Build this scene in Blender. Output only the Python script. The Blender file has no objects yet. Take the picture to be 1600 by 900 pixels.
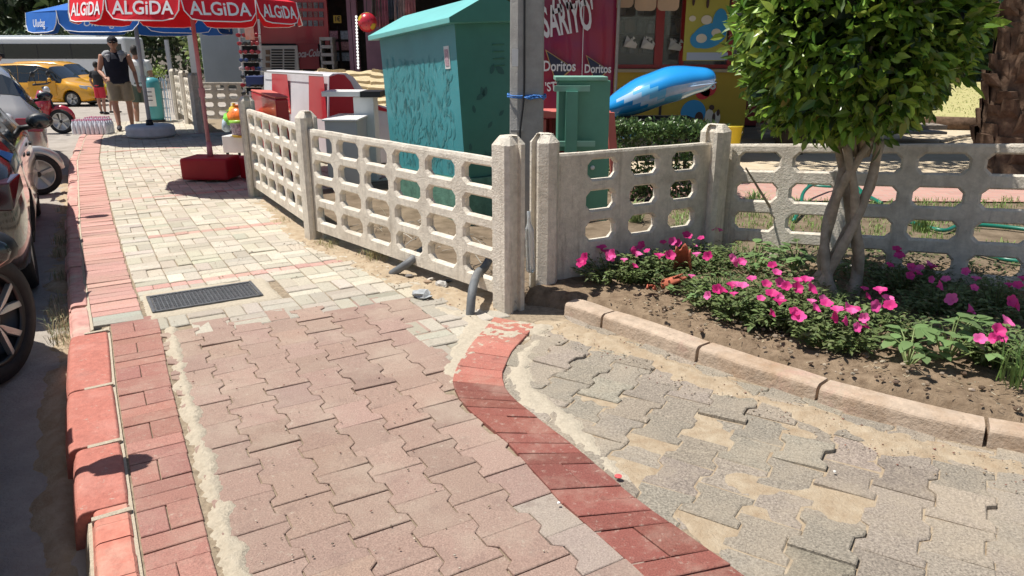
import bpy, bmesh, math, random
from mathutils import Vector, Matrix, noise
random.seed(7)
R = math.radians
scene = bpy.context.scene
# ---------------------------------------------------------------- camera, world, sun, exposure
CAMH, PITCH, FPX = 1.5, R(17.7), 1156.0
cam_data = bpy.data.cameras.new('camera')
cam_data.sensor_width = 36.0
cam_data.lens = 36.0 * FPX / 1600.0
cam_data.clip_start = 0.05
cam_data.clip_end = 600
cam = bpy.data.objects.new('camera', cam_data)
scene.collection.objects.link(cam)
cam.location = (0, 0, CAMH)
cam.rotation_euler = (R(90) - PITCH, 0, 0)
scene.camera = cam
SUN = Vector((-0.43, 0.02, 1.0)).normalized()
world = bpy.data.worlds.new('World')
scene.world = world
world.use_nodes = True
nt = world.node_tree
sky = nt.nodes.new('ShaderNodeTexSky')
sky.sky_type = 'NISHITA'
sky.sun_disc = False
sky.sun_elevation = math.asin(SUN.z)
sky.sun_rotation = math.atan2(SUN.x, SUN.y)
nt.links.new(sky.outputs[0], nt.nodes['Background'].inputs[0])
nt.nodes['Background'].inputs[1].default_value = 0.078
sl = bpy.data.lights.new('sun', 'SUN')
sl.energy = 5.0
sl.angle = R(0.55)
sl.color = (1.0, 0.955, 0.885)
so = bpy.data.objects.new('sun', sl)
scene.collection.objects.link(so)
so.rotation_euler = SUN.to_track_quat('Z', 'Y').to_euler()
so.location = (0, 0, 20)
scene.view_settings.view_transform = 'Standard'
scene.view_settings.look = 'None'
scene.view_settings.gamma = 1
scene.view_settings.use_curve_mapping = False
scene.view_settings.exposure = 0.31

# ---------------------------------------------------------------- helpers
COL = scene.collection
A = R(31)                                    # heading of the pavement, left of +Y
SA, CA = math.sin(A), math.cos(A)
def xy(s, t): return (-s * SA + t * CA, s * CA + t * SA)
def st(x, y): return (-x * SA + y * CA, x * CA + y * SA)
def ray(px, py):
    u = (px - 800) / FPX; v = -(py - 450) / FPX
    return Vector((u, math.cos(PITCH) + v * math.sin(PITCH), -math.sin(PITCH) + v * math.cos(PITCH)))
def gp(px, py, z=0.0):
    r = ray(px, py); k = (z - CAMH) / r.z
    return Vector((r.x * k, r.y * k, z))
def at(px, py, Y):
    r = ray(px, py); k = Y / r.y
    return Vector((r.x * k, Y, CAMH + r.z * k))
def rnd(a, b): return random.uniform(a, b)
def lerp(a, b, f): return a + (b - a) * f
def interp(x, tab):
    if x <= tab[0][0]: return tab[0][1]
    for (a, b), (c, d) in zip(tab, tab[1:]):
        if x <= c: return b + (d - b) * (x - a) / (c - a)
    return tab[-1][1]
def inside(p, poly):
    x, y = p; c = False; j = len(poly) - 1
    for i in range(len(poly)):
        xi, yi = poly[i]; xj, yj = poly[j]
        if (yi > y) != (yj > y) and x < (xj - xi) * (y - yi) / (yj - yi) + xi: c = not c
        j = i
    return c
def segd(p, a, b):
    dx, dy = b[0]-a[0], b[1]-a[1]; L = dx*dx + dy*dy
    k = 0 if L == 0 else max(0, min(1, ((p[0]-a[0])*dx + (p[1]-a[1])*dy) / L))
    return math.hypot(p[0]-a[0]-k*dx, p[1]-a[1]-k*dy)
def sdist(p, poly):                           # > 0 inside
    d = min(segd(p, poly[i-1], poly[i]) for i in range(len(poly)))
    return d if inside(p, poly) else -d

class MB:
    def __init__(s): s.v = []; s.f = []; s.c = []; s.mi = []; s.col = None; s.m = 0
    def add(s, vs, fs, col=None):
        n = len(s.v); s.v += [Vector(p) for p in vs]
        for f in fs:
            s.f.append(tuple(i + n for i in f)); s.c.append(col or s.col or (1, 1, 1)); s.mi.append(s.m)
        return s
    def box(s, c, d, rot=None, col=None):
        M_ = rot if rot is not None else Matrix.Identity(3)
        if isinstance(rot, (int, float)): M_ = Matrix.Rotation(rot, 3, 'Z')
        c = Vector(c); x, y, z = d[0]/2, d[1]/2, d[2]/2
        vs = [c + M_ @ Vector((i*x, j*y, k*z)) for k in (-1, 1) for j in (-1, 1) for i in (-1, 1)]
        return s.add(vs, [(0,2,3,1), (4,5,7,6), (0,1,5,4), (2,6,7,3), (0,4,6,2), (1,3,7,5)], col)
    def hexa(s, b, t, col=None):             # bottom 4, top 4 points (ccw from above)
        return s.add(list(b) + list(t), [(3,2,1,0), (4,5,6,7), (0,1,5,4), (1,2,6,5), (2,3,7,6), (3,0,4,7)], col)
    def quad(s, a, b, c, d, col=None): return s.add([a, b, c, d], [(0,1,2,3)], col)
    def cyl(s, p0, p1, r0, r1=None, n=12, caps=True, col=None):
        return s.tube([p0, p1], [r0, r0 if r1 is None else r1], n, caps, col)
    def tube(s, pts, rad, n=10, caps=True, col=None, flat=1.0, up=None):
        pts = [Vector(p) for p in pts]
        if not isinstance(rad, (list, tuple)): rad = [rad] * len(pts)
        vs = []; prev = None
        for i, p in enumerate(pts):
            d = (pts[min(i+1, len(pts)-1)] - pts[max(i-1, 0)])
            d = d.normalized() if d.length > 1e-9 else Vector((0, 0, 1))
            if prev is None:
                a = Vector(up) if up else (Vector((0, 0, 1)) if abs(d.z) < .9 else Vector((0, 1, 0)))
                x = d.cross(a).normalized()
            else: x = (prev - d * prev.dot(d)).normalized()
            prev = x; y = d.cross(x).normalized()
            for k in range(n):
                t = 2*math.pi*k/n
                vs.append(p + x*math.cos(t)*rad[i] + y*math.sin(t)*rad[i]*flat)
        fs = []
        for i in range(len(pts)-1):
            for k in range(n):
                a = i*n+k; b = i*n+(k+1) % n
                fs.append((a, b, b+n, a+n))
        if caps: fs += [tuple(range(n))[::-1], tuple(range((len(pts)-1)*n, len(pts)*n))]
        return s.add(vs, fs, col)
    def lathe(s, prof, c=(0,0,0), n=24, M_=None, col=None, a0=0, a1=2*math.pi):
        c = Vector(c); M_ = M_ or Matrix.Identity(3); vs = []; full = abs(a1-a0-2*math.pi) < 1e-6
        nn = n if full else n+1
        for r, z in prof:
            for k in range(nn):
                t = a0+(a1-a0)*k/n
                vs.append(c + M_ @ Vector((r*math.cos(t), r*math.sin(t), z)))
        fs = []
        for i in range(len(prof)-1):
            for k in range(n):
                a = i*nn+k; b = i*nn+(k+1) % nn
                fs.append((a, b, b+nn, a+nn))
        return s.add(vs, fs, col)
    def ell(s, c, r, n=12, m=8, M_=None, col=None):
        c = Vector(c); r = Vector(r) if not isinstance(r, (int, float)) else Vector((r, r, r))
        M_ = M_ or Matrix.Identity(3)
        vs = [c + M_ @ Vector((0, 0, -r.z))]
        for i in range(1, m):
            ph = -math.pi/2 + math.pi*i/m
            for k in range(n):
                t = 2*math.pi*k/n
                vs.append(c + M_ @ Vector((r.x*math.cos(ph)*math.cos(t), r.y*math.cos(ph)*math.sin(t), r.z*math.sin(ph))))
        vs.append(c + M_ @ Vector((0, 0, r.z)))
        fs = [(0, 1+(k+1) % n, 1+k) for k in range(n)]
        for i in range(m-2):
            for k in range(n):
                a = 1+i*n+k; b = 1+i*n+(k+1) % n
                fs.append((a, b, b+n, a+n))
        e = len(vs)-1; o = 1+(m-2)*n
        fs += [(o+k, o+(k+1) % n, e) for k in range(n)]
        return s.add(vs, fs, col)
    def prism(s, poly, z0, z1, M_=None, c=(0,0,0), col=None):   # poly in xy, extruded z0..z1, then M_ and c
        M_ = M_ or Matrix.Identity(3); c = Vector(c); n = len(poly)
        vs = [c + M_ @ Vector((p[0], p[1], z0)) for p in poly] + [c + M_ @ Vector((p[0], p[1], z1)) for p in poly]
        fs = [tuple(range(n))[::-1], tuple(range(n, 2*n))] + [(i, (i+1) % n, (i+1) % n+n, i+n) for i in range(n)]
        return s.add(vs, fs, col)
    def build(s, name, mat, parent=None, smooth=False, bevel=0, loc=None, rot=0, world=False, colors=False, sub=0, remesh=0, segs=2, auto=None):
        me = bpy.data.meshes.new(name)
        vs = s.v
        if world and parent is not None:
            inv = (Matrix.Translation(parent.location) @ parent.rotation_euler.to_matrix().to_4x4()).inverted()
            vs = [inv @ v for v in vs]
        me.from_pydata([tuple(v) for v in vs], [], s.f)
        for m in (mat if isinstance(mat, (list, tuple)) else [mat]): me.materials.append(m)
        if isinstance(mat, (list, tuple)): me.polygons.foreach_set('material_index', s.mi)
        if colors:
            ca = me.color_attributes.new('Col', 'FLOAT_COLOR', 'CORNER')
            buf = []
            for p in me.polygons:
                c = s.c[p.index]; buf += [c[0], c[1], c[2], 1.0] * p.loop_total
            ca.data.foreach_set('color', buf)
        if smooth: me.polygons.foreach_set('use_smooth', [True]*len(me.polygons))
        me.validate(); me.update()
        o = bpy.data.objects.new(name, me); COL.objects.link(o)
        if parent is not None: o.parent = parent
        if loc is not None: o.location = loc
        o.rotation_euler.z = rot
        if remesh:
            md = o.modifiers.new('r', 'REMESH'); md.mode = 'VOXEL'; md.voxel_size = remesh; md.use_smooth_shade = True
            md = o.modifiers.new('s', 'SMOOTH'); md.factor = .5; md.iterations = 3
        if bevel:
            md = o.modifiers.new('b', 'BEVEL'); md.width = bevel; md.segments = segs; md.limit_method = 'ANGLE'; md.angle_limit = R(35)
            md.harden_normals = False
        if sub:
            md = o.modifiers.new('u', 'SUBSURF'); md.levels = sub; md.render_levels = sub
        return o
def thing(name, label, cat, loc=(0, 0, 0), rotz=0, group=None):
    o = bpy.data.objects.new(name, None); COL.objects.link(o)
    o.empty_display_size = .1
    o.location = loc; o.rotation_euler = (0, 0, rotz); return tag(o, label, cat, group)
def tag(o, label, cat, group=None, kind=None):
    o['label'] = label; o['category'] = cat
    if group: o['group'] = group
    if kind: o['kind'] = kind
    return o
def structure(o): o['kind'] = 'structure'; return o
def dup(o, loc=None, rotz=None, label=None, parent=None):
    c = o.copy(); COL.objects.link(c)
    if loc is not None: c.location = loc
    if rotz is not None: c.rotation_euler.z = rotz
    if label: c['label'] = label
    if parent is not None: c.parent = parent
    for ch in list(o.children): dup(ch, parent=c)
    return c
def bake(o):                                   # apply modifiers into the mesh
    dg = bpy.context.evaluated_depsgraph_get(); dg.update()
    me = bpy.data.meshes.new_from_object(o.evaluated_get(dg)); o.modifiers.clear(); o.data = me; return o
def cut(o, cutter):
    md = o.modifiers.new('c', 'BOOLEAN'); md.operation = 'DIFFERENCE'; md.object = cutter; md.solver = 'EXACT'
    bake(o); bpy.data.objects.remove(cutter); return o
def text_mb(body, size, M4, extrude=0.002, offset=0.0, shear=0, sx=1.0, mb=None, col=None, center=True):
    cu = bpy.data.curves.new('t', 'FONT'); cu.body = body; cu.size = size; cu.extrude = extrude; cu.offset = offset
    cu.shear = shear; cu.resolution_u = 3
    cu.align_x = 'CENTER' if center else 'LEFT'; cu.align_y = 'CENTER'
    o = bpy.data.objects.new('t', cu); COL.objects.link(o)
    dg = bpy.context.evaluated_depsgraph_get(); dg.update()
    me = bpy.data.meshes.new_from_object(o.evaluated_get(dg))
    mb = mb or MB()
    S_ = Matrix.Diagonal((sx, 1, 1, 1))
    mb.add([M4 @ (S_ @ v.co) for v in me.vertices], [tuple(p.vertices) for p in me.polygons], col)
    bpy.data.objects.remove(o); bpy.data.meshes.remove(me); bpy.data.curves.remove(cu)
    return mb
def face_frame(o, right, up):                 # matrix: x along right, y along up, z outwards
    x = Vector(right).normalized(); y = Vector(up).normalized(); y = (y - x*x.dot(y)).normalized(); z = x.cross(y)
    M_ = Matrix((x, y, z)).transposed().to_4x4(); M_.translation = Vector(o); return M_

# ---------------------------------------------------------------- materials
def mat(name, col, rough=.7, spec=.5, metal=0, nscale=0, namp=.25, bump=0, bscale=60, col2=None, trans=0, attr=False, sheen=0, emit=0, coat=0, detail=6, stain=None, sscale=1.2, samt=.5, alpha=1, subs=0, coords='Object', pits=0, streak=None, grime=None):
    m = bpy.data.materials.new(name); m.use_nodes = True
    N = m.node_tree.nodes; L = m.node_tree.links; b = N['Principled BSDF']
    c4 = (col[0], col[1], col[2], 1)
    b.inputs['Base Color'].default_value = c4
    b.inputs['Roughness'].default_value = rough; b.inputs['Metallic'].default_value = metal
    b.inputs['Specular IOR Level'].default_value = spec
    b.inputs['Transmission Weight'].default_value = trans
    b.inputs['Coat Weight'].default_value = coat
    b.inputs['Alpha'].default_value = alpha
    if coat: b.inputs['Coat Roughness'].default_value = .05
    tc = N.new('ShaderNodeTexCoord'); src = tc.outputs[coords]
    if coords == 'World': pass
    last = None
    if attr:
        at_ = N.new('ShaderNodeAttribute'); at_.attribute_name = 'Col'; last = at_.outputs['Color']
    if nscale:
        n = N.new('ShaderNodeTexNoise'); n.inputs['Scale'].default_value = nscale; n.inputs['Detail'].default_value = detail
        n.inputs['Roughness'].default_value = .65
        L.new(src, n.inputs['Vector'])
        rp = N.new('ShaderNodeValToRGB'); rp.color_ramp.elements[0].position = .3; rp.color_ramp.elements[1].position = .7
        if col2 is not None:
            rp.color_ramp.elements[0].color = c4; rp.color_ramp.elements[1].color = (*col2, 1)
            L.new(n.outputs['Fac'], rp.inputs['Fac']); last = rp.outputs['Color']
        else:
            lo, hi = 1-namp, 1+namp
            rp.color_ramp.elements[0].color = (lo, lo, lo, 1); rp.color_ramp.elements[1].color = (hi, hi, hi, 1)
            L.new(n.outputs['Fac'], rp.inputs['Fac'])
            mx = N.new('ShaderNodeMix'); mx.data_type = 'RGBA'; mx.blend_type = 'MULTIPLY'; mx.inputs[0].default_value = 1
            if last is not None: L.new(last, mx.inputs[6])
            else: mx.inputs[6].default_value = c4
            L.new(rp.outputs['Color'], mx.inputs[7]); last = mx.outputs[2]
    if stain is not None:
        n = N.new('ShaderNodeTexNoise'); n.inputs['Scale'].default_value = sscale; n.inputs['Detail'].default_value = 8; n.inputs['Roughness'].default_value = .7
        L.new(src, n.inputs['Vector'])
        mr = N.new('ShaderNodeMapRange'); mr.inputs[1].default_value = .48; mr.inputs[2].default_value = .68; mr.inputs[4].default_value = samt
        L.new(n.outputs['Fac'], mr.inputs[0])
        mx = N.new('ShaderNodeMix'); mx.data_type = 'RGBA'
        L.new(mr.outputs[0], mx.inputs[0])
        if last is not None: L.new(last, mx.inputs[6])
        else: mx.inputs[6].default_value = c4
        mx.inputs[7].default_value = (*stain, 1); last = mx.outputs[2]
    for (colr, sc3, lo_, hi_, amt) in ([streak] if streak else []) + ([grime] if grime else []):
        mp_ = N.new('ShaderNodeMapping'); mp_.inputs['Scale'].default_value = sc3; L.new(src, mp_.inputs['Vector'])
        n = N.new('ShaderNodeTexNoise'); n.inputs['Scale'].default_value = 1; n.inputs['Detail'].default_value = 6; n.inputs['Roughness'].default_value = .75
        L.new(mp_.outputs[0], n.inputs['Vector'])
        mr = N.new('ShaderNodeMapRange'); mr.inputs[1].default_value = lo_; mr.inputs[2].default_value = hi_; mr.inputs[4].default_value = amt
        L.new(n.outputs['Fac'], mr.inputs[0])
        mx = N.new('ShaderNodeMix'); mx.data_type = 'RGBA'; L.new(mr.outputs[0], mx.inputs[0])
        if last is not None: L.new(last, mx.inputs[6])
        else: mx.inputs[6].default_value = c4
        mx.inputs[7].default_value = (*colr, 1); last = mx.outputs[2]
    if last is not None: L.new(last, b.inputs['Base Color'])
    if bump:
        n = N.new('ShaderNodeTexNoise'); n.inputs['Scale'].default_value = bscale; n.inputs['Detail'].default_value = 5; n.inputs['Roughness'].default_value = .7
        L.new(src, n.inputs['Vector'])
        bp = N.new('ShaderNodeBump'); bp.inputs['Strength'].default_value = bump; bp.inputs['Distance'].default_value = .01
        hsrc = n.outputs['Fac']
        if pits:
            vo = N.new('ShaderNodeTexVoronoi'); vo.inputs['Scale'].default_value = pits; L.new(src, vo.inputs['Vector'])
            pr_ = N.new('ShaderNodeMapRange'); pr_.inputs[1].default_value = 0; pr_.inputs[2].default_value = .22; L.new(vo.outputs['Distance'], pr_.inputs[0])
            mm = N.new('ShaderNodeMath'); mm.operation = 'MULTIPLY'; L.new(n.outputs['Fac'], mm.inputs[0]); L.new(pr_.outputs[0], mm.inputs[1]); hsrc = mm.outputs[0]
        L.new(hsrc, bp.inputs['Height']); L.new(bp.outputs[0], b.inputs['Normal'])
    if emit:
        b.inputs['Emission Color'].default_value = c4; b.inputs['Emission Strength'].default_value = emit
    return m
def leaf_mat(name, col, col2=None, rough=.35, tr=.35, scale=3):
    m = bpy.data.materials.new(name); m.use_nodes = True; N = m.node_tree.nodes; L = m.node_tree.links
    b = N['Principled BSDF']; b.inputs['Roughness'].default_value = rough; b.inputs['Specular IOR Level'].default_value = .45
    a = N.new('ShaderNodeAttribute'); a.attribute_name = 'Col'
    L.new(a.outputs['Color'], b.inputs['Base Color'])
    t = N.new('ShaderNodeBsdfTranslucent'); mx = N.new('ShaderNodeMixShader'); mx.inputs[0].default_value = tr
    g_ = N.new('ShaderNodeGamma'); g_.inputs[1].default_value = .8; L.new(a.outputs['Color'], g_.inputs[0]); L.new(g_.outputs[0], t.inputs['Color'])
    L.new(b.outputs[0], mx.inputs[1]); L.new(t.outputs[0], mx.inputs[2]); L.new(mx.outputs[0], N['Material Output'].inputs['Surface'])
    return m
M_paver = mat('paver', (.4,.3,.25), .9, .2, attr=True, nscale=170, namp=.30, bump=.7, bscale=150, stain=(.46,.38,.30), sscale=2.3, samt=.5, streak=((.20,.14,.12), (7, 7, 7), .55, .72, .5), grime=((.52,.46,.37), (38, 38, 38), .58, .70, .55))
M_cream = mat('cream_paver', (.4,.3,.25), .9, .2, attr=True, nscale=90, namp=.18, bump=.6, bscale=110, stain=(.40,.34,.26), sscale=2.0, samt=.4, grime=((.27,.24,.19), (26, 26, 26), .56, .70, .6))
M_grey = mat('grey_paver', (.4,.3,.25), .9, .2, attr=True, nscale=120, namp=.5, bump=1, bscale=110, stain=(.47,.39,.29), sscale=2.1, samt=.6, streak=((.12,.115,.11), (13, 13, 13), .66, .72, .8), grime=((.50,.43,.33), (30, 30, 30), .55, .68, .55))
M_border = mat('border_brick', (.4,.3,.25), .85, .25, attr=True, nscale=190, namp=.3, bump=.6, bscale=150, stain=(.46,.33,.26), sscale=5, samt=.4, grime=((.50,.42,.34), (34, 34, 34), .57, .70, .6), streak=((.13,.06,.05), (9, 9, 9), .58, .72, .45))
M_joint = mat('joint_sand', (.30,.24,.17), .95, .1, nscale=40, namp=.35, bump=.8, bscale=90)
M_sand = mat('sand', (.60,.53,.415), .95, .1, nscale=60, col2=(.47,.405,.31), bump=1, bscale=120, grime=((.30,.25,.18), (90, 90, 90), .60, .70, .6))
M_dirt = mat('dirt', (.37,.275,.18), .95, .1, nscale=14, col2=(.52,.43,.31), bump=1, bscale=90, grime=((.27,.20,.13), (70, 70, 70), .58, .70, .6), streak=((.30,.20,.12), (5, 5, 5), .55, .75, .6))
M_soil = mat('soil', (.15,.105,.068), .95, .1, nscale=16, col2=(.31,.23,.155), bump=1, bscale=70)
M_road = mat('road', (.33,.29,.25), .9, .2, nscale=9, col2=(.43,.39,.34), bump=.8, bscale=60, stain=(.18,.16,.14), sscale=1.3, samt=.6)
M_plaza = mat('plaza_ground', (.46,.42,.36), .9, .2, nscale=3, col2=(.54,.50,.44), bump=.3, bscale=30)
M_conc = mat('cast_concrete', (.69,.63,.53), .9, .2, nscale=22, namp=.16, bump=.8, bscale=70, stain=(.38,.32,.25), sscale=3.0, samt=.5, pits=55, streak=((.26,.215,.165), (16, 16, 1.3), .54, .72, .6), grime=((.16,.14,.12), (45, 45, 45), .63, .72, .55))
M_conc2 = mat('pole_concrete', (.34,.33,.31), .85, .2, nscale=14, namp=.12, bump=.4, bscale=60, stain=(.24,.23,.21), sscale=3, samt=.5, pits=40)
M_kerbred = mat('kerb_paint', (.46,.17,.13), .8, .3, nscale=40, namp=.16, bump=.8, bscale=60, stain=(.56,.27,.22), sscale=4, samt=.7, streak=((.23,.13,.11), (6, 6, 6), .58, .74, .6), grime=((.52,.46,.38), (24, 24, 24), .61, .68, .8))
M_kerbpink = mat('kerb_faded_paint', (.54,.29,.25), .85, .2, nscale=14, namp=.2, bump=.8, bscale=40, stain=(.56,.50,.40), sscale=4, samt=.7, grime=((.30,.25,.20), (22, 22, 22), .58, .70, .6))
M_kerbbrick = mat('kerb_brick', (.52,.20,.15), .85, .2, nscale=25, namp=.2, bump=.6, bscale=50, stain=(.56,.42,.33), sscale=5, samt=.5)
M_bedkerb = mat('bed_kerb', (.47,.37,.28), .9, .2, nscale=12, namp=.2, bump=.9, bscale=45, stain=(.36,.24,.15), sscale=2.2, samt=.85, grime=((.24,.19,.14), (28, 28, 28), .56, .7, .6), streak=((.50,.29,.24), (2.5, 2.5, 2.5), .55, .66, .5))
M_iron = mat('cast_iron', (.14,.145,.15), .55, .5, .6, nscale=40, namp=.3, bump=.2)
# ---------------------------------------------------------------- the ground
def nz(x, y, z=0, sc=1.0): return noise.noise((x*sc, y*sc, z))
def fbm(x, y, sc, o=4, z=0): return noise.fractal((x*sc, y*sc, z), 1.0, 2.0, o)
OFF = [(0, -.02), (2.2, 0), (3.7, .03), (4.5, .06), (5.8, .065), (7.7, .10), (9.5, .15), (12.5, .23), (15.8, .45), (20, .9), (24, 1.6)]
def sw(s, t): return xy(s, t + interp(s, OFF))         # pavement coordinates follow the bent kerb
def groundz(x, y):
    f = max(0, min(1, (y-16)/16)); g_ = max(0, min(1, (-3.5-x)/2)); return -.13 - .67*f*g_
xs_ = [-160, -80, -50, -40, -30, -25, -20, -15, -12, -10, -8, -5.5, -4.5, -3.5, 0, 10, 40, 160]; ys_ = [-60, 0, 8, 14, 16, 17, 19, 21, 24, 28, 30, 32, 34, 40, 50, 80, 260]
b = MB(); b.add([(x, y, groundz(x, y)) for y in ys_ for x in xs_], [(j*18+i, j*18+i+1, (j+1)*18+i+1, (j+1)*18+i) for j in range(16) for i in range(17)])
structure(b.build('road', M_road, smooth=True))
# base slab under all paving, follows the kerb
b = MB(); L_ = []; s = -.4
while s < 19: L_.append(sw(s, -.03)); s += .4
out = L_ + [xy(19, 3.5), (-4.6, 18), (-3.2, 24), (40, 24), (40, -3), (1.0, -3)]
from mathutils.geometry import tessellate_polygon
def sheet(mb, pts, z):
    tris = tessellate_polygon([[Vector((p[0], p[1], 0)) for p in pts]])
    mb.add([(p[0], p[1], z) for p in pts], [tuple(reversed(t)) if True else t for t in tris])
def make_sheet(name, pts, z, m, kind='structure'):
    mb = MB(); sheet(mb, pts, z)
    # orient upwards
    fs = []
    for f in mb.f:
        a, b_, c = [mb.v[i] for i in f]
        fs.append(f if (b_-a).cross(c-a).z > 0 else f[::-1])
    mb.f = fs; o = mb.build(name, m); o['kind'] = kind; return o
make_sheet('pavement_bed', out, -.009, M_joint)

def inset(poly, d):
    n = len(poly); res = []
    for i in range(n):
        p0, p1, p2 = Vector(poly[i-1]), Vector(poly[i]), Vector(poly[(i+1) % n])
        e1 = (p1-p0).normalized(); e2 = (p2-p1).normalized()
        n1 = Vector((-e1.y, e1.x)); n2 = Vector((-e2.y, e2.x))
        k = n1 + n2; k = k / max(.3, k.dot(n1)) if k.length > 1e-6 else n1
        res.append(p1 + k*d)
    return res
def paver(mb, poly, z, col, bev=.003, tilt=.006, hj=.0018, depth=.03, jit=.0012):
    c = sum((Vector(p) for p in poly), Vector((0, 0)))/len(poly)
    tx, ty = random.gauss(0, tilt), random.gauss(0, tilt); dz = random.gauss(0, hj)
    P = [Vector(p) + Vector((rnd(-jit, jit), rnd(-jit, jit))) for p in poly]
    I = inset(P, bev)
    def Z(p, k): return z + dz + (p.x-c.x)*tx + (p.y-c.y)*ty - k
    n = len(P)
    vs = [(p.x, p.y, Z(p, 0)) for p in I] + [(p.x, p.y, Z(p, bev*.8)) for p in P] + [(p.x, p.y, Z(p, depth)) for p in P]
    fs = [tuple(range(n))]
    for i in range(n):
        j = (i+1) % n
        fs += [(i, i+n, j+n, j), (i+n, i+2*n, j+2*n, j+n)]
    mb.add(vs, fs, col)
def jcol(c, a=.1, h=.03):
    h *= .45
    k = 1 + random.gauss(0, a); return tuple(max(.01, x*k + random.gauss(0, h)*x) for x in c)
def ccw(poly):
    a = sum(poly[i-1][0]*poly[i][1]-poly[i][0]*poly[i-1][1] for i in range(len(poly)))
    return poly if a > 0 else poly[::-1]
def P2(px, py): p = gp(px, py); return (p.x, p.y)
curveL = [P2(*p) for p in [(772,496),(735,540),(712,575),(706,600),(716,622),(735,645),(790,690),(880,790),(1000,895)]]
curveR = [P2(*p) for p in [(838,508),(800,550),(786,580),(786,600),(800,622),(830,645),(900,700),(1000,785),(1150,890)]]
eL = Vector(curveL[-1]) - Vector(curveL[-3]); eR = Vector(curveR[-1]) - Vector(curveR[-3])
curveL.append(tuple(Vector(curveL[-1]) + eL*1.3)); curveR.append(tuple(Vector(curveR[-1]) + eR*1.2))
bedline = [(.30, 4.16), (.36, 4.11), (.52, 3.93), (.72, 3.70), (1.08, 3.28), (1.41, 2.95), (1.71, 2.71), (2.02, 2.54), (2.6, 2.30), (3.6, 1.95), (6.0, 1.2)]
# red zigzag pavers
def bone(L=.21, W=.207, w=.149, c=.024, g=.0032):
    e = (L-2*c)/4; h = L/2-g/2; W -= g; w -= g
    pts = [(-h, -W/2), (-h, W/2), (-h+e, W/2), (-h+e+c, w/2), (h-e-c, w/2), (h-e, W/2), (h, W/2), (h, -W/2), (h-e, -W/2), (h-e-c, -w/2), (-h+e+c, -w/2), (-h+e, -W/2)]
    return pts
zig_poly = [xy(4.33, .36), xy(4.33, .42), xy(4.30, .85), xy(4.24, 1.43), xy(4.17, 1.70), xy(3.9, 1.68), xy(3.4, 1.55)] + curveL[3:] + [xy(0.2, 1.0), xy(.2, .2), xy(2.0, .24)]
mb = MB(); bp = bone()
for k in range(-3, 9):
    for i in range(-2, 24):
        sc_ = 2.215 + .105 + .21*i + (.105 if k % 2 else 0) - 2.1
        tc_ = .71 + .18*k
        c0 = xy(sc_, tc_)
        if sdist(c0, zig_poly) < -.045: continue
        if sc_ > 4.33: continue
        near = -sdist(c0, [xy(5, -3), xy(-3, -3), xy(-3, 1.12), xy(2.5, 1.12), xy(5, 3)])
        base = (.35, .245, .198)
        if near > 0.05 and random.random() < .6 and sc_ < 2.5: base = (.36, .29, .25)
        poly = ccw([sw(sc_+a, tc_+b_) for a, b_ in bp])
        paver(mb, poly, 0, jcol(base, .055, .03), tilt=.010, hj=.002)
structure(mb.build('pavement_red_interlocking', M_paver, colors=True))
# grey zigzag pavers right of the brick border
mb = MB(); th = R(-32); ex = Vector((math.cos(th), math.sin(th))); ey = Vector((-ex.y, ex.x))
grey_poly = curveR[2:] + [(6, -1.5), (7, 1.0)] + bedline[::-1]
for k in range(-6, 40):
    for i in range(-16, 22):
        ca_, cb_ = .18*k, .21*i + (.105 if k % 2 else 0)
        c0 = Vector((-.2, 2.8)) + ex*ca_ + ey*cb_
        sd_ = sdist(tuple(c0), grey_poly)
        if sd_ < -.045: continue
        wob = .04*fbm(c0.x, c0.y, .9)
        rr = Matrix.Rotation(wob, 2)
        poly = ccw([tuple(c0 + rr @ (ey*a + ex*b_)) for a, b_ in bp])
        lift = .012 if random.random() < .06 and sd_ > .2 else (-.003 if sd_ < .1 else 0)
        paver(mb, poly, lift, jcol((.33,.285,.23), .07, .03), tilt=.016 if not lift else .03, hj=.003, bev=.005, jit=.003)
structure(mb.build('driveway_grey_interlocking', M_grey, colors=True))
# curved red brick border
mb = MB()
def resample(c, n):
    L = [0]
    for a, b_ in zip(c, c[1:]): L.append(L[-1] + math.hypot(b_[0]-a[0], b_[1]-a[1]))
    res = []
    for i in range(n+1):
        d = L[-1]*i/n
        for j in range(len(c)-1):
            if d <= L[j+1]+1e-9:
                f = (d-L[j])/(L[j+1]-L[j]); res.append(Vector(c[j]).lerp(Vector(c[j+1]), f)); break
    return res, L[-1]
nB = 39
cl, LL = resample(curveL, nB); cr, _ = resample(curveR, nB)
i = 0
while i < nB:
    a, b_, c, d = cl[i], cl[i+1], cr[i+1], cr[i]
    g = .0035
    if i > 11 and (i-12) % 5 == 2 and i+2 <= nB:     # a pair laid lengthwise
        b_, c = cl[i+2], cr[i+2]
        m1, m2 = (a+d)/2, (b_+c)/2
        for q in ([a, b_, m2, m1], [m1, m2, c, d]):
            paver(mb, [tuple(v) for v in inset(ccw([tuple(x) for x in q]), g/2)], .007, jcol((.25,.09,.07), .1, .04), tilt=.006)
        i += 2; continue
    base = (.25,.09,.07) if i > 9 else (.42,.165,.125)
    paver(mb, [tuple(v) for v in inset(ccw([tuple(x) for x in (a, b_, c, d)]), g/2)], .007, jcol(base, .1, .04), tilt=.008)
    i += 1
structure(mb.build('pavement_brick_border', M_border, colors=True))
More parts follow.
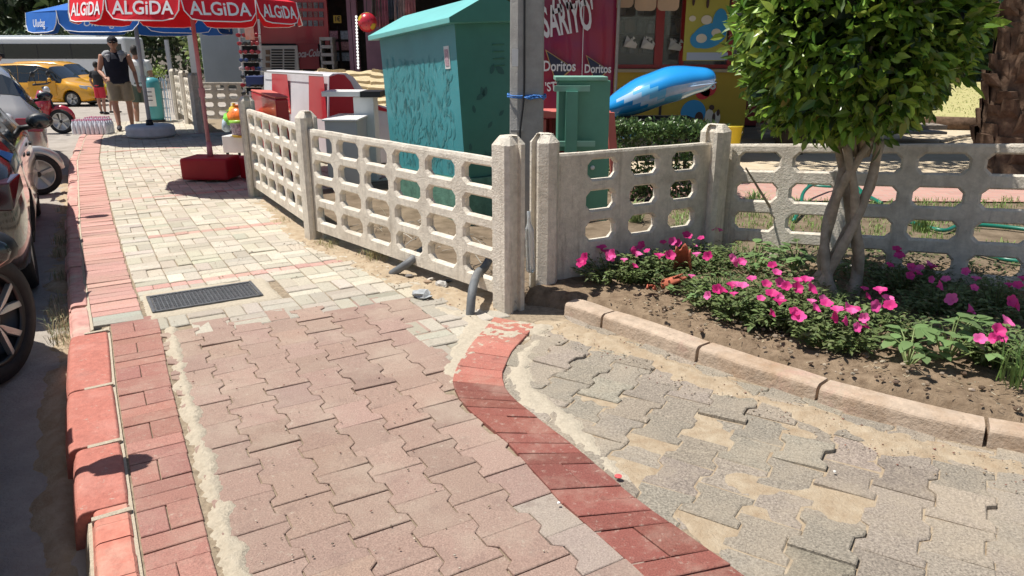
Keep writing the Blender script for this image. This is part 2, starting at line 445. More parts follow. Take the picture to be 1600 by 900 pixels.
# brick strip beside the painted kerb
mb = MB(); s = .3; ph = 0
while s < 4.62:
    w = interp(s, [(2, .20), (4.5, .262)])
    def q(s0, s1, t0, t1, base):
        g = .002
        paver(mb, ccw([sw(s0+g, t0+g), sw(s1-g, t0+g), sw(s1-g, t1-g), sw(s0+g, t1-g)]), .001, jcol(base, .09, .04), tilt=.008)
    base = (.36,.18,.145)
    if ph % 3 == 0: q(s, s+.16, .012, w/2, base); q(s, s+.16, w/2, w, base); s += .16
    else: q(s, s+.092, .012, w, base); s += .092
    ph += 1
structure(mb.build('pavement_kerb_bricks', M_border, colors=True))
# faded pink soldier course beside the kerb farther on
mb = MB(); s = 4.63
while s < 17:
    w = .195
    base = (.52,.30,.255) if s > 4.8 else (.34,.34,.29)
    g = .002; t1 = w + rnd(-.004, .004)
    paver(mb, ccw([sw(s+g, -.070), sw(s+.092-g, -.070), sw(s+.092-g, t1), sw(s+g, t1)]), 0, jcol(base, .08, .03), tilt=.01)
    s += .094
structure(mb.build('pavement_pink_edge', M_cream, colors=True))
# cream basket weave paving
post = [(-.03, 4.26), (-1.66, 6.05), (-2.79, 8.02)]
cream_poly = [sw(4.65, .2), sw(4.36, .2), xy(4.33, .42), xy(4.30, .85), xy(4.24, 1.43), xy(4.17, 1.70), xy(3.9, 1.68), xy(3.4, 1.55), curveL[3], curveL[2], curveL[1], curveL[0],
    (-.08, 4.25), (-1.5, 5.8), (-1.72, 6.1), (-2.6, 7.6), (-2.72, 8.1)] + [xy(8.6, 3.6), xy(15.4, 4.2), xy(15.6, 2.35), xy(19, 2.6), xy(23, 3.2)] + [sw(23, .2), sw(19, .2), sw(16, .2), sw(12, .2), sw(8, .2)]
rows = []; s = 4.40 - 8*.208
PINK = [5.30, 6.80, 8.75, 11.1, 13.4, 15.6]
while s < 19:
    pk = [p for p in PINK if abs(s - p) < .11]
    if pk and not (rows and rows[-1][2]): rows.append((s, s+.104, True)); s += .104
    else: rows.append((s, s+.208, False)); s += .208
mb = MB()
GR = [(5.07, .235), (5.07, .92), (4.67, .92), (4.67, .235)]
for r, (s0, s1, pink) in enumerate(rows):
    for k in range(0, 17):
        t0 = .205 + .212*k; t1 = t0+.212; cs, ct = (s0+s1)/2, (t0+t1)/2
        c0 = sw(cs, ct)
        if sdist(c0, cream_poly) < -.03: continue
        if 4.62 < cs < 5.12 and ct < 1.0: continue
        base = (.50,.455,.37) if not pink else (.52,.32,.27)
        if c0[1] < 4.6 and cs < 4.62: base = (.41,.375,.31)
        if pink and abs(s0-6.8) < .2 and not (.4 < ct < 1.7): base = (.47,.44,.36)
        g = .0028
        def q(a, b_, c, d):
            paver(mb, ccw([sw(a+g, c+g), sw(b_-g, c+g), sw(b_-g, d-g), sw(a+g, d-g)]), 0, jcol(base, .085, .035), tilt=.012, hj=.0025, bev=.006, jit=.003)
        if pink: q(s0, s1, t0, t0+.106); q(s0, s1, t0+.106, t1)
        elif (r+k) % 2: q(s0, (s0+s1)/2, t0, t1); q((s0+s1)/2, s1, t0, t1)
        else: q(s0, s1, t0, (t0+t1)/2); q(s0, s1, (t0+t1)/2, t1)
structure(mb.build('pavement_cream_bricks', M_cream, colors=True))
# sand, cement and dirt lying over the paving: rough low heaps
def heap(name, m, poly, res, h, edge=.05, z0=0.0, wob=.05, wsc=5, rough=.008, rsc=30, zf=None, kind='structure'):
    xs = [p[0] for p in poly]; ys = [p[1] for p in poly]
    x0, x1, y0, y1 = min(xs)-.08, max(xs)+.08, min(ys)-.08, max(ys)+.08
    nx = int((x1-x0)/res)+1; ny = int((y1-y0)/res)+1
    idx = {}; mb = MB(); vs = []; fs = []; below = []
    for j in range(ny+1):
        for i in range(nx+1):
            x, y = x0+i*res, y0+j*res
            d = sdist((x, y), poly) + wob*fbm(x, y, wsc)
            z = z0 - .012 + (h+.012)*max(-.3, min(1, d/edge)) + rough*fbm(x, y, rsc, 3)
            if zf: z += zf(x, y)
            idx[i, j] = len(vs); vs.append((x, y, z)); below.append(d < -.02)
    for j in range(ny):
        for i in range(nx):
            q = (idx[i, j], idx[i+1, j], idx[i+1, j+1], idx[i, j+1])
            if not all(below[k] for k in q): fs.append(q)
    mb.add(vs, fs); o = mb.build(name, m, smooth=True); o['kind'] = kind; return o
strip = [sw(s_, interp(s_, [(2, .205), (4.4, .268)])) for s_ in (0.3, 1, 2, 3, 4, 4.45)] + [sw(s_, interp(s_, [(2, .305), (2.9, .32), (4.4, .36)])) for s_ in (4.4, 4, 3, 2, 1, .3)]
heap('sand_strip', M_sand, strip, .011, .010, .04, wob=.025, wsc=9, rough=.007, rsc=30)
heap('mortar_patch_by_border', M_sand, [curveR[1], curveR[2], curveR[3], curveR[4], curveR[5], curveR[6], P2(940, 735), P2(985, 775), P2(1010, 770), P2(955, 700), P2(900, 640), P2(850, 600), P2(838, 565), P2(870, 520), P2(850, 508)], .013, .006, .08, wob=.04, wsc=6, rough=.005, rsc=20)
heap('dirt_by_bed_kerb', M_dirt, [P2(845, 500), P2(890, 492)] + bedline[1:9] + [P2(1600, 760), P2(1450, 722), P2(1320, 690), P2(1200, 650), P2(1100, 610), P2(1040, 595), P2(990, 565), P2(900, 545)], .016, .010, .11, wob=.07, wsc=3, rough=.008, rsc=14)
heap('driveway_dust', M_dirt, curveR[2:] + [(4.5, -.2), (5, 1.2)] + bedline[9:0:-1], .022, -.0052, .05, wob=.02, rough=.0026, rsc=6)
heap('cement_patch_by_post', M_sand, [P2(690, 478), P2(780, 500), P2(800, 500), P2(870, 505), P2(845, 520), P2(770, 545), P2(735, 560), P2(715, 600), P2(690, 600), P2(700, 540), P2(725, 505), P2(675, 480)], .013, .006, .03, wob=.05, wsc=8, rough=.006, rsc=26)
heap('dirt_at_fence_foot', M_dirt, [P2(795, 492), P2(700, 480), P2(655, 462), P2(600, 440), P2(560, 420), P2(500, 400), P2(455, 375), P2(425, 345), P2(400, 315), P2(395, 300), P2(420, 300), P2(500, 360), P2(600, 390), P2(760, 440), P2(830, 470)], .02, .006, .06, wob=.1, wsc=5, rough=.01, rsc=18)
heap('cement_around_grate', M_sand, [sw(*p) for p in [(5.16, .215), (5.14, 1.0), (4.60, 1.0), (4.58, .21)]], .02, .0035, .02, wob=.01, rough=.003, rsc=20)
heap('gutter_dirt', M_dirt, [sw(s_, -.14) for s_ in (4.3, 5, 6, 7, 8, 10, 12)] + [sw(s_, -.33) for s_ in (12, 9, 7.4, 6.4, 5.4, 4.8)] + [sw(4.3, -.25)], .03, .02, .12, z0=-.13, wob=.12, wsc=3, rough=.014, rsc=12)

heap('gutter_grit', M_dirt, [sw(s_, -.12) for s_ in (.3, 1, 2, 3, 4, 4.5)] + [sw(s_, -.34) for s_ in (4.4, 3.6, 2.8, 2, 1, .3)], .03, .055, .14, z0=-.13, wob=.06, wsc=3, rough=.010, rsc=14)
# kerb blocks
def kerb_block(mb, s0, s1, col, w0=-.165, top=.018, rad=.06, f=None, joint=.006, dt=0):
    f = f or sw; prof = [(w0, -.14), (w0+.012, -.03)]
    for k in range(5):
        a = math.pi - math.pi/2*k/4; prof.append((w0+.02+rad+rad*math.cos(a), top-rad*.8+rad*.8*math.sin(a)))
    prof += [(-.012, top-.002), (-.004, top-.012), (-.004, -.14)]
    n = 5; vs = []; j1, j2 = rnd(-.004, .004), rnd(-.003, .003)
    for i in range(n+1):
        s_ = lerp(s0+joint, s1-joint, i/n); e = min(.005, max(0, joint)) if i in (0, n) else 0
        for (t, z) in prof:
            x, y = f(s_, t + dt + (e if t < -.1 else -e*.5) + j1); vs.append((x, y, z - (e if z > -.05 else 0) + j2 + .003*nz(s_*6, t*9)))
    m = len(prof); fs = [(i*m+k, i*m+k+1, (i+1)*m+k+1, (i+1)*m+k) for i in range(n) for k in range(m-1)]
    fs += [tuple(range(m))[::-1], tuple(range(n*m, n*m+m))]
    mb.add(vs, fs, col)
def fixn(o):
    bm = bmesh.new(); bm.from_mesh(o.data); bmesh.ops.recalc_face_normals(bm, faces=bm.faces); bm.to_mesh(o.data); bm.free(); return o
mb = MB()
for s0, s1 in ((2.60, 3.09), (3.10, 3.70), (3.71, 4.50)): kerb_block(mb, s0, s1, None, top=.014, w0=-.19 if s0 < 3 else -.215, rad=.032, joint=.004)
structure(fixn(mb.build('kerb_painted_red', M_kerbred, smooth=False, bevel=.004)))
mb = MB(); s = .1
while s < 2.52: kerb_block(mb, s, s+.10, None, top=.010, rad=.02, joint=-.0005, w0=-.135); s += .104
structure(fixn(mb.build('kerb_brick_edge', M_kerbbrick)))
mb = MB(); s = 4.53
while s < 17:
    L_ = rnd(.45, .62); kerb_block(mb, s, s+L_, None, top=rnd(-.008, .006), w0=-.125+rnd(-.01, .01), rad=.035, dt=-.078); s += L_+.012
structure(fixn(mb.build('kerb_faded', M_kerbpink)))
# mortar in and under the kerb joints
mb = MB(); s = .1
while s < 17:
    e_ = 0.006 if s < 4.45 else -.072
    a, b_, c, d = sw(s, -.16), sw(s+.25, -.16), sw(s+.25, e_), sw(s, e_)
    mb.hexa([(*a, -.14), (*b_, -.14), (*c, -.14), (*d, -.14)], [(*sw(s, -.135), -.035), (*sw(s+.25, -.135), -.035), (*c, -.002), (*d, -.002)]); s += .25
for s0 in (2.545, 3.095, 3.705, 4.515):
    a, b_ = sw(s0-.012, -.12), sw(s0+.012, -.12); c, d = sw(s0+.012, 0), sw(s0-.012, 0)
    mb.hexa([(*a, -.1), (*b_, -.1), (*c, -.1), (*d, -.1)], [(*a, .009), (*b_, .009), (*c, .012), (*d, .012)])
structure(fixn(mb.build('kerb_mortar', M_sand)))
# flower bed kerb
kerbpts = bedline
def along(pts, d):
    for a, b_ in zip(pts, pts[1:]):
        L = math.hypot(b_[0]-a[0], b_[1]-a[1])
        if d <= L:
            f = d/L; t = Vector((b_[0]-a[0], b_[1]-a[1]))/L; return Vector(a).lerp(Vector(b_), f), t
        d -= L
    return Vector(pts[-1]), t
def bedf(s_, t):                                # t<0 outward (towards the driveway)
    p, d = along(kerbpts, s_); nrm = Vector((-d.y, d.x)); q = p + nrm*(t+.15); return (q.x, q.y)
mb = MB(); 
for s0, s1 in ((0.0, .28), (.29, .93), (.94, 1.56), (1.57, 2.22), (2.23, 2.9), (2.91, 3.6), (3.61, 4.3), (4.31, 5.0)):
    kerb_block(mb, s0, s1, None, w0=-.15, top=.080+rnd(-.006, .006), rad=.03, f=bedf, joint=.003)
structure(fixn(mb.build('bed_kerb', M_bedkerb)))
# soil of the bed
bed = [bedf(s_, -.01) for s_ in (0, .1, .3, .6, .9, 1.3, 1.7, 2.1, 2.5, 3, 4, 5)] + [(7, 3.5), (7, 4.3), (1.5, 5.35), (.3, 4.7), (.05, 4.4)]
heap('soil_bed', M_soil, bed, .035, .085, .03, wob=.0, rough=.016, rsc=9, zf=lambda x, y: .02*fbm(x, y, 2.5) + .01*fbm(x, y, 40, 2))
# cover plate in the pavement
gr = thing('drain_cover', 'dark ribbed metal drain cover set in the cream bricks', 'drain cover', (*sw(4.87, .57), 0), A)
w_, l_ = .63, .325
f = MB()
for (c, d) in (((0, l_/2, .006), (w_, .022, .02)), ((0, -l_/2, .006), (w_, .022, .02)), ((w_/2, 0, .006), (.022, l_+.022, .02)), ((-w_/2, 0, .006), (.022, l_+.022, .02))): f.box(c, d)
f.build('frame', M_iron, gr, bevel=.003)
f = MB(); f.box((0, 0, -.001), (w_-.03, l_-.03, .02))
for i in range(25):
    x = -w_/2+.03 + i*(w_-.06)/24
    for j in range(12):
        y = -l_/2+.03 + j*(l_-.06)/11
        f.box((x, y, .011), (.008, .018, .007), R(28 if (i+j) % 2 else -28))
f.build('cover', M_iron, gr)
# ---------------------------------------------------------------- pierced concrete fences
def octa(cx, cz, w, h, ch=.27):
    c = h*ch; x, z = w/2, h/2
    return [(cx-x, cz-z+c), (cx-x+c, cz-z), (cx+x-c, cz-z), (cx+x, cz-z+c), (cx+x, cz+z-c), (cx+x-c, cz+z), (cx-x+c, cz+z), (cx-x, cz+z-c)]
def fence_panel(p0, p1, zt0, zt1, H, cols, rows, m0=.05, m1=.05, thick=.05, mtop=.07, mbot=.07, hw=.78, hh=.66):
    p0, p1 = Vector(p0), Vector(p1); d = (p1-p0); L = d.length; d = d.normalized(); n = Vector((d.y, -d.x))   # n: visible side
    root_z = zt0-H
    mb = MB()
    def W(x, y, z):                               # local, root at p0
        zz = z + (zt1-zt0)*x/L
        return Vector((x, y, zz))
    T = thick/2
    xs = [m0 + (L-m0-m1)*i/cols for i in range(cols+1)]; zs = [mbot + (H-mbot-mtop)*j/rows for j in range(rows+1)]
    for i in range(cols):
        for j in range(rows):
            x0, x1, z0, z1 = xs[i], xs[i+1], zs[j], zs[j+1]; cx, cz = (x0+x1)/2, (z0+z1)/2
            w, h = (x1-x0)*hw, (z1-z0)*hh
            jit = rnd(-.003, .003)
            A1 = octa(cx+jit, cz, w, h); A2 = octa(cx+jit, cz, w*.9, h*.84); A3 = octa(cx+jit, cz, w*.9, h*.84)
            A4 = octa(cx+jit, cz, w*.93, h*.9)
            R_ = [(x0, z0), (x1, z0), (x1, z1), (x0, z1)]
            for side, O in ((-T, A1), (T, A4)):
                vs = [W(x, side, z) for x, z in R_] + [W(x, side, z) for x, z in O]
                fs = [(0, 1, 6, 5), (1, 7, 6), (1, 2, 8, 7), (2, 9, 8), (2, 3, 10, 9), (3, 11, 10), (3, 0, 4, 11), (0, 5, 4)]
                if side > 0: fs = [f[::-1] for f in fs]
                mb.add(vs, fs)
            rings = [(A1, -T), (A2, -T+.014), (A3, T-.008), (A4, T)]
            vs = [W(x, y, z) for O, y in rings for x, z in O]; fs = []
            for r in range(3):
                for k in range(8):
                    a, b_ = r*8+k, r*8+(k+1) % 8; fs.append((a, b_, b_+8, a+8))
            mb.add(vs, fs)
    # margins: solid bars butted round the holes
    def bar(x0, x1, z0, z1):
        if x1-x0 < .001: return
        P = [W(x0, -T, z0), W(x1, -T, z0), W(x1, T, z0), W(x0, T, z0)]; Q = [W(x0, -T, z1), W(x1, -T, z1), W(x1, T, z1), W(x0, T, z1)]
        mb.hexa(P, Q)
    bar(0, L, 0, mbot)
    # top rail with slightly uneven edge
    n_ = max(2, int(L/.12)); 
    for k in range(n_):
        a, b_ = L*k/n_, L*(k+1)/n_
        e0 = .004*nz(a*5+p0.x, 1.3); e1 = .004*nz(b_*5+p0.x, 1.3)
        z0_, z1_ = zs[-1], H
        P = [W(a, -T, z0_), W(b_, -T, z0_), W(b_, T, z0_), W(a, T, z0_)]
        Q = [W(a, -T+.006, z1_+e0), W(b_, -T+.006, z1_+e1), W(b_, T-.006, z1_+e1), W(a, T-.006, z1_+e0)]
        mb.hexa(P, Q)
    bar(0, xs[0], mbot, zs[-1]); bar(xs[-1], L, mbot, zs[-1])
    o = mb.build('panel', M_conc, loc=(p0.x, p0.y, root_z), rot=math.atan2(d.y, d.x))
    bm = bmesh.new(); bm.from_mesh(o.data); bmesh.ops.remove_doubles(bm, verts=bm.verts, dist=.0004); bmesh.ops.recalc_face_normals(bm, faces=bm.faces)
    # kill inner coincident faces
    bm.to_mesh(o.data); bm.free()
    return o
def fence_post(p, H, rot, w=.15, l=.135, slot=True, z0=-.05, ends='', c=.022, lean=0):
    hw_, hl = w/2, l/2; s_, dd = .03, .03
    def sec(k, zc=0):
        W_, L_ = hw_-k, hl-k; cc = c
        pts = [(-L_+cc, -W_), (L_-cc, -W_), (L_, -W_+cc)]
        pts += [(L_, -s_), (L_-dd, -s_), (L_-dd, s_), (L_, s_)] if slot else []
        pts += [(L_, W_-cc), (L_-cc, W_), (-L_+cc, W_), (-L_, W_-cc)]
        pts += [(-L_, s_), (-L_+dd, s_), (-L_+dd, -s_), (-L_, -s_)] if slot else []
        pts += [(-L_, -W_+cc)]
        return pts
    mb = MB(); lv = [(z0, 0), (H*.5, 0), (H-.05, 0), (H-.012, .024), (H, .034)]
    n = len(sec(0)); vs = []
    for z, k in lv:
        for x, y in sec(k):
            vs.append((x+.002*nz(z*7, x*20, p[0]), y+.002*nz(z*7, y*20, p[1])+lean*z, z+(.004*nz(x*30, y*30, p[0]) if z > H-.06 else 0)))
    fs = [(i*n+k, i*n+(k+1) % n, (i+1)*n+(k+1) % n, (i+1)*n+k) for i in range(len(lv)-1) for k in range(n)]
    fs += [tuple(range(n))[::-1], tuple(range((len(lv)-1)*n, len(lv)*n))]
    mb.add(vs, fs)
    o = mb.build('post', M_conc, loc=(p[0], p[1], 0), rot=rot, bevel=.004, segs=1)
    return o
def ang(a, b_): return math.atan2(b_[1]-a[1], b_[0]-a[0])
def adopt(root, *ch):
    for c in ch: c.parent = root; c.location -= root.location
    return root
Pa, Pb, Pc = (-2.80, 8.02), (-1.655, 6.07), (-.02, 4.30)
Pd, Pe = (.20, 4.56), (1.43, 5.27)
def ang(a, b_): return math.atan2(b_[1]-a[1], b_[0]-a[0])
def off(a, b_, d):
    v = (Vector(b_)-Vector(a)).normalized(); return tuple(Vector(a)+v*d)
fr = thing('concrete_fence', 'sunlit pierced concrete fence along the pavement with black pipes poking through its holes', 'fence', (*Pb, 0))
adopt(fr, fence_post(Pa, 1.06, ang(Pa, Pb)), fence_post(Pb, 1.05, ang(Pb, Pc)), fence_post(Pc, 1.045, ang(Pb, Pc), w=.165, l=.15),
    fence_panel(off(Pa, Pb, .05), off(Pb, Pa, .05), .93, .925, .82, 6, 4, mtop=.02, mbot=.05, hw=.82, hh=.75),
    fence_panel(off(Pb, Pc, .05), off(Pc, Pb, .05), .915, .905, .83, 6, 4, mtop=.02, mbot=.05, m0=.03, m1=.01, hw=.83, hh=.75))
fr = thing('concrete_fence', 'shaded pierced concrete fence with three columns of holes behind the petunias', 'fence', (*Pd, 0))
adopt(fr, fence_post(Pd, 1.03, ang(Pd, Pe), w=.19, l=.15, c=.045), fence_post(Pe, 1.02, ang(Pd, Pe)+R(20), w=.17, l=.19, c=.03),
    fence_panel(off(Pd, Pe, .05), off(Pe, Pd, .06), .90, .90, .84, 3, 3, m0=.20, m1=.05, mtop=.015, mbot=.225, hw=.71, hh=.74))
Dl = at(1132, 300, 5.36); Dr = at(1600, 300, 4.45)
D0 = (Dl.x, 5.36); D1 = (Dr.x, 4.45); dv = Vector(D1)-Vector(D0); D2 = tuple(Vector(D0)+dv*1.28)
fr = thing('concrete_fence', 'long pierced concrete fence with wide holes behind the ball topped tree', 'fence', (*D0, 0))
adopt(fr, fence_panel(D0, D2, .872, .872+.107*1.28, .90, 6, 4, m0=.04, m1=.02, mtop=.015, mbot=.03, hw=.82, hh=.68),
    fence_post((D2[0]+.04, D2[1]-.04), 1.1, ang(D0, D2), w=.17, l=.16))
# ---------------------------------------------------------------- ball topped ficus, petunias and broad-leaved plants
M_leaf = leaf_mat('ficus_leaf', (.06,.12,.02), rough=.28, tr=.3)
M_petleaf = leaf_mat('petunia_leaf', (.09,.15,.05), rough=.5, tr=.25)
M_petal = leaf_mat('petal', (.7,.05,.3), rough=.6, tr=.35)
M_bark = mat('ficus_bark', (.36,.30,.23), .85, .2, nscale=18, namp=.3, bump=.5, bscale=60, stain=(.22,.18,.13), sscale=6, samt=.6)
def leaf(mb, c, d, up, L, W, col, fold=.25, droop=.2, seg=3):
    d = d.normalized(); s_ = d.cross(up)
    if s_.length < 1e-3: s_ = d.orthogonal()
    s_.normalize(); u = s_.cross(d).normalized()
    prof = {3: [(0, 0), (.3, .9), (.65, .8), (1, 0)], 4: [(0, 0), (.2, .8), (.45, 1), (.75, .65), (1, 0)]}[seg]
    vs = []; 
    for f, w in prof:
        m = c + d*L*f - u*droop*L*f*f
        if w == 0: vs.append(m)
        else: vs += [m + s_*W*w*.5 + u*fold*W*w*.5, m, m - s_*W*w*.5 + u*fold*W*w*.5]
    k = len(prof)-2; fs = [(0, 1, 2), (0, 2, 3)]
    for i in range(k-1):
        a = 1+3*i; fs += [(a, a+3, a+4, a+1), (a+1, a+4, a+5, a+2)]
    a = 1+3*(k-1); e = len(vs)-1; fs += [(a, e, a+1), (a+1, e, a+2)]
    mb.add(vs, fs, col)
def rvec():
    while True:
        v = Vector((rnd(-1, 1), rnd(-1, 1), rnd(-1, 1)))
        if .05 < v.length < 1: return v.normalized()
def bedz(x, y): return .10 + .02*fbm(x, y, 2.5)
tb = gp(1300, 452, .12)
tree = thing('ball_tree', 'small tree with braided stems and a clipped ball crown standing in the petunia bed', 'tree', (tb.x, tb.y, .09))
# trunk: braided stems
mb = MB(); cz0 = .86
for k in range(6):
    ph = 2*math.pi*k/6 + .3; turns = rnd(.45, .8) * (1 if k % 2 else -1); pts = []; rad = []
    for i in range(15):
        f = i/14; r = lerp(.135, .072, min(1, f*1.6)) + .05*f*f + .012*math.sin(f*9+k)
        a = ph + turns*2*math.pi*f*.75
        pts.append((r*math.cos(a)+.05*f, r*.8*math.sin(a), -.03+cz0*f*1.12)); rad.append(lerp(.032, .022, f)*(1+.12*math.sin(f*23+k*2)) + (.012 if i < 2 else 0))
    mb.tube(pts, rad, 9)
mb.build('trunk', M_bark, tree, smooth=True)
mb = MB(); cc = Vector((-.095, -.02, 1.68)); CR = Vector((.575, .60, .71))
for k in range(26):
    v = rvec(); v.z = abs(v.z)*.8+.0; p0 = Vector((.05+.05*v.x, .05*v.y, .84)); p2 = cc + Vector((v.x*CR.x, v.y*CR.y, v.z*CR.z-.1))*rnd(.6, .85)
    p1 = p0.lerp(p2, .5) + Vector((0, 0, -.08)); mb.tube([p0, p1, p2], [.016, .010, .004], 5)
mb.build('branches', M_bark, tree, smooth=True)
mb = MB()
GC = [(.095,.18,.02), (.07,.14,.018), (.13,.23,.025), (.05,.105,.018), (.20,.31,.04), (.085,.16,.02)]
def crown_r(v):
    return 1 + .10*noise.noise(v*2.3) + .07*noise.noise(v*5.5+Vector((3, 1, 2)))
n_leaf = 0
while n_leaf < 13500:
    v = rvec(); k = crown_r(v)
    layer = random.random()
    rr = k*(rnd(.86, 1.0) if layer < .62 else rnd(.45, .88))
    if random.random() < .04: rr = k*rnd(1.0, 1.08)
    sq = (abs(v.x)**3+abs(v.y)**3+abs(v.z)**3)**(-1/3); rr *= lerp(1, sq, .75)
    p = cc + Vector((v.x*CR.x, v.y*CR.y, v.z*CR.z))*rr
    if p.z < .93 + .05*noise.noise(Vector((p.x*4, p.y*4, 0))): continue
    if noise.noise(p*6.5) > .36 and layer < .62: continue
    d = (v + rvec()*.85 + Vector((0, 0, .1))).normalized(); up = (v*.5 + rvec()*.7 + Vector((0, 0, .8))).normalized()
    L_ = rnd(.038, .105); c = random.choice(GC)
    if rr > .93 and random.random() < .35: c = (.23,.34,.05)  # some outer leaves brightened, sun highlights put into their colour
    elif random.random() < .02: c = (.35,.28,.06)
    leaf(mb, p, d, up, L_, L_*rnd(.42, .52), jcol(c, .28, .16), fold=rnd(.1, .5), droop=rnd(0, .35)); n_leaf += 1
# dense inner leaves, their colour darkened for the shade inside the crown
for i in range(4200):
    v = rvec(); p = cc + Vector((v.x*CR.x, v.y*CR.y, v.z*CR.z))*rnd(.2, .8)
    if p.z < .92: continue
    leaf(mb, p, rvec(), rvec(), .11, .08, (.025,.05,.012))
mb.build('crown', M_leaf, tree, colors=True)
# petunias
def flower_mesh():
    mb = MB(); n = 5; vs = [(0, 0, 0)]; fs = []
    ring1 = []; m = 20
    for k in range(m):
        a = 2*math.pi*k/m; lob = .82+.18*abs(math.cos(a*n/2))**.6
        vs.append((.010*math.cos(a), .010*math.sin(a), .016))
    for k in range(m):
        a = 2*math.pi*k/m; lob = .78+.22*abs(math.cos(a*n/2))**.5; w = .006*math.sin(a*10)
        vs.append((.030*lob*math.cos(a), .030*lob*math.sin(a), .026+w*.6))
    for k in range(m):
        b_ = 1+k; c = 1+(k+1) % m
        fs += [(0, c, b_), (b_, c, c+m, b_+m)]
    return vs, fs
FV, FF = flower_mesh()
PC = [(.78,.05,.30), (.70,.035,.24), (.85,.09,.38), (.62,.02,.20), (.88,.15,.45)]
flower_src = {}
for i, c in enumerate(PC):
    mb = MB(); mb.add(FV, FF, c); o = mb.build('flower', M_petal, colors=True, smooth=True); flower_src[i] = o.data; bpy.data.objects.remove(o)
def petunia(loc, nleaf, rad, h, flowers, label, dark=1):
    root = thing('petunia_plant', label, 'flowering plant', loc, 0, 'petunias in the flower bed')
    mb = MB()
    for i in range(int(nleaf/7)):
        a = rnd(0, 6.28); r = rad*math.sqrt(random.random()); top = Vector((r*math.cos(a), r*math.sin(a), h*(1-.5*(r/rad)**2)*rnd(.5, 1.05)))
        base = Vector((top.x*.45, top.y*.45, -.02)); mid = base.lerp(top, .5)+Vector((0, 0, .02))
        mb.tube([base, mid, top], [.003, .0025, .002], 4, caps=False, col=(.12,.17,.05))
        for j in range(7):
            f = rnd(.35, 1.02); p = base.lerp(top, f); aa = rnd(0, 6.28)
            d = Vector((math.cos(aa), math.sin(aa), rnd(-.1, .6)))
            L_ = rnd(.025, .05)
            leaf(mb, p, d, Vector((0, 0, 1)), L_, L_*.55, jcol((.135*dark,.185*dark,.065*dark), .25, .1), droop=rnd(0, .5))
    mb.build('foliage', M_petleaf, root, colors=True)
    for (x, y, z) in flowers:
        me = flower_src[random.randrange(5)]; f = bpy.data.objects.new('flower', me); COL.objects.link(f); f.parent = root
        f.location = (x, y, z); f.rotation_euler = (R(rnd(-10, 75)), 0, R(rnd(-70, 70))); s_ = rnd(.75, 1.3); f.scale = (s_, s_, s_)
    return root
# flower spots seen in the photograph, gathered into plants
FS = [[(905,412),(918,405),(940,392),(962,398),(985,392),(1005,385),(990,372),(975,410)], [(1036,382),(1052,378),(1045,402),(1030,405),(1012,395)], [(1113,358),(1096,375),(1108,402),(1072,372)],
    [(1080,435),(1140,405),(1155,412),(1120,455),(1150,450)], [(1125,458),(1160,452),(1175,440),(1188,470),(1196,448)], [(1207,418),(1212,430),(1205,465),(1218,478)], [(1235,490),(1228,450),(1215,445)],
    [(1258,442),(1262,455),(1265,440),(1290,480),(1283,470)], [(1308,490),(1318,486),(1330,492),(1334,512),(1240,492)], [(1350,455),(1375,460),(1362,478),(1390,482),(1352,498)],
    [(1400,393),(1405,405),(1388,418),(1423,420),(1438,422),(1448,415)], [(1432,430),(1462,448),(1478,440),(1490,470),(1520,452)], [(1508,425),(1524,440),(1590,448),(1598,440),(1575,470)], [(1555,520),(1562,512),(1556,530)]]
PL = ['petunia with magenta blooms in the shaded corner below the three-column fence', 'petunia with pink-red blooms just left of the terracotta shard', 'tall petunia rising behind the terracotta shard', 'petunia low before the terracotta shard by the dirt edge',
    'petunia with a cluster of bright blooms midway between shard and tree', 'petunia with dark pink blooms left of the braided trunk', 'petunia with single blooms at the soil edge below the braided trunk',
    'petunia with bright blooms touching the left foot of the braided trunk', 'petunia hanging towards the soil at the front of the braided trunk', 'petunia in tree shade right of the braided trunk',
    'petunia with bright blooms against the pierced fence right of the tree', 'petunia in deep shade below the second fence hole row right of the tree', 'petunia in the corner by the dry leaf at the fence foot', 'petunia with one big crimson bloom among the broad leaves at the right edge']
for i, (spots, lab) in enumerate(zip(FS, PL)):
    cx_ = sum(p[0] for p in spots)/len(spots); cy_ = sum(p[1] for p in spots)/len(spots)
    g0 = gp(cx_, cy_+30, .14); fl = []
    rad = .16 if i not in (13,) else .12
    for (px, py) in spots:
        h = rnd(.14, .20)
        q = gp(px, py, .10+h)
        fl.append((q.x-g0.x, q.y-g0.y, q.z-.10))
        if random.random() < .6: fl.append((fl[-1][0]+rnd(-.07, .07), fl[-1][1]+rnd(-.05, .07), fl[-1][2]-rnd(.01, .05)))
        rad = max(rad, min(.26, math.hypot(q.x-g0.x, q.y-g0.y)*.9))
    petunia((g0.x, g0.y, .10), 560 if i in (0, 9, 11) else 700, rad+.03, .17, fl, lab, dark=1.0)
# low filler greenery between the petunias (uncountable)
mb = MB()
edge = [P2(900, 440), P2(1000, 470), P2(1100, 497), P2(1200, 535), P2(1300, 550), P2(1420, 562), P2(1600, 575), P2(1600, 440), P2(1450, 415), P2(1200, 400), P2(1000, 400), P2(930, 410)]
for i in range(15000):
    x, y = rnd(.45, 3.3), rnd(3.0, 5.2)
    d = sdist((x, y), edge)
    if d < -.02 or fbm(x, y, 6) < -.22: continue
    z = bedz(x, y); a = rnd(0, 6.28); h = rnd(0, .10)
    L_ = rnd(.018, .042)
    leaf(mb, Vector((x, y, z+h)), Vector((math.cos(a), math.sin(a), rnd(0, .9))), Vector((0, 0, 1)), L_, L_*.5, jcol(random.choice([(.09,.14,.045), (.13,.17,.06), (.16,.15,.07), (.07,.12,.04)]), .2, .1), droop=.3)
tag(mb.build('low_greenery', M_petleaf, colors=True), 'fine creeping greenery filling the gaps between the petunias', 'ground cover', kind='stuff')
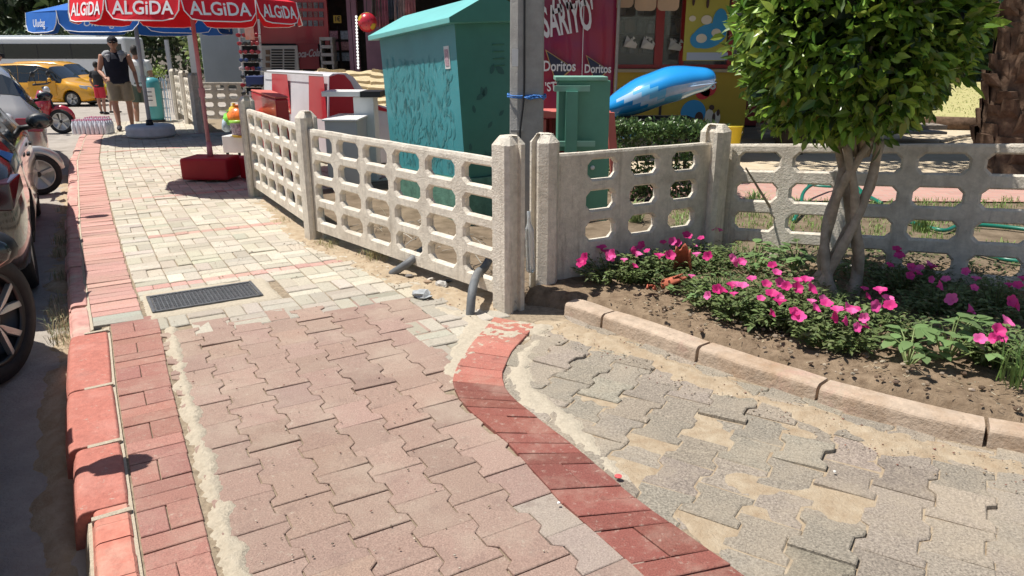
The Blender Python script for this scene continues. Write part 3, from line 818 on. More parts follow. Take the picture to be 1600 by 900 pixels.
# broad-leaved plants
M_broad = leaf_mat('broad_leaf', (.17,.28,.09), rough=.5, tr=.3)
def broad(px, py, n, rad, h, label, L0=.09, z=.12):
    g0 = gp(px, py, z); root = thing('broad_leaved_plant', label, 'plant', (g0.x, g0.y, .09), 0, 'young broad-leaved plants in the bed')
    mb = MB(); sb = MB()
    for i in range(n):
        a = rnd(0, 6.28); r = rad*rnd(.15, 1); top = Vector((r*math.cos(a), r*math.sin(a), h*rnd(.45, 1.1)))
        base = Vector((top.x*.15, top.y*.15, 0)); sb.tube([base, base.lerp(top, .6)+Vector((0, 0, .03)), top], [.005, .0035, .0025], 5, caps=False)
        for j in range(rnd(0, 1) < .5 and 3 or 2):
            aa = a + rnd(-1.4, 1.4); d = Vector((math.cos(aa), math.sin(aa), rnd(-.15, .35))); L_ = L0*rnd(.65, 1.25)
            leaf(mb, top + Vector((0, 0, rnd(-.02, .01))), d, Vector((0, 0, 1)), L_, L_*rnd(.62, .75), jcol((.17,.27,.10), .13, .05), fold=.12, droop=rnd(.1, .4), seg=4)
    mb.build('leaves', M_broad, root, colors=True, smooth=True); sb.build('stem', M_broad_stem, root, smooth=True)
M_broad_stem = mat('plant_stem', (.20,.26,.09), .6)
broad(1180, 400, 15, .20, .16, 'pale broad-leaved plant against the corner post foot', .075, .2)
broad(1245, 398, 17, .22, .16, 'broad-leaved plant left of the tree in front of the pierced fence', .075, .2)
broad(1090, 470, 9, .15, .10, 'small pale-leaved plant around the terracotta shard', .055)
broad(1420, 560, 13, .19, .13, 'broad-leaved plant at the soil edge nearest the tree shadow', .07)
broad(1480, 550, 18, .22, .19, 'tallest broad-leaved plant with pale heart leaves in the tree shadow', .09)
broad(1560, 540, 14, .20, .14, 'broad-leaved plant beside the single crimson bloom', .08)
broad(1330, 405, 9, .16, .14, 'broad-leaved plant right behind the braided trunk', .06, .2)
# grass-like tufts at the right edge
M_blade = leaf_mat('grass_blade', (.14,.22,.06), rough=.5, tr=.3)
def tuft(mb, c, n, r, h, cols, lean=.5, w=.006):
    for i in range(n):
        a = rnd(0, 6.28); rr = r*math.sqrt(random.random()); p = Vector(c)+Vector((rr*math.cos(a), rr*math.sin(a), 0))
        aa = rnd(0, 6.28); l = lean*rnd(.2, 1); hh = h*rnd(.5, 1.1); d = Vector((math.cos(aa)*l, math.sin(aa)*l, 0)); s_ = Vector((-math.sin(aa), math.cos(aa), 0))*w
        m = p + d*hh*.4 + Vector((0, 0, hh*.7)); e = p + d*hh*1.1 + Vector((0, 0, hh*.85))
        mb.add([p-s_, p+s_, m+s_*.8, m-s_*.8, e], [(0, 1, 2, 3), (3, 2, 4)], jcol(random.choice(cols), .2, .08))
for px, py, lab in ((1585, 600, 'long green grass tuft at the right end of the soil'), (1440, 362, 'light grass tuft at the fence foot right of the tree')):
    g0 = gp(px, py, .1); mb = MB(); tuft(mb, (0, 0, 0), 60, .07, .22, [(.16,.26,.07), (.12,.2,.05)], .8, .004)
    tag(mb.build('grass_tuft', M_blade, colors=True, loc=(g0.x, g0.y, .10)), lab, 'grass tuft')
# dry straw and weed bits on the soil
mb = MB()
for i in range(420):
    px, py = rnd(930, 1600), 0
    x, y = gp(px, rnd(480, 640), .1).x, 0
    s_, t_ = rnd(.2, 4.4), rnd(.02, .34); x, y = bedf(s_, t_)
    if sdist((x, y), bed) < .01: continue
    z = .115 + .02*fbm(x, y, 2.5); a = rnd(0, 6.28); L_ = rnd(.01, .035); d = Vector((math.cos(a), math.sin(a), rnd(-.1, .2)))*L_; s2 = Vector((-math.sin(a), math.cos(a), 0))*.0018
    p = Vector((x, y, z)); mb.add([p-s2, p+s2, p+d+s2, p+d-s2], [(0, 1, 2, 3)], jcol(random.choice([(.4,.32,.2), (.3,.22,.13), (.5,.45,.32), (.2,.14,.08)]), .2))
tag(mb.build('dry_litter', M_petleaf, colors=True), 'dry straw and twig litter scattered on the bare soil', 'litter', kind='stuff')
mb = MB()
for i in range(380):
    s_, t_ = rnd(.2, 4.4), rnd(.01, .42); x, y = bedf(s_, t_)
    if sdist((x, y), bed) < .01: continue
    r = rnd(.003, .012)*(1.5 if random.random() < .06 else 1); z = .10 + .02*fbm(x, y, 2.5) + .01*fbm(x, y, 40, 2) + .004
    mb.ell((x, y, z), (r*rnd(.8, 1.4), r, r*.7), 5, 4, col=jcol(random.choice([(.25,.18,.12), (.20,.14,.09), (.38,.31,.23)]), .2))
tag(mb.build('soil_clods', M_petleaf, colors=True), 'small clods and grit lying on the bare soil', 'soil clods', kind='stuff')
# terracotta shards
M_terra = mat('terracotta', (.46,.13,.075), .75, .3, nscale=12, namp=.25, bump=.3, stain=(.25,.12,.08), sscale=5, samt=.5)
def shard(name, px, py, r, L_, rx, rz, lab, z=.14, a1=R(200)):
    g0 = gp(px, py, z); mb = MB(); vs = []; n = 12; m = 6
    for j in range(m+1):
        for k in range(n+1):
            a = a1*k/n; rr = r*(1-.18*j/m)
            zz = L_*(j/m) + (.03*math.sin(k*1.3) if j == m else 0)
            vs.append((rr*math.cos(a), rr*math.sin(a), zz))
    fs = [(j*(n+1)+k, j*(n+1)+k+1, (j+1)*(n+1)+k+1, (j+1)*(n+1)+k) for j in range(m) for k in range(n)]
    mb.add(vs, fs); o = mb.build(name, M_terra, smooth=True, loc=g0, rot=0); md = o.modifiers.new('s', 'SOLIDIFY'); md.thickness = .010
    o.rotation_euler = (R(rx), R(10), R(rz)); return tag(o, lab, 'pot shard', 'terracotta shards')
shard('terracotta_shard', 1066, 428, .060, .20, 28, -35, 'large curved terracotta shard standing among the petunias', .13)
shard('terracotta_shard', 1040, 447, .045, .12, 60, 40, 'smaller terracotta shard leaning under the large one', .12)
shard('terracotta_shard', 1018, 452, .03, .08, 70, -20, 'smallest pale terracotta shard on the soil edge', .12)
# ---------------------------------------------------------------- things behind the fences
class PX(MB):                                   # boxes given by a rectangle seen in the photo and a distance
    def pbox(s, x0, y0, x1, y1, Y, th=.03, col=None, rot=0):
        cx, cy = (x0+x1)/2, (y0+y1)/2
        a, b_ = at(x0, cy, Y), at(x1, cy, Y); z0, z1 = at(cx, y1, Y).z, at(cx, y0, Y).z
        return s.box(((a.x+b_.x)/2, Y+th/2, (z0+z1)/2), (abs(b_.x-a.x), th, abs(z1-z0)), rot if rot else None, col)
def brickmat(name, c1, c2, mortar, scale, rough=.9):
    m = mat(name, c1, rough, .2, bump=.3, bscale=60, nscale=0); N = m.node_tree.nodes; L = m.node_tree.links
    t = N.new('ShaderNodeTexBrick'); t.inputs['Color1'].default_value = (*c1, 1); t.inputs['Color2'].default_value = (*c2, 1); t.inputs['Mortar'].default_value = (*mortar, 1)
    t.inputs['Scale'].default_value = scale; t.inputs['Mortar Size'].default_value = .015
    tc = N.new('ShaderNodeTexCoord'); L.new(tc.outputs['Object'], t.inputs['Vector']); L.new(t.outputs[0], N['Principled BSDF'].inputs['Base Color']); return m
M_pathb = brickmat('path_brick', (.50,.29,.24), (.44,.25,.21), (.40,.34,.28), 2.4)
M_dry = mat('dry_ground', (.50,.40,.27), .95, .1, nscale=6, col2=(.60,.51,.38), bump=.8, bscale=40)
M_shadeground = mat('shaded_soil', (.12,.09,.06), .95, .1, nscale=5, col2=(.26,.20,.14), bump=1, bscale=40)  # soil colour darkened to stand in for shade behind the fences
M_lawn = mat('lawn_ground', (.34,.34,.13), .95, .1, nscale=3, col2=(.50,.43,.22), bump=1, bscale=30)
make_sheet('garden_soil', [(1.45, 5.4), (.25, 4.75), (-.05, 4.5), (-1.5, 6.1), (-2.5, 8.0), (-2.4, 9.6), (9, 9.7), (9, 4.3), (4.5, 4.3)], -.004, M_shadeground)
make_sheet('garden_path', [(1.1, 7.75), (9, 7.5), (9, 9.1), (1.1, 9.3)], .012, M_pathb)
make_sheet('dry_ground', [(-.6, 9.7), (16, 9.7), (22, 17), (-.4, 17)], -.006, M_dry)
make_sheet('lawn', [(2.4, 16.6), (30, 16.2), (50, 40), (2.4, 40)], .004, M_lawn)
mb = MB()
for i in range(2600):
    x, y = rnd(1.5, 7.0), rnd(5.5, 7.75)
    if fbm(x, y, 2.2) < -.15 and y < 6.4: continue
    if random.random() < .3: tuft(mb, (x, y, 0), 5, .05, rnd(.05, .10), [(.22,.33,.09), (.28,.38,.12), (.15,.24,.06)], .9, .003)
    else: tuft(mb, (x, y, 0), 3, .05, rnd(.03, .06), [(.25,.36,.10), (.20,.30,.08)], 1.2, .004)
tag(mb.build('garden_grass', M_blade, colors=True), 'short green grass between the pierced fence and the pink path', 'grass', kind='stuff')
mb = MB()
for i in range(5000):
    x, y = rnd(4, 26), rnd(16.6, 38); tuft(mb, (x, y, 0), 2, .1, rnd(.03, .07), [(.30,.34,.11), (.46,.42,.18), (.38,.38,.15)], 1.3, .012)
tag(mb.build('lawn_grass', M_blade, colors=True), 'patchy sun-dried lawn between the hedge and the palm', 'grass', kind='stuff')
def spiky(px, py, lab, n=70, h=.22, z=0):
    g0 = gp(px, py, z); mb = MB(); tuft(mb, (0, 0, 0), n, .08, h, [(.30,.38,.16), (.22,.31,.11)], 1.0, .006)
    tag(mb.build('spider_plant', M_blade, colors=True, loc=g0), lab, 'plant', 'strappy plants behind the fence')
spiky(992, 345, 'strappy pale plant seen through the middle hole of the three-column fence')
spiky(1065, 375, 'strappy plant seen through the lowest right hole of the three-column fence')
spiky(1000, 300, 'strappy plant in shade below the clipped hedge')
spiky(1180, 325, 'strappy dark plant at the left end of the garden path')
spiky(1245, 330, 'strappy plant beside the coiled green hose', 40, .16)
# hose
M_hose = mat('hose_green', (.01,.16,.11), .35, .5)
def gpl(l, z=.03): return [gp(x, y, z+dz) for x, y, dz in l]
def smooth_path(P, n=6):
    P = [Vector(p) for p in P]; out_ = []
    for i in range(len(P)-1):
        p0, p1, p2, p3 = P[max(i-1, 0)], P[i], P[i+1], P[min(i+2, len(P)-1)]
        for k in range(n):
            t = k/n; out_.append(.5*((2*p1)+(p2-p0)*t+(2*p0-5*p1+4*p2-p3)*t*t+(3*p1-p0-3*p2+p3)*t**3))
    return out_+[P[-1]]
mb = MB(); mb.tube(smooth_path(gpl([(1240,345,0),(1250,325,.05),(1256,300,.1),(1275,287,.12),(1305,288,.06),(1340,300,.02),(1378,318,0),(1350,302,.02),(1330,286,.0),(1300,292,0),(1262,289,.0)], .02)), .018, 8)
tag(mb.build('garden_hose', M_hose, smooth=True), 'coiled dark green hose lying on the pink path behind the trunk', 'hose', 'green hoses')
mb = MB(); mb.tube(smooth_path(gpl([(1370,325,0),(1400,340,0),(1440,352,0),(1475,360,0),(1500,352,0),(1540,352,0),(1600,358,0),(1680,372,0)], .03)), .018, 8)
tag(mb.build('garden_hose', M_hose, smooth=True), 'green hose stretched over the grass seen through the third hole row', 'hose', 'green hoses')
mb = MB(); mb.tube(smooth_path(gpl([(1480,380,0),(1530,395,0),(1570,405,0),(1620,412,0),(1700,425,0)], .03)), .018, 8)
tag(mb.build('garden_hose', M_hose, smooth=True), 'green hose in the shade seen through the lowest hole row', 'hose', 'green hoses')
mb = MB(); a, b_ = at(1165, 262, 5.0), gp(1232, 388, .1); m_ = a.lerp(b_, .5)+Vector((.02, 0, .01)); mb.tube([a, m_, b_], [.006, .010, .012], 6)
tag(mb.build('stick', M_bark), 'thin pale stick leaning against the fence between corner post and tree', 'stick')
# palm trunk
M_palm = mat('palm_bark', (.13,.085,.058), .95, .1, nscale=9, namp=.5, bump=1, bscale=25, stain=(.10,.06,.04), sscale=5, samt=.7)  # bark colour darkened to stand in for shade on the trunk
pc_ = at(1604, 240, 9.55); palm = thing('palm_tree', 'thick rough palm trunk rising at the right edge behind the fence', 'tree', (pc_.x, 9.75, 0))
mb = MB(); PR = .47
mb.lathe([(PR*1.05, -.1), (PR*.98, .3), (PR*.95, 3.0), (PR*.9, 5.2)], n=20)
for row in range(26):
    z = .05+row*.2
    for k in range(9):
        a = 2*math.pi*(k+.5*(row % 2))/9 + rnd(-.2, .2); r = PR*.93
        w = rnd(.12, .21); h = rnd(.16, .32); o_ = rnd(.03, .13)
        rad = Vector((math.cos(a), math.sin(a), 0)); tan = Vector((-math.sin(a), math.cos(a), 0)); c = rad*r + Vector((0, 0, z+rnd(-.08, .08)))
        vs = [c-tan*w, c+tan*w, c+tan*w*.75+Vector((0, 0, h))+rad*o_*.6, c-tan*w*.75+Vector((0, 0, h))+rad*o_*.6,
              c-tan*w*.5+rad*o_*.8+Vector((0, 0, h*.45)), c+tan*w*.5+rad*o_*.9+Vector((0, 0, h*.4)), c+tan*w*.5+rad*o_*1.3+Vector((0, 0, h*.98)), c-tan*w*.45+rad*o_*1.25+Vector((0, 0, h*1.0))]
        mb.add(vs, [(0, 1, 5, 4), (4, 5, 6, 7), (1, 2, 6, 5), (0, 4, 7, 3), (3, 7, 6, 2)])
mb.build('trunk', M_palm, palm)
M_frond = leaf_mat('palm_frond', (.07,.12,.03), rough=.45, tr=.25)
mb = MB()
for k in range(38):
    a = rnd(0, 6.28); el = rnd(-.1, 1.1); L_ = rnd(2.6, 3.4); pts = []
    for i in range(9):
        f = i/8; h = math.sin(el)*L_*f - 1.5*f*f; r = math.cos(el)*L_*f; pts.append(Vector((math.cos(a)*r, math.sin(a)*r, 5.2+h)))
    mb.tube(pts, [.03-.003*i for i in range(9)], 4, caps=False, col=(.16,.2,.07))
    side = Vector((-math.sin(a), math.cos(a), 0))
    for i in range(1, 8):
        for q in range(3):
            p = pts[i].lerp(pts[min(i+1, 8)], q/3); d = (pts[min(i+1, 8)]-pts[i]).normalized()
            for sg in (-1, 1): leaf(mb, p, (side*sg+d*.5+Vector((0, 0, rnd(-.5, .1)))).normalized(), Vector((0, 0, 1)), .55*(1-.5*abs(i/8-.4)), .05, jcol((.07,.12,.035), .2))
mb.build('fronds', M_frond, palm, colors=True)
# hedge behind the shaded fence
M_hedge = leaf_mat('hedge_leaf', (.06,.11,.03), rough=.35, tr=.2)
def hedge(c, L_, W_, H_, rot, n, lab, cols, ls=.035, name='clipped_hedge', cat='hedge'):
    root = thing(name, lab, cat, c, rot); mb = MB()
    for i in range(n):
        x, y, z = rnd(-1, 1), rnd(-1, 1), rnd(0, 1); sel = random.random()
        if sel < .4: z = rnd(.85, 1)
        elif sel < .75: y = random.choice((-1, 1))*rnd(.85, 1)
        p = Vector((x*L_/2, y*W_/2, z*H_)); p += rvec()*.03; p.z += .05*fbm(p.x, p.y, 3); p.z = max(p.z, .02)
        l = rnd(.7, 1.3)*ls; leaf(mb, p, (rvec()+Vector((0, 0, .4))), rvec(), l, l*.55, jcol(random.choice(cols), .25, .08))
    mb.build('foliage', M_hedge, root, colors=True); mb = MB()
    for i in range(int(L_/.12)):
        x = -L_/2+.06+i*.12; mb.tube([(x, 0, 0), (x+rnd(-.05, .05), rnd(-.1, .1), H_*.8)], [.01, .004], 5)
    mb.build('stem', M_bark, root)
h0 = at(1030, 222, 8.0); hedge((h0.x+.06, 8.0, .0), 1.15, .5, .78, 0, 5200, 'low clipped glossy hedge behind the shaded fence under the blue float', [(.07,.13,.035), (.05,.09,.025), (.12,.19,.06)], .05)
# --- teal utility cabinet
M_teal = mat('teal_paint', (.06,.30,.33), .38, .5, nscale=1.5, namp=.12, bump=.05, bscale=80)
M_tealroof = mat('teal_roof_paint', (.17,.50,.47), .42, .5, nscale=2, namp=.1)
M_tealleaf = mat('teal_leaf_print', (.055,.265,.29), .5, .4, nscale=4, namp=.3)
M_teallight = mat('teal_leaf_outline', (.17,.40,.40), .5, .4)
M_greenend = mat('green_cabinet_paint', (.045,.20,.15), .4, .5, nscale=2, namp=.15)
M_plinth = mat('plinth_green', (.10,.22,.17), .9, .2, nscale=10, namp=.3, bump=.8, bscale=40)
M_white = mat('white_plastic', (.72,.72,.70), .45, .5, nscale=5, namp=.05)
M_ink = mat('black_ink', (.02,.02,.02), .6)
def local(root, p): return p
cb = thing('utility_cabinet', 'tall teal metal utility cabinet painted with leaves, leaning a little, under a pitched roof', 'cabinet', (-.10, 6.95, 0))
cb.rotation_euler = (0, 0, 0)
# corners: F = near corner, L = far left, B = far right; tilt by placing tops from the photo
dS = Vector((-SA, CA, 0)); dT = Vector((CA, SA, 0))
topF = at(710, 37, 6.6); botF = at(725, 240, 6.6); ax = (topF-botF); ax_n = ax/ax.z        # lean per metre
base0 = botF + ax_n*(.42-botF.z); LEN, WID = 1.72, .66
tilt = Vector((0, 0, -.062))
def cp(s_, t_, z): return base0 + (dS + tilt)*s_ + (dT*1.0 - tilt*.6)*t_ + ax_n*(z-.42) - Vector((0,0,0))
Ht = topF.z
P4 = [cp(0, 0, .42), cp(0, WID, .42), cp(LEN, WID, .42), cp(LEN, 0, .42)]; Q4 = [cp(0, 0, Ht), cp(0, WID, Ht), cp(LEN, WID, Ht), cp(LEN, 0, Ht)]
CBODY = MB(); CBODY.hexa(P4, Q4); CBODY.mi = [0, 0, 1, 0, 0, 0]
rz = .045; ov = .09; rh = .19
def rp(s_, t_, z): return cp(s_, t_, Ht+z)
mb = MB()
e = [rp(-ov, -ov, .0), rp(-ov, WID+ov, .0), rp(LEN+ov, WID+ov, .0), rp(LEN+ov, -ov, .0)]
f_ = [rp(-ov, -ov, rz), rp(-ov, WID+ov, rz), rp(LEN+ov, WID+ov, rz), rp(LEN+ov, -ov, rz)]
rg = [rp(-ov, WID/2, rz+rh), rp(LEN+ov, WID/2, rz+rh)]
mb.add(e+f_+rg, [(3,2,1,0), (0,1,5,4), (1,2,6,5), (2,3,7,6), (3,0,4,7), (4,5,8), (6,7,9), (5,6,9,8), (7,4,8,9)])
mb.m = 0; mb.mi = [0]*9; mb.mi[1] = 1; mb.mi[5] = 1
mb.build('roof', [M_tealroof, M_greenend], cb, world=True, bevel=.004)
mb = MB(); mb.hexa([cp(-.04, -.04, -.02-.0), cp(-.04, WID+.04, -.02), cp(LEN+.04, WID+.04, -.02), cp(LEN+.04, -.04, -.02)], [cp(-.04, -.04, .415), cp(-.04, WID+.04, .415), cp(LEN+.04, WID+.04, .415), cp(LEN+.04, -.04, .415)])
mb.build('plinth', M_plinth, cb, world=True)
# painted leaves on the two faces
def leafprint(mb, mo, org, ux, uy, nrm, n, w, h):
    for i in range(n):
        cx_, cy_ = rnd(.08, .94)*w, rnd(.04, .96)**1.25*h*.82; a = rnd(60, 120); L_ = rnd(.07, .13)
        if random.random() < .5: a += random.choice((-45, 45))
        d = Vector((math.cos(R(a)), math.sin(R(a)))); s_ = Vector((-d.y, d.x)); pts = []
        for f, ww in ((0, 0), (.2, .7), (.45, 1), (.75, .7), (1, 0)): pts.append((d*L_*f + s_*L_*.24*ww))
        for f, ww in ((.75, .7), (.45, 1), (.2, .7)): pts.append((d*L_*f - s_*L_*.24*ww))
        W3 = [org + ux*(cx_+p.x) + uy*(cy_+p.y) + nrm*(.003) for p in pts]; mb.add(W3, [tuple(range(len(W3)))])
        # outline stem
        st_ = [org + ux*(cx_+q.x) + uy*(cy_+q.y) + nrm*.0045 for q in (d*L_*-.5-s_*.002, d*L_*-.5+s_*.003, d*L_*.8+s_*.001, d*L_*.8-s_*.001)]
        mo.add(st_, [(0, 1, 2, 3)])
uy = (Q4[0]-P4[0]).normalized(); Hh = (Q4[0]-P4[0]).length
mb = MB(); mo = MB()
n1 = -(dT); n1 = (P4[3]-P4[0]).cross(uy).normalized(); n1 = n1 if n1.dot(dT) < 0 else -n1
leafprint(mb, mo, P4[0], (P4[3]-P4[0]).normalized(), uy, n1, 210, LEN, Hh)
n2 = (P4[1]-P4[0]).cross(uy).normalized(); n2 = n2 if n2.dot(dS) < 0 else -n2
CBODY.m = 2; CBODY.add(mb.v, mb.f); CBODY.m = 3; CBODY.add(mo.v, mo.f)
mb = MB(); mo = MB(); M_gleaf = mat('green_leaf_print', (.028,.12,.10), .5)
leafprint(mb, mo, P4[0], (P4[1]-P4[0]).normalized(), uy, n2, 16, WID, Hh)
CBODY.m = 4; CBODY.add(mb.v, mb.f); CBODY.build('body', [M_teal, M_greenend, M_tealleaf, M_teallight, M_gleaf], cb, world=True)
mb = MB()
for i in range(4):
    o = P4[0] + (P4[1]-P4[0]).normalized()*(WID*.62) + uy*(Hh*(.86-.045*i)) + n2*.006; u_ = (P4[1]-P4[0]).normalized()*.055
    mb.hexa([o-u_, o+u_, o+u_-n2*.01, o-u_-n2*.01], [o-u_+uy*.008+n2*.006, o+u_+uy*.008+n2*.006, o+u_+uy*.01-n2*.01, o-u_+uy*.01-n2*.01])
mb.build('vent_slots', M_greenend, cb, world=True)
M4 = face_frame(P4[0] + (P4[3]-P4[0]).normalized()*.18 + uy*(Hh*.80) + n1*.004, -(P4[3]-P4[0]).normalized(), uy)
mb = MB(); mb.box((0, 0, 0), (.10, .19, .004)); mb.v = [M4 @ v for v in mb.v]; stk = mb.build('sticker', M_white, cb, world=True)
M_pinkprint = mat('sticker_print', (.45,.30,.34), .6, nscale=90, namp=.6); mb = MB(); mb.box((0, 0, .004), (.07, .14, .003)); mb.v = [M4 @ v for v in mb.v]; mb.build('sticker_print', M_pinkprint, cb, world=True)
# --- concrete utility pole
up = at(822, 300, 5.55); pole = thing('utility_pole', 'slim grey concrete utility pole rising behind the two fence posts', 'pole', (up.x+.0, 5.6, 0))
mb = MB(); n = 8
def osec(z, w, d, c=.03): return [(-w, -d+c, z), (-w+c*1.8, -d, z), (w-c*.4, -d, z), (w, -d+c*.4, z), (w, d, z), (-w, d, z)]
lv = [osec(-.1, .128, .11), osec(3.2, .112, .10), osec(6.5, .09, .08)]; vs = sum(lv, []); k = 6
mb.add(vs, [(i*k+j, i*k+(j+1) % k, (i+1)*k+(j+1) % k, (i+1)*k+j) for i in range(2) for j in range(k)] + [tuple(range(2*k, 3*k))])
mb.build('shaft', M_conc2, pole, rot=0, bevel=.006)
M_black = mat('black_plastic', (.018,.018,.02), .5, .4); M_blue_rope = mat('blue_rope', (.05,.20,.55), .6, nscale=80, namp=.4)
mb = MB(); mb.tube(smooth_path([(-.028, -.125, 3.4), (-.03, -.118, 2.6), (-.022, -.128, 2.0), (-.02, -.130, 1.5), (-.022, -.128, 1.2), (-.05, -.15, .9), (-.03, -.14, .5)]), .008, 6); mb.build('cable', M_black, pole, smooth=True)
mb = MB(); z_ = at(820, 152, 5.5).z
for q in range(2):
    pts = []
    for i in range(21):
        a = 2*math.pi*i/20; pts.append((.138*max(-1, min(1, 1.25*math.cos(a))), .122*max(-1, min(1, 1.25*math.sin(a))), z_+.012*q+.004*math.sin(i*1.7)))
    mb.tube(pts, .0055, 5)
for q in range(9): mb.tube([(-.02+.012*q+rnd(-.01, .01), -.128, z_+.004), (.0+.012*q, -.145, z_+rnd(-.01, .02)), (.012*q+.03, -.132, z_+rnd(-.02, .02))], .005, 5)
mb.build('rope', M_blue_rope, pole, smooth=True)
mb = MB(); mb.box((-.085, -.1125, at(802, 90, 5.5).z), (.045, .004, .12)); mb.build('sticker', M_white, pole)
mb = MB(); mb.box((-.072, -.117, .95), (.085, .012, .018)); mb.build('band', M_conc2, pole)
# --- green box on a steel stand, seen from behind
M_box = mat('green_enamel', (.09,.28,.20), .42, .5, nscale=3, namp=.12); M_boxl = mat('green_enamel_light', (.22,.42,.33), .45, .5, nscale=4, namp=.12)
gY = 5.75; g0 = at(912, 240, gY); gb = thing('meter_box', 'small green metal meter box on a bracketed post behind the shaded fence', 'box', (g0.x, gY, 0))
mb = PX(); mb.pbox(872, 126, 952, 236, gY+.06, .25); 
o = mb.build('body', M_box, gb, world=True, bevel=.004)
mb = PX(); mb.pbox(868, 120, 950, 126, gY+.03, .30); mb.build('lid', M_boxl, gb, world=True, bevel=.003)
mb = PX(); mb.pbox(866, 134, 922, 143, gY-.02, .03); mb.build('bracket', M_boxl, gb, world=True); mb = PX(); mb.pbox(869, 221, 930, 229, gY-.02, .03); mb.build('bracket', M_boxl, gb, world=True)
mb = PX(); mb.pbox(882, 143, 900, 420, gY-.06, .06); mb.build('post', M_box, gb, world=True, bevel=.004)
mb = PX(); mb.pbox(905, 236, 950, 345, gY+.08, .16); mb.build('base', M_box, gb, world=True)
mb = MB(); pk = at(926, 262, gY+.06); mb.ell(pk, .018, 8, 6); mb.build('lock', M_white, gb, world=True, smooth=True)
# --- red chair / bench bits
M_redp = mat('red_plastic', (.50,.05,.045), .4, .5, nscale=6, namp=.1); M_redl = mat('red_faded_plastic', (.62,.16,.13), .5, .4, nscale=6, namp=.1)
M_dred = mat('dark_red_paint', (.20,.015,.015), .5, .4, nscale=5, namp=.15)
rc = thing('red_bench', 'red slatted bench between the concrete pole and the green meter box', 'bench', (at(865, 240, 7.2).x, 7.2, 0))
mb = PX(); mb.pbox(842, 174, 955, 184, 7.2, .38); mb.build('seat', M_redl, rc, world=True, bevel=.006)
mb = PX(); mb.pbox(845, 185, 952, 246, 7.32, .03)
for q in range(9): mb.pbox(846+12*q, 186, 850+12*q, 245, 7.29, .02)
mb.build('front_panel', M_dred, rc, world=True)
mb = MB(); a, b_ = at(952, 176, 7.1), at(966, 260, 7.1); b_.z = 0; mb.hexa([b_+Vector((-.03, 0, 0)), b_+Vector((.05, 0, 0)), b_+Vector((.05, .06, 0)), b_+Vector((-.03, .06, 0))], [a+Vector((-.02, 0, 0)), a+Vector((.05, 0, 0)), a+Vector((.05, .06, 0)), a+Vector((-.02, .06, 0))]); mb.build('leg', M_redl, rc, world=True)
mb = MB(); a, b_ = at(848, 186, 7.3), at(848, 260, 7.3); mb.box((a.x, 7.25, a.z/2), (.06, .06, a.z)); mb.build('leg', M_redl, rc, world=True)
# --- right kiosk
M_yel = mat('yellow_panel', (.46,.32,.03), .45, .4, nscale=2, namp=.08); M_wood = mat('dark_wood', (.05,.035,.03), .6, .3, nscale=6, namp=.4)
M_glass = mat('shop_glass', (.75,.8,.8), .04, .5, trans=.9); M_redframe = mat('red_window_frame', (.40,.03,.03), .4, .5, nscale=4, namp=.1)
M_awn = mat('cream_awning', (.60,.43,.30), .8, .2, nscale=3, namp=.1); M_dark = mat('dark_interior', (.03,.028,.027), .8, .2, nscale=4, namp=.5)
M_bluep = mat('blue_print', (.03,.30,.60), .5); M_cream = M_cream; M_redprint = mat('red_print', (.65,.03,.04), .5); M_brown = mat('chocolate_print', (.07,.03,.02), .5)
M_skin_cream = mat('cream_print', (.75,.68,.55), .5)
KY = 13.6; kx = at(1060, 195, KY).x
kk = thing('snack_kiosk', 'snack kiosk with a yellow counter and dark shelves behind red framed windows', 'kiosk', (kx, KY, 0))
mb = PX(); mb.pbox(845, 112, 1166, 212, KY, .06); mb.build('counter_panel', M_yel, kk, world=True)
mb = PX(); mb.pbox(845, 108, 1180, 113, KY-.1, .45); mb.build('counter_top', mat('beige_edge', (.45,.38,.25), .5), kk, world=True)
mb = PX(); mb.pbox(1030, 114, 1034, 212, KY-.012, .008); mb.build('panel_seam', M_wood, kk, world=True)
mb = PX()
for x in (958, 1026, 1066, 1142, 1200): mb.pbox(x, -60, x+(13 if x == 1026 else 7), 108, KY+.05, .08)
mb.pbox(955, 101, 1240, 107, KY+.02, .08); mb.build('window_frame', M_redframe, kk, world=True)
mb = PX(); mb.pbox(960, -60, 1200, 101, KY+.10, .012); mb.build('glass', M_glass, kk, world=True)
mb = PX(); mb.pbox(840, -60, 1300, 200, KY+2.2, .08); mb.build('back_wall', M_dark, kk, world=True)
mb = PX(); mb.pbox(1166, -60, 1300, 196, KY+.3, .06); mb.build('side_panel', M_dred, kk, world=True)
mb = PX()
for yy in (25, 55, 85): mb.pbox(950, yy, 1200, yy+3, KY+1.2, .35)
mb.build('shelf', M_wood, kk, world=True)
zt = at(1000, -60, KY).z
mb = MB(); mb.box((kx+.1, KY+.3, 2.95), (6.0, 6.2, .12)); mb.build('roof', M_dark, kk, world=True)  # unseen above the view, overhang extended forward to shade the counter
# scalloped valance
mb = MB(); a, b_ = at(955, 5, KY-.9), at(1062, 5, KY-.9)
for q in range(3):
    x0 = lerp(a.x, b_.x, q/3)+.01; x1 = lerp(a.x, b_.x, (q+1)/3)-.01; zl = at(1000, 17 if q else 12, KY-.9).z; w = x1-x0
    prof = [(x0, 1.2), (x0, .06), (x0+w*.08, .015), (x0+w*.2, 0), (x1-w*.2, 0), (x1-w*.08, .015), (x1, .06), (x1, 1.2)]
    mb.prism([(x, z+zl) for x, z in prof], 0, .012, Matrix.Rotation(R(90), 3, 'X'), (0, KY-.9, 0))
mb.build('awning', M_awn, kk, world=True)
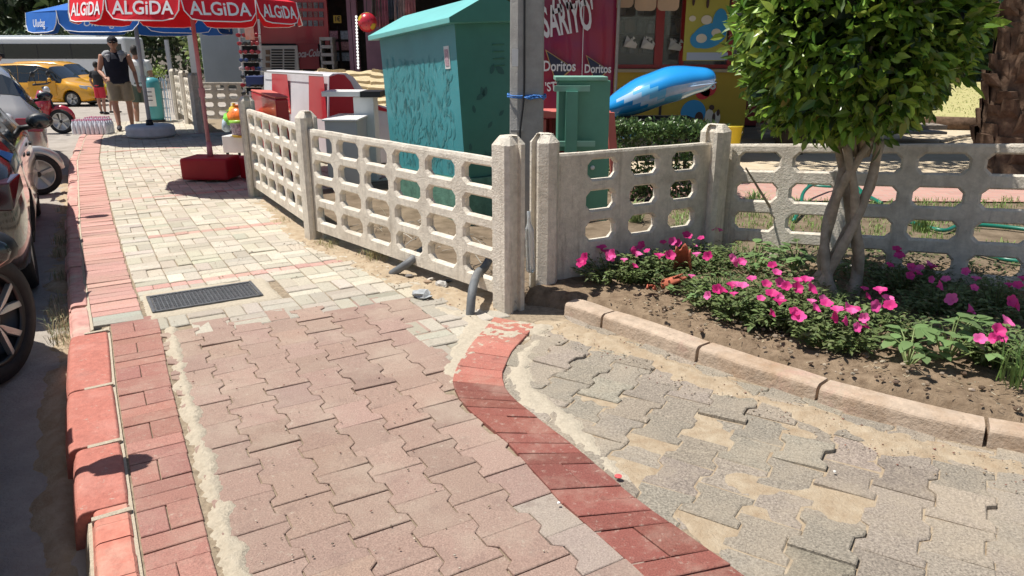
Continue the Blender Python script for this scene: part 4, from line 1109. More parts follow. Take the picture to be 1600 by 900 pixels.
# jars and boxes dimly seen on the shelves
M_jar = [mat('dim_goods_a', (.12,.12,.13), .3), mat('dim_goods_b', (.16,.08,.04), .5), mat('dim_goods_c', (.05,.07,.08), .4), mat('dim_goods_d', (.25,.25,.25), .2)]
jars = []
for i, (px, py) in enumerate([(968,52),(985,50),(1002,54),(1018,52),(1050,54),(1060,52),(975,82),(990,84),(1012,83),(1050,84),(1078,82),(972,24),(1000,24),(1052,24)]):
    mb = MB(); a = at(px, py, KY+1.3); r, h = rnd(.07, .10), rnd(.2, .3)
    mb.lathe([(0, 0), (r, 0), (r*1.03, h*.4), (r, h*.78), (r*.6, h*.88), (r*.62, h), (0, h)], n=12)
    o = mb.build('jar', M_jar[i % 4], smooth=False, loc=(a.x, KY+1.36, a.z)); tag(o, '%s jar, number %s from the left on the %s shelf behind the kiosk windows' % (('grey', 'brown', 'dark teal', 'pale')[i % 4], ('one', 'two', 'three', 'four', 'five', 'six')[[0,1,2,3,4,5,0,1,2,3,4,0,1,2][i]], 'middle' if i < 6 else 'lowest' if i < 11 else 'topmost'), 'jar', 'jars on the kiosk shelves')
# pale paper sheets in the window
for i, (px, py, lab) in enumerate([(985, 70, 'crumpled pale wrapper propped in the kiosk window beside the banner'), (1012, 72, 'pale folded wrapper in the middle of the kiosk window'), (1055, 74, 'pale folded wrapper just right of the red window post')]):
    mb = MB(); a = at(px, py, KY-.02); mb.add([(-.12, 0, -.03), (.1, .05, -.06), (.12, 0, .01), (0, -.03, .08), (-.06, .04, .16), (-.1, 0, .05)], [(0, 1, 2, 3), (0, 3, 4, 5), (0, 5, 3)])
    for k in range(5): p = Vector((rnd(-.1, .1), rnd(-.03, .03), rnd(-.02, .1))); mb.add([p, p+Vector((.06, .02, rnd(0, .05))), p+Vector((rnd(-.02, .02), -.02, .07))], [(0, 1, 2)])
    o = mb.build('wrapper', M_white, loc=(a.x, a.y, a.z)); md = o.modifiers.new('s', 'SOLIDIFY'); md.thickness = .004; tag(o, lab, 'wrapper')
# round prints on the counter
def disc(mb, px, py, r_px, Y, th=.006, n=24, sx=1):
    c = at(px, py, Y); r = r_px*Y/FPX
    mb.prism([(r*sx*math.cos(2*math.pi*k/n), r*math.sin(2*math.pi*k/n)) for k in range(n)], 0, th, Matrix.Rotation(R(90), 3, 'X'), c)
mb = MB(); disc(mb, 1106, 137, 13, KY-.004); disc(mb, 1098, 144, 11, KY-.004); mb.build('round_sign', M_redprint, kk, world=True)
mb = MB(); text_mb('oo', .17, face_frame(at(1110, 134, KY-.012), (1, 0, 0), (0, 0, 1)), offset=.01, mb=mb); mb.build('sign_lettering', M_white, kk, world=True)
mb = MB(); disc(mb, 1083, 176, 19, KY-.004); mb.build('round_sign', M_bluep, kk, world=True)
mb = MB(); disc(mb, 1092, 184, 9, KY-.012, sx=.7); disc(mb, 1115, 184, 7, KY-.014, sx=.35); disc(mb, 1122, 176, 5, KY-.014, sx=.5); disc(mb, 1112, 168, 4, KY-.010); mb.build('ice_cream_print', M_brown, kk, world=True)
mb = MB(); disc(mb, 1108, 182, 11, KY-.010, sx=.6); disc(mb, 1120, 184, 10, KY-.010, sx=.5); disc(mb, 1086, 190, 5, KY-.018, sx=1.2); mb.build('ice_cream_print', M_skin_cream, kk, world=True)
# ice cream poster
po = thing('ice_cream_poster', 'yellow and blue ice cream price poster hanging beside the ball tree', 'poster', (at(1105, 50, KY-.5).x, KY-.5, at(1105, 95, KY-.5).z))
mb = PX(); mb.pbox(1071, -40, 1138, 95, KY-.5, .01); mb.build('sheet', mat('poster_yellow', (.46,.42,.05), .4), po, world=True)
mb = MB(); w = []
for k in range(28):
    a = 2*math.pi*k/28; w.append((math.cos(a), math.sin(a)))
def blob(mb, cx_, cy_, rx, ry, Y, rot=0):
    c = at(cx_, cy_, Y); s_ = Y/FPX; cr, sr = math.cos(rot), math.sin(rot)
    mb.prism([((x*rx*cr-y*ry*sr)*s_, (x*rx*sr+y*ry*cr)*s_) for x, y in w], 0, .004, Matrix.Rotation(R(90), 3, 'X'), c)
blob(mb, 1108, 56, 26, 17, KY-.506, .3); blob(mb, 1125, 36, 11, 20, KY-.509); blob(mb, 1092, 62, 13, 12, KY-.512); mb.build('blue_wave', M_bluep, po, world=True)
mb = PX(); mb.pbox(1073, 82, 1137, 94, KY-.508, .006); mb.build('pale_strip', mat('pale_blue_print', (.45,.52,.65), .5), po, world=True)
mb = MB()
for x, y, r in ((1096, 60, 8), (1119, 51, 7), (1104, 31, 8), (1082, 29, 5)): blob(mb, x, y, r, r*.8, KY-.518)
mb.build('cup_print', M_skin_cream, po, world=True)
mb = MB()
for x, y in ((1106, 4), (1084, 0)): blob(mb, x, y, 2.2, 8, KY-.524)
mb.build('chocolate_print', M_brown, po, world=True)
# chips banner
M_ban = mat('banner_purple', (.20,.012,.075), .35, .4, nscale=1.6, col2=(.30,.015,.03), coat=.3, detail=2)
BY = 12.2; bn = thing('snack_banner', 'tall crimson and purple tortilla chips banner hanging behind the concrete pole', 'banner', (at(902, 100, BY).x, BY, 0))
mb = MB(); x0, x1 = at(841, 90, BY).x, at(961, 90, BY).x; z0, z1 = at(900, 186, BY).z, at(900, -70, BY).z; nx = 14; nz_ = 14; vs = []
for j in range(nz_+1):
    for i in range(nx+1):
        x = lerp(x0, x1, i/nx); z = lerp(z0, z1, j/nz_); vs.append((x, BY+.05+.03*noise.noise((x*2.2, z*1.4, 0))+.02*math.sin(i*.9), z))
mb.add(vs, [(j*(nx+1)+i, j*(nx+1)+i+1, (j+1)*(nx+1)+i+1, (j+1)*(nx+1)+i) for j in range(nz_) for i in range(nx)]); o = mb.build('sheet', M_ban, bn, world=True, smooth=True); md = o.modifiers.new('s', 'SOLIDIFY'); md.thickness = .006
M_print = mat('white_print', (.62,.62,.66), .5); M_navy = mat('navy_print', (.02,.02,.05), .4); M_gold = mat('gold_print', (.45,.28,.10), .4)
def bt(txt, px, py, size_px, Y=BY-.02, slope=0, sx=1, off_=.02, m=M_print, shear=0, nm='lettering'):
    mb = text_mb(txt, size_px*Y/FPX, face_frame(at(px, py, Y), (1, 0, slope), (0, 0, 1)), offset=off_, sx=sx, shear=shear); return mb.build(nm, m, bn, world=True)
bt('ZNETi', 886, -3, 52, slope=.25, sx=.36, off_=.012); bt("SARIYO'", 888, 31, 60, slope=.17, sx=.36, off_=.014)
for cx_, cy_, k in ((872, 104, 1), (932, 108, .82)):
    mb = MB(); Y = BY-.008
    for (grow, mm, dy) in ((1.12, M_gold, 0), (1, M_navy, .006)):
        P = [at(cx_+x*k*grow, cy_+y*k*grow, Y-dy) for x, y in ((-18, -24), (22, 2), (-3, 24))]; mb = MB(); mb.add(P+[p+Vector((0, .004, 0)) for p in P], [(0, 2, 1), (3, 4, 5), (0, 1, 4, 3), (1, 2, 5, 4), (2, 0, 3, 5)]); mb.build('logo_triangle', mm, bn, world=True)
    bt('Doritos', cx_+2, cy_, 21*k, sx=.74, off_=.004)
bt("'STi", 862, 136, 18, slope=.1, sx=.75, off_=.004)
mb = PX(); mb.pbox(911, -40, 912, 120, BY-.014, .002); mb.build('seam', M_print, bn, world=True)
mb = MB()
for px in (838, 964): a = at(px, 100, BY); mb.cyl((a.x, BY+.06, 0), (a.x, BY+.06, 3.4), .025)
mb.build('pole', M_conc2, bn, world=True)
# --- inflatable pool float
M_fl = mat('float_blue', (.02,.30,.72), .18, .5, coat=.6); M_fll = mat('float_pale', (.42,.60,.80), .2, .5, coat=.5, nscale=6, namp=.15); M_flm = mat('float_sky', (.16,.52,.82), .2, .5, coat=.5)
FY = 8.9; fl = thing('pool_float', 'inflatable blue whale-like pool float lying slanted above the hedge', 'pool float', (at(1030, 150, FY).x, FY, at(1030, 200, FY).z))
keys = [(948, 168, 12), (965, 162, 20), (990, 152, 26), (1015, 143, 27), (1040, 134, 27), (1062, 130, 25), (1085, 126, 20), (1102, 124, 16.5), (1113, 123, 11), (1118, 122, 3)]
mb = MB(); n = 22; vs = []
KP = smooth_path([(a, b_, c) for a, b_, c in keys], 4)
for a, b_, c in KP:
    ctr = at(a, b_, FY); r = c*FY/FPX
    for k in range(n):
        t = 2*math.pi*k/n; q = 1 + .05*math.cos(4*t); vs.append((ctr.x, FY + .30*r/.2*math.cos(t)*.9, ctr.z + r*math.sin(t)*q*.98))
m_ = len(KP); fs = []; mi = []
for i in range(m_-1):
    for k in range(n):
        fs.append((i*n+k, i*n+(k+1) % n, (i+1)*n+(k+1) % n, (i+1)*n+k))
        t = 2*math.pi*(k+.5)/n; s_ = math.sin(t)
        if s_ > .1: mi.append(0)
        elif s_ > -.55: mi.append(1 if i > 14 else 2)
        else: mi.append(2)
        if i < 15 and -.75 < s_ < .45: mi[-1] = ((i+1)//2*5 + (k+(i+1)//2)//2*3) % 4 % 3
fs.append(tuple(range(n))[::-1]); mi.append(0); mb.add(vs, fs); mb.mi = mi; mb.build('body', [M_fl, M_fll, M_flm], fl, world=True, smooth=True)
mb = MB(); P = [at(a, b_-c*.02+6, FY) for a, b_, c in KP[18:]]; mb.tube([p+Vector((0, -.24*(1-.85*max(0,(i-10)/max(1,len(P)-11))), 0)) for i, p in enumerate(P)], .006, 5); mb.build('mouth_seam', M_fll, fl, world=True)
mb = MB(); a = at(975, 196, FY); mb.ell((a.x, FY+.1, a.z-.05), (.28, .22, .13), 14, 8); mb.build('tail', M_fl, fl, world=True, smooth=True)
mb = MB(); a = at(1020, 222, FY); zt_ = at(1020, 182, FY).z
for dx, dy in ((-.35, -.2), (.35, -.2), (-.35, .25), (.35, .25)): mb.cyl((a.x+dx, FY+dy, 0), (a.x+dx, FY+dy, zt_-.05), .02)
mb.box((a.x, FY, zt_-.03), (.9, .6, .04)); o = mb.build('display_table', M_dark, smooth=False); tag(o, 'low dark table carrying the blue pool float behind the hedge', 'table')
# --- bucket and small things by the kiosk
bk = thing('bucket', 'yellow plastic bucket behind the shaded corner post', 'bucket', tuple(gp(1141, 222, .0)), 0); bl = bk.location.copy(); s_ = .165
bk.location = (at(1141, 220, 10.8).x, 10.8, 0)
mb = MB(); zt_ = at(1141, 198, 10.8).z; mb.lathe([(0, .0), (.12, 0), (.155, zt_), (.165, zt_), (.165, zt_+.02), (.145, zt_), (.11, .02), (0, .02)], n=20); mb.build('pail', mat('yellow_plastic', (.68,.50,.03), .4), bk, smooth=True)
mb = MB(); mb.tube([(.16*math.cos(a), -.02, zt_-.06-.10*math.sin(a)) for a in [math.pi*i/12 for i in range(13)]], .004, 5); mb.build('handle', M_white, bk)
mb = PX(); mb.pbox(1195, 196, 1480, 203, 13.2, .5); mb.pbox(1195, 206, 1480, 210, 12.8, .4); 
o = mb.build('wooden_step', mat('grey_wood', (.30,.25,.20), .8, nscale=8, namp=.3)); tag(o, 'weathered low wooden step in front of the kiosk side', 'step')
mb = MB(); P = [gp(x, y, .05) for x, y in ((1470, 222), (1500, 214), (1535, 210), (1560, 205), (1600, 203))]; mb.tube(smooth_path(P), .03, 6); tag(mb.build('fallen_branch', M_bark), 'fallen branch on the sunny dirt left of the palm', 'branch')
mb = MB(); a, b_ = gp(1440, 193, .1), gp(1540, 195, .1); mb.tube([a, a.lerp(b_, .5), b_], [.16, .15, .14], 10); tag(mb.build('log', M_palm, smooth=True), 'thick felled log at the lawn edge beside the palm', 'log')
# ---------------------------------------------------------------- parasols
M_redcl = mat('red_canvas', (.72,.015,.03), .75, .3, nscale=2, namp=.08); M_bluecl = mat('blue_canvas', (.02,.13,.46), .75, .3, nscale=2, namp=.1)
M_whitep = mat('white_letter', (.85,.85,.85), .6); M_pinkpole = mat('faded_pink_pole', (.55,.25,.27), .5, .5, nscale=6, namp=.15); M_greypole = mat('grey_pole', (.42,.43,.45), .4, .5, nscale=5, namp=.1)
def parasol(c, Rr, zv, n, vh, top, cloth, pole_m, lean, label, phase, txt, tsize, pole_r=.024, piping=True, logo=True, cut_=.06):
    root = thing('parasol', label, 'parasol', (c[0], c[1], 0)); P = []
    tx, ty = lean
    def cc_(z): return Vector((tx*z, ty*z, z))
    for k in range(n): a = phase + 2*math.pi*k/n; P.append((math.cos(a)*Rr, math.sin(a)*Rr))
    mb = MB(); C0 = cc_(zv+vh)
    rings = []
    for f in (1, .66, .33, .04):
        z = zv + vh + top*(1-f) - .05*math.sin(math.pi*f)*.6
        rings.append([Vector((x*f, y*f, 0)) + cc_(z) for x, y in P])
    vs = sum(rings, []); fs = [(i*n+k, i*n+(k+1) % n, (i+1)*n+(k+1) % n, (i+1)*n+k) for i in range(3) for k in range(n)] + [tuple(range(3*n, 4*n))]
    mb.add(vs, fs); o = mb.build('canopy', cloth, root); md = o.modifiers.new('s', 'SOLIDIFY'); md.thickness = .006
    for k in range(n):
        a, b_ = rings[0][k], rings[0][(k+1) % n]; u = (b_-a); L_ = u.length; u.normalize(); nn = u.cross(Vector((0, 0, 1))); nn = nn if nn.dot(a-C0) > 0 else -nn
        flare = nn*.05
        prof = [(0, 0), (L_*.02, -vh*.6), (L_*.10, -vh*.93), (L_*.25, -vh*1.0), (L_*.75, -vh*1.0), (L_*.9, -vh*.93), (L_*.98, -vh*.6), (L_, 0)]
        mb = MB(); pts = [a + u*x + Vector((0, 0, z)) + flare*(-z/vh) + nn*.012*math.sin(x*9) for x, z in prof]
        pt2 = [p - nn*.005 for p in pts]; m_ = len(pts)
        mb.add(pts+pt2, [tuple(range(m_)), tuple(range(m_, 2*m_))[::-1]] + [(i, i+m_, (i+1) % m_+m_, (i+1) % m_) for i in range(m_)])
        v = mb.build('valance', cloth, root)
        if piping:
            mb = MB(); mb.tube([p + nn*.003 for p in pts[0:]], .006, 5); q = mb.build('piping', M_whitep, v)
        camdir = (Vector((0, 0, 1.5)) - (root.location + a)).normalized()
        if txt and nn.dot(camdir) > -.1:
            right = u if u.cross(Vector((0, 0, 1))).dot(nn) > 0 else -u
            mid = (a+b_)/2 + Vector((0, 0, -vh*.52)) + flare*.52 + nn*.010
            mb = text_mb(txt, tsize, face_frame(mid, right, Vector((0, 0, 1))-nn*.2), offset=.003, extrude=.0015, sx=.93)
            mb.build('lettering', M_whitep, v)
        if logo:                                 # pale heart-like loop on each canopy panel
            s0 = (rings[0][k]+rings[0][(k+1) % n])/2; s1 = (rings[1][k]+rings[1][(k+1) % n])/2; up_ = (s1-s0).normalized(); nn2 = u.cross(up_).normalized(); nn2 = nn2 if nn2.z > 0 else -nn2
            mb = MB(); pts = []
            for i in range(25):
                a_ = 2*math.pi*i/24; pts.append(s0 + up_*(.23+.17*math.sin(a_)) + u*(.19*math.cos(a_)) + nn2*.006)
            mb.tube(pts, .018, 4, flat=.15, up=tuple(nn2)); mb.build('loop_print', M_whitep, root)
    mb = MB(); mb.tube([cc_(0), cc_(zv+vh+top)], pole_r, 12); mb.build('pole', pole_m, root, smooth=True)
    mb = MB()
    for k in range(n): mb.tube([rings[0][k]-Vector((0, 0, .01)), cc_(zv+vh+top-.08)], .008, 4)
    mb.build('ribs', M_greypole, root)
    mb = MB(); mb.cyl(cc_(zv*.55), cc_(zv*.55+.10), pole_r*1.5); mb.build('collar', pole_m, root)
    return root
bR = at(331, 262, 9.1); topc = at(309, 20, 9.05)
rp_ = parasol((bR.x, 9.1), 1.21, 1.80, 10, .24, .42, M_redcl, M_pinkpole, (-.004, -.01), 'red parasol with white lettering on a faded pink pole in a red block base', R(-90-18), 'ALGiDA', .185)
bB = at(236, 208, 13.9)
bl_ = parasol((bB.x, 13.9), 1.62, 1.80, 8, .32, .5, M_bluecl, M_greypole, (-.0, 0), 'larger blue parasol on a grey pole behind the red parasol', R(-90-22.5+6), None, .2, pole_r=.035, logo=False)
for v in [c for c in bl_.children if c.name.startswith('valance')]:
    pass
k_ = 0
for v in [c for c in bl_.children if c.name.startswith('valance')]:
    co = [vv.co for vv in v.data.vertices[:8]]; mid = sum(co, Vector())/8; a, b_ = co[0], co[7]; u = (b_-a).normalized(); nn = Vector((mid.x, mid.y, 0)).normalized()
    if nn.y < .3:
        right = u if u.cross(Vector((0, 0, 1))).dot(nn) > 0 else -u
        mb = text_mb('Uludag', .17, face_frame(mid+nn*.03+Vector((0, 0, .02)), right, (0, 0, 1)), offset=.001, extrude=.001, shear=.35); mb.build('lettering', M_whitep, v)
# bases
M_redblock = mat('red_block', (.42,.012,.022), .45, .5, nscale=3, namp=.12)
ub = thing('parasol_weight', 'red plastic block base holding the pink parasol pole', 'parasol base', (bR.x, 9.1, 0), R(-4))
mb = MB(); mb.box((.0, 0, .155), (.58, .44, .26)); mb.build('tank', M_redblock, ub, bevel=.03, segs=3)
mb = MB(); mb.cyl((0, 0, .28), (0, 0, .46), .035, .03, 14); mb.build('socket', M_pinkpole, ub, smooth=True)
ub = thing('parasol_weight', 'round white painted tyre base under the grey parasol pole', 'parasol base', (bB.x, 13.9, 0))
mb = MB(); mb.lathe([(0, 0), (.36, 0), (.41, .03), (.425, .07), (.41, .105), (.425, .14), (.41, .2), (.36, .225), (.2, .215), (0, .215)], n=32); mb.build('tyre', mat('white_paint_worn', (.60,.62,.64), .7, nscale=9, namp=.12, bump=.2), ub, smooth=True)
mb = MB(); mb.cyl((0, 0, .2), (0, 0, .31), .07, .055, 14); mb.build('socket', M_black, ub, smooth=True)
ub = thing('parasol_weight', 'half hidden dark red block beside the near fence post, in parasol shade', 'parasol base', (gp(392, 288).x, 9.15, 0), R(-28))
mb = MB(); mb.box((0, .25, .15), (.42, .8, .28)); mb.build('tank', M_redblock, ub, bevel=.03, segs=3)
# ---------------------------------------------------------------- freezer, table, mat
M_fred = mat('freezer_red', (.50,.02,.035), .28, .5, coat=.4, nscale=2, namp=.08); M_fglass = mat('freezer_glass', (.35,.38,.40), .08, .6, alpha=.55); M_fwhite = mat('freezer_white', (.62,.62,.64), .35, .5, nscale=4, namp=.06)
fY = 10.4; fz = thing('ice_cream_freezer', 'red and white ice cream freezer with a curved end panel behind the near fence', 'freezer', (at(540, 190, fY).x, fY, 0))
def zz(py, Y): return at(600, py, Y).z
prof_px = [(514, 300), (514, 119), (520, 115), (541, 114), (553, 121), (566, 138), (577, 153), (590, 163), (604, 167), (640, 170), (640, 300)]
front = [at(x, y, fY) for x, y in prof_px]
for p in (front[0], front[-1]): p.z = .02
ex_ = Vector((-1.5, 1.95, 0)); back = [p+ex_ for p in front]; m_ = len(front)
mb = MB(); mb.add(front+back, [tuple(range(m_))[::-1], tuple(range(m_, 2*m_))] + [(i, (i+1) % m_, (i+1) % m_+m_, i+m_) for i in range(m_)])
fixn(mb.build('body', M_fwhite, fz, world=True))
def poly_front(px, mm, d, nm): 
    P = [at(x, y, fY-d) for x, y in px]; mb = MB(); mb.add(P+[p+Vector((0, .004, 0)) for p in P], [tuple(range(len(P)))[::-1]] + [tuple(range(len(P), 2*len(P)))] + [(i, (i+1) % len(P), (i+1) % len(P)+len(P), i+len(P)) for i in range(len(P))]); return fixn(mb.build(nm, mm, fz, world=True))
poly_front([(515, 300), (515, 120), (528, 116), (538, 117), (548, 128), (557, 146), (563, 163), (566, 185), (566, 300)], M_fred, .010, 'red_print')
poly_front([(527+30, 118+22), (577, 154), (592, 166), (606, 171), (606, 175), (590, 172), (575, 163)], M_fred, .012, 'red_swoosh')
mb = text_mb('ALGiDA', 16*fY/FPX, face_frame(at(553, 179, fY-.02), (1, 0, 0), (0, 0, 1)), offset=.004); mb.build('lettering', M_fred, fz, world=True)
sd = ex_.normalized(); zt_ = zz(116, fY); O = at(514, 200, fY)
def sidequad(f0, f1, g0, g1, z0, z1, mm, nm, d=.006):
    nrm = Vector((-sd.y, sd.x, 0)); nrm = nrm if nrm.x < 0 else -nrm
    b0 = Vector((O.x, fY, 0))+nrm*d; L_ = ex_.length
    P = [b0+sd*L_*f0+Vector((0, 0, z0)), b0+sd*L_*f1+Vector((0, 0, z0)), b0+sd*L_*g1+Vector((0, 0, z1)), b0+sd*L_*g0+Vector((0, 0, z1))]
    mb = MB(); mb.add(P+[p-nrm*.004 for p in P], [(0, 1, 2, 3), (7, 6, 5, 4), (0, 4, 5, 1), (1, 5, 6, 2), (2, 6, 7, 3), (3, 7, 4, 0)]); return mb.build(nm, mm, fz, world=True)
sidequad(.0, .30, .02, .22, .1, zt_-.03, M_fred, 'side_print'); sidequad(.52, .9, .55, .8, .1, zt_-.03, M_fred, 'side_print'); sidequad(.02, .98, .02, .98, zt_-.02, zt_+.0, mat('steel_trim', (.5,.5,.5), .3, metal=.8), 'trim', .012)
ch = thing('red_chest', 'plain red chest with a sloping lid in front of the ice cream freezer', 'chest', (at(430, 200, 9.9).x, 9.9, 0))
a, b_ = at(392, 144, 10.4), at(449, 152, 9.6); mb = MB()
c1 = at(430, 155, 9.5); c2 = at(450, 154, 9.7); c3 = at(424, 144, 11.0); c4 = at(392, 143, 10.9)
T_ = [c4, c1, c2, c3]; mb.hexa([Vector((p.x, p.y, .03)) for p in T_], T_); fixn(mb.build('body', M_fred, ch, world=True, bevel=.02)); mb = MB(); mb.hexa([p+Vector((0, 0, .004)) for p in T_], [p+Vector((0, 0, .03)) for p in T_]); fixn(mb.build('lid', M_redl, ch, world=True, bevel=.008))
tY = 9.0; tb_ = thing('white_table', 'white table top on one white box leg in front of the straw mat', 'table', (at(560, 200, tY).x, tY, 0))
mb = PX(); mb.pbox(502, 143, 562, 151, tY, .5); mb.build('table_top', M_white, tb_, world=True, bevel=.004); mb = PX(); mb.pbox(562, 143, 594, 152, tY+.02, .45); mb.build('leaf_board', M_black, tb_, world=True)
mb = PX(); mb.pbox(557, 152, 588, 330, tY+.05, .3); 
mb.v = [Vector((v.x, v.y, max(v.z, 0))) for v in mb.v]; mb.build('leg', M_white, tb_, world=True, bevel=.004)
wb_ = at(533, 230, 8.4); wc = thing('white_crate', 'low white box with a flat pale lid under the white table top', 'box', (wb_.x, 8.6, 0)); zt2 = at(533, 190, 8.4).z
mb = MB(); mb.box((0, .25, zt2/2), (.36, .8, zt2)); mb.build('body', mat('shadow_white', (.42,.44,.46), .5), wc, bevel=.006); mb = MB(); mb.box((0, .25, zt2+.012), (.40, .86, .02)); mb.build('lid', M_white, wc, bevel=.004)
# straw mat over a stand
M_straw = mat('straw', (.66,.55,.36), .9, .1, nscale=30, col2=(.50,.39,.22), bump=1, bscale=60)
sm = thing('straw_mat', 'sunlit layered straw mat draped over a stand between freezer and cabinet', 'straw mat', (at(520, 150, 11.6).x, 11.6, 0))
mb = MB(); nx, ny = 60, 26; vs = []
for j in range(ny+1):
    for i in range(nx+1):
        f = j/ny; x = lerp(at(447, 110, 12.3).x, at(612, 110, 12.3).x, i/nx); y = lerp(12.6, 11.5, f); z = lerp(at(520, 111, 12.6).z, at(520, 176, 11.5).z, f)
        tooth = (f*6.5+.35*noise.noise((x*2.2, 0, 4))) % 1; z += .03*(tooth) + .03*noise.noise((x*5, f*9, 0)); y -= .06*tooth
        vs.append((x + .04*noise.noise((x*3, f*5, 2)), y, z))
mb.add(vs, [(j*(nx+1)+i, (j+1)*(nx+1)+i, (j+1)*(nx+1)+i+1, j*(nx+1)+i+1) for j in range(ny) for i in range(nx)]); o = mb.build('mat', M_straw, sm, world=True); md = o.modifiers.new('s', 'SOLIDIFY'); md.thickness = .02
mb = MB(); x0, x1 = at(455, 110, 12.3).x, at(605, 110, 12.3).x
for x in (x0, x1):
    for y in (11.6, 12.5): mb.cyl((x, y, 0), (x, y, .7 if y < 12 else 1.1), .03)
mb.build('stand', M_wood, sm, world=True)
# ---------------------------------------------------------------- souvenir kiosk behind
SY = 14.2; sk = thing('souvenir_kiosk', 'shaded souvenir kiosk with a red wall and purple door posts behind the freezer', 'kiosk', (at(470, 200, SY).x, SY, 0))
mb = PX(); mb.pbox(385, -70, 510, 75, SY+.5, .08); mb.build('wall', M_fred, sk, world=True)
mb = PX(); mb.pbox(385, 68, 512, 210, SY+.45, .06); mb.build('dark_base', M_dark, sk, world=True)
mb = PX(); mb.pbox(508, -70, 760, 210, SY+1.4, .08); mb.build('back_wall', M_dark, sk, world=True)
M_purp = mat('purple_frame', (.20,.10,.14), .5, nscale=3, namp=.15)
for x0, x1 in ((545, 551), (552, 560), (572, 596)):
    mb = PX(); mb.pbox(x0, -70, x1, 215, SY-.2, .12); mb.build('door_post', M_purp, sk, world=True)
mb = MB(); a = at(470, 0, SY); mb.box((a.x+1.0, SY+.9, 2.95), (8.2, 4.2, .12)); mb.build('roof', M_dark, sk, world=True)  # out of view, its reach shaped to keep the kiosk in shade
M_led = mat('light_bead', (.95,.95,.9), .3, emit=1.0)
mb = MB()
for i in range(17): c = at(556.5+.2*i, 26+5*i, SY-.3); mb.ell(c, .022, 6, 4)
mb.tube([at(556.5, 24, SY-.28), at(560, 108, SY-.28)], .004, 4)
o = mb.build('light_string', M_led); tag(o, 'string of small white light beads hanging down the kiosk door post', 'light string')
au = thing('air_conditioner', 'white louvred unit with brown switches on the kiosk wall above the freezer', 'cooler', (at(436, 95, SY).x, SY, 0)); W_ = PX(); W_.pbox(404, 71, 466, 118, SY+.1, .25); W_.build('housing', mat('offwhite', (.45,.42,.38), .5), au, world=True, bevel=.01)
W_ = PX()
for i in range(8):
    for x0, x1 in ((424, 441), (444, 460)): W_.pbox(x0, 77+i*4.2, x1, 79.2+i*4.2, SY+.08, .02)
W_.build('louvres', M_dark, au, world=True); W_ = PX()
for i in range(3): W_.pbox(415, 78+i*10, 421, 85+i*10, SY+.07, .03)
W_.build('switches', mat('brown_plastic', (.16,.09,.05), .5), au, world=True)
cs = thing('soft_drink_sign', 'dark red soft drink sign with white script beside the louvred unit', 'sign', (at(480, 90, SY).x, SY, at(480, 108, SY).z)); W_ = PX(); W_.pbox(464, 68, 498, 108, SY+.15, .04); W_.build('board', mat('sign_red', (.22,.015,.02), .4), cs, world=True)
mb = text_mb('Coca-Cola', 15*SY/FPX, face_frame(at(478, 84, SY+.12), (1, 0, .06), (0, 0, 1)), shear=.5, sx=.62, offset=.004); mb.build('lettering', mat('dull_white_print', (.42,.36,.36), .5), cs, world=True)
st_ = thing('plastic_stool_stack', 'stack of off-white plastic stools beside the drink sign', 'stool stack', (at(508, 90, SY).x, SY-.1, 0)); M_stool = mat('stool_plastic', (.36,.33,.31), .5)
for i in range(4):
    W_ = PX(); W_.pbox(499+i, 58+i*12.5, 519+i, 63+i*12.5, SY-.1, .3); W_.pbox(499+i, 62+i*12.5, 501.5+i, 70+i*12.5, SY-.1, .3); W_.pbox(516+i, 62+i*12.5, 518.5+i, 70+i*12.5, SY-.1, .3); W_.build('stool', M_stool, st_, world=True)
PKC = [(.30,.12,.14), (.22,.25,.28), (.25,.09,.12), (.28,.13,.13), (.12,.13,.15), (.16,.20,.22)]; PKN = ['pink pack at the upper left of the dark rack', 'grey-blue pack at the upper right of the dark rack', 'crimson pack in the middle left of the dark rack', 'rosy pack in the middle right of the dark rack', 'black pack at the lower left of the dark rack', 'dark teal pack at the lower right of the dark rack']
rk = thing('wire_rack', 'dark wire rack of small packs in the souvenir kiosk doorway', 'rack', (at(532, 90, SY).x, SY+.1, 0)); W_ = PX()
for y in (62, 79, 96, 108): W_.pbox(513, y, 551, y+1, SY+.2, .12)
W_.pbox(532, 40, 533.5, 200, SY+.28, .03); W_.build('frame', M_dark, rk, world=True)
for i in range(6):
    x0 = 515+17*(i % 2)+(i//2); y0 = 48+17*(i//2); W_ = PX(); W_.pbox(x0, y0, x0+13, y0+13.5, SY+.2, .08); o = W_.build('gift_pack', mat('pack_%s' % 'abcdef'[i], PKC[i], .4, nscale=30, namp=.7), bevel=.01); tag(o, PKN[i], 'pack', 'packs on the dark wire rack')
sg = thing('price_sign', 'small yellow price card hanging in the dark doorway', 'sign', (at(527, 30, SY).x, SY+.3, at(527, 36, SY+.3).z)); W_ = PX(); W_.pbox(521, 24, 533, 36, SY+.3, .01); W_.build('card', mat('card_yellow', (.55,.36,.03), .5), sg, world=True)
mb = text_mb('1\u20ac', 10*SY/FPX, face_frame(at(527, 30, SY+.28), (1, 0, 0), (0, 0, 1)), sx=.8, offset=.002); mb.build('lettering', M_black, sg, world=True)
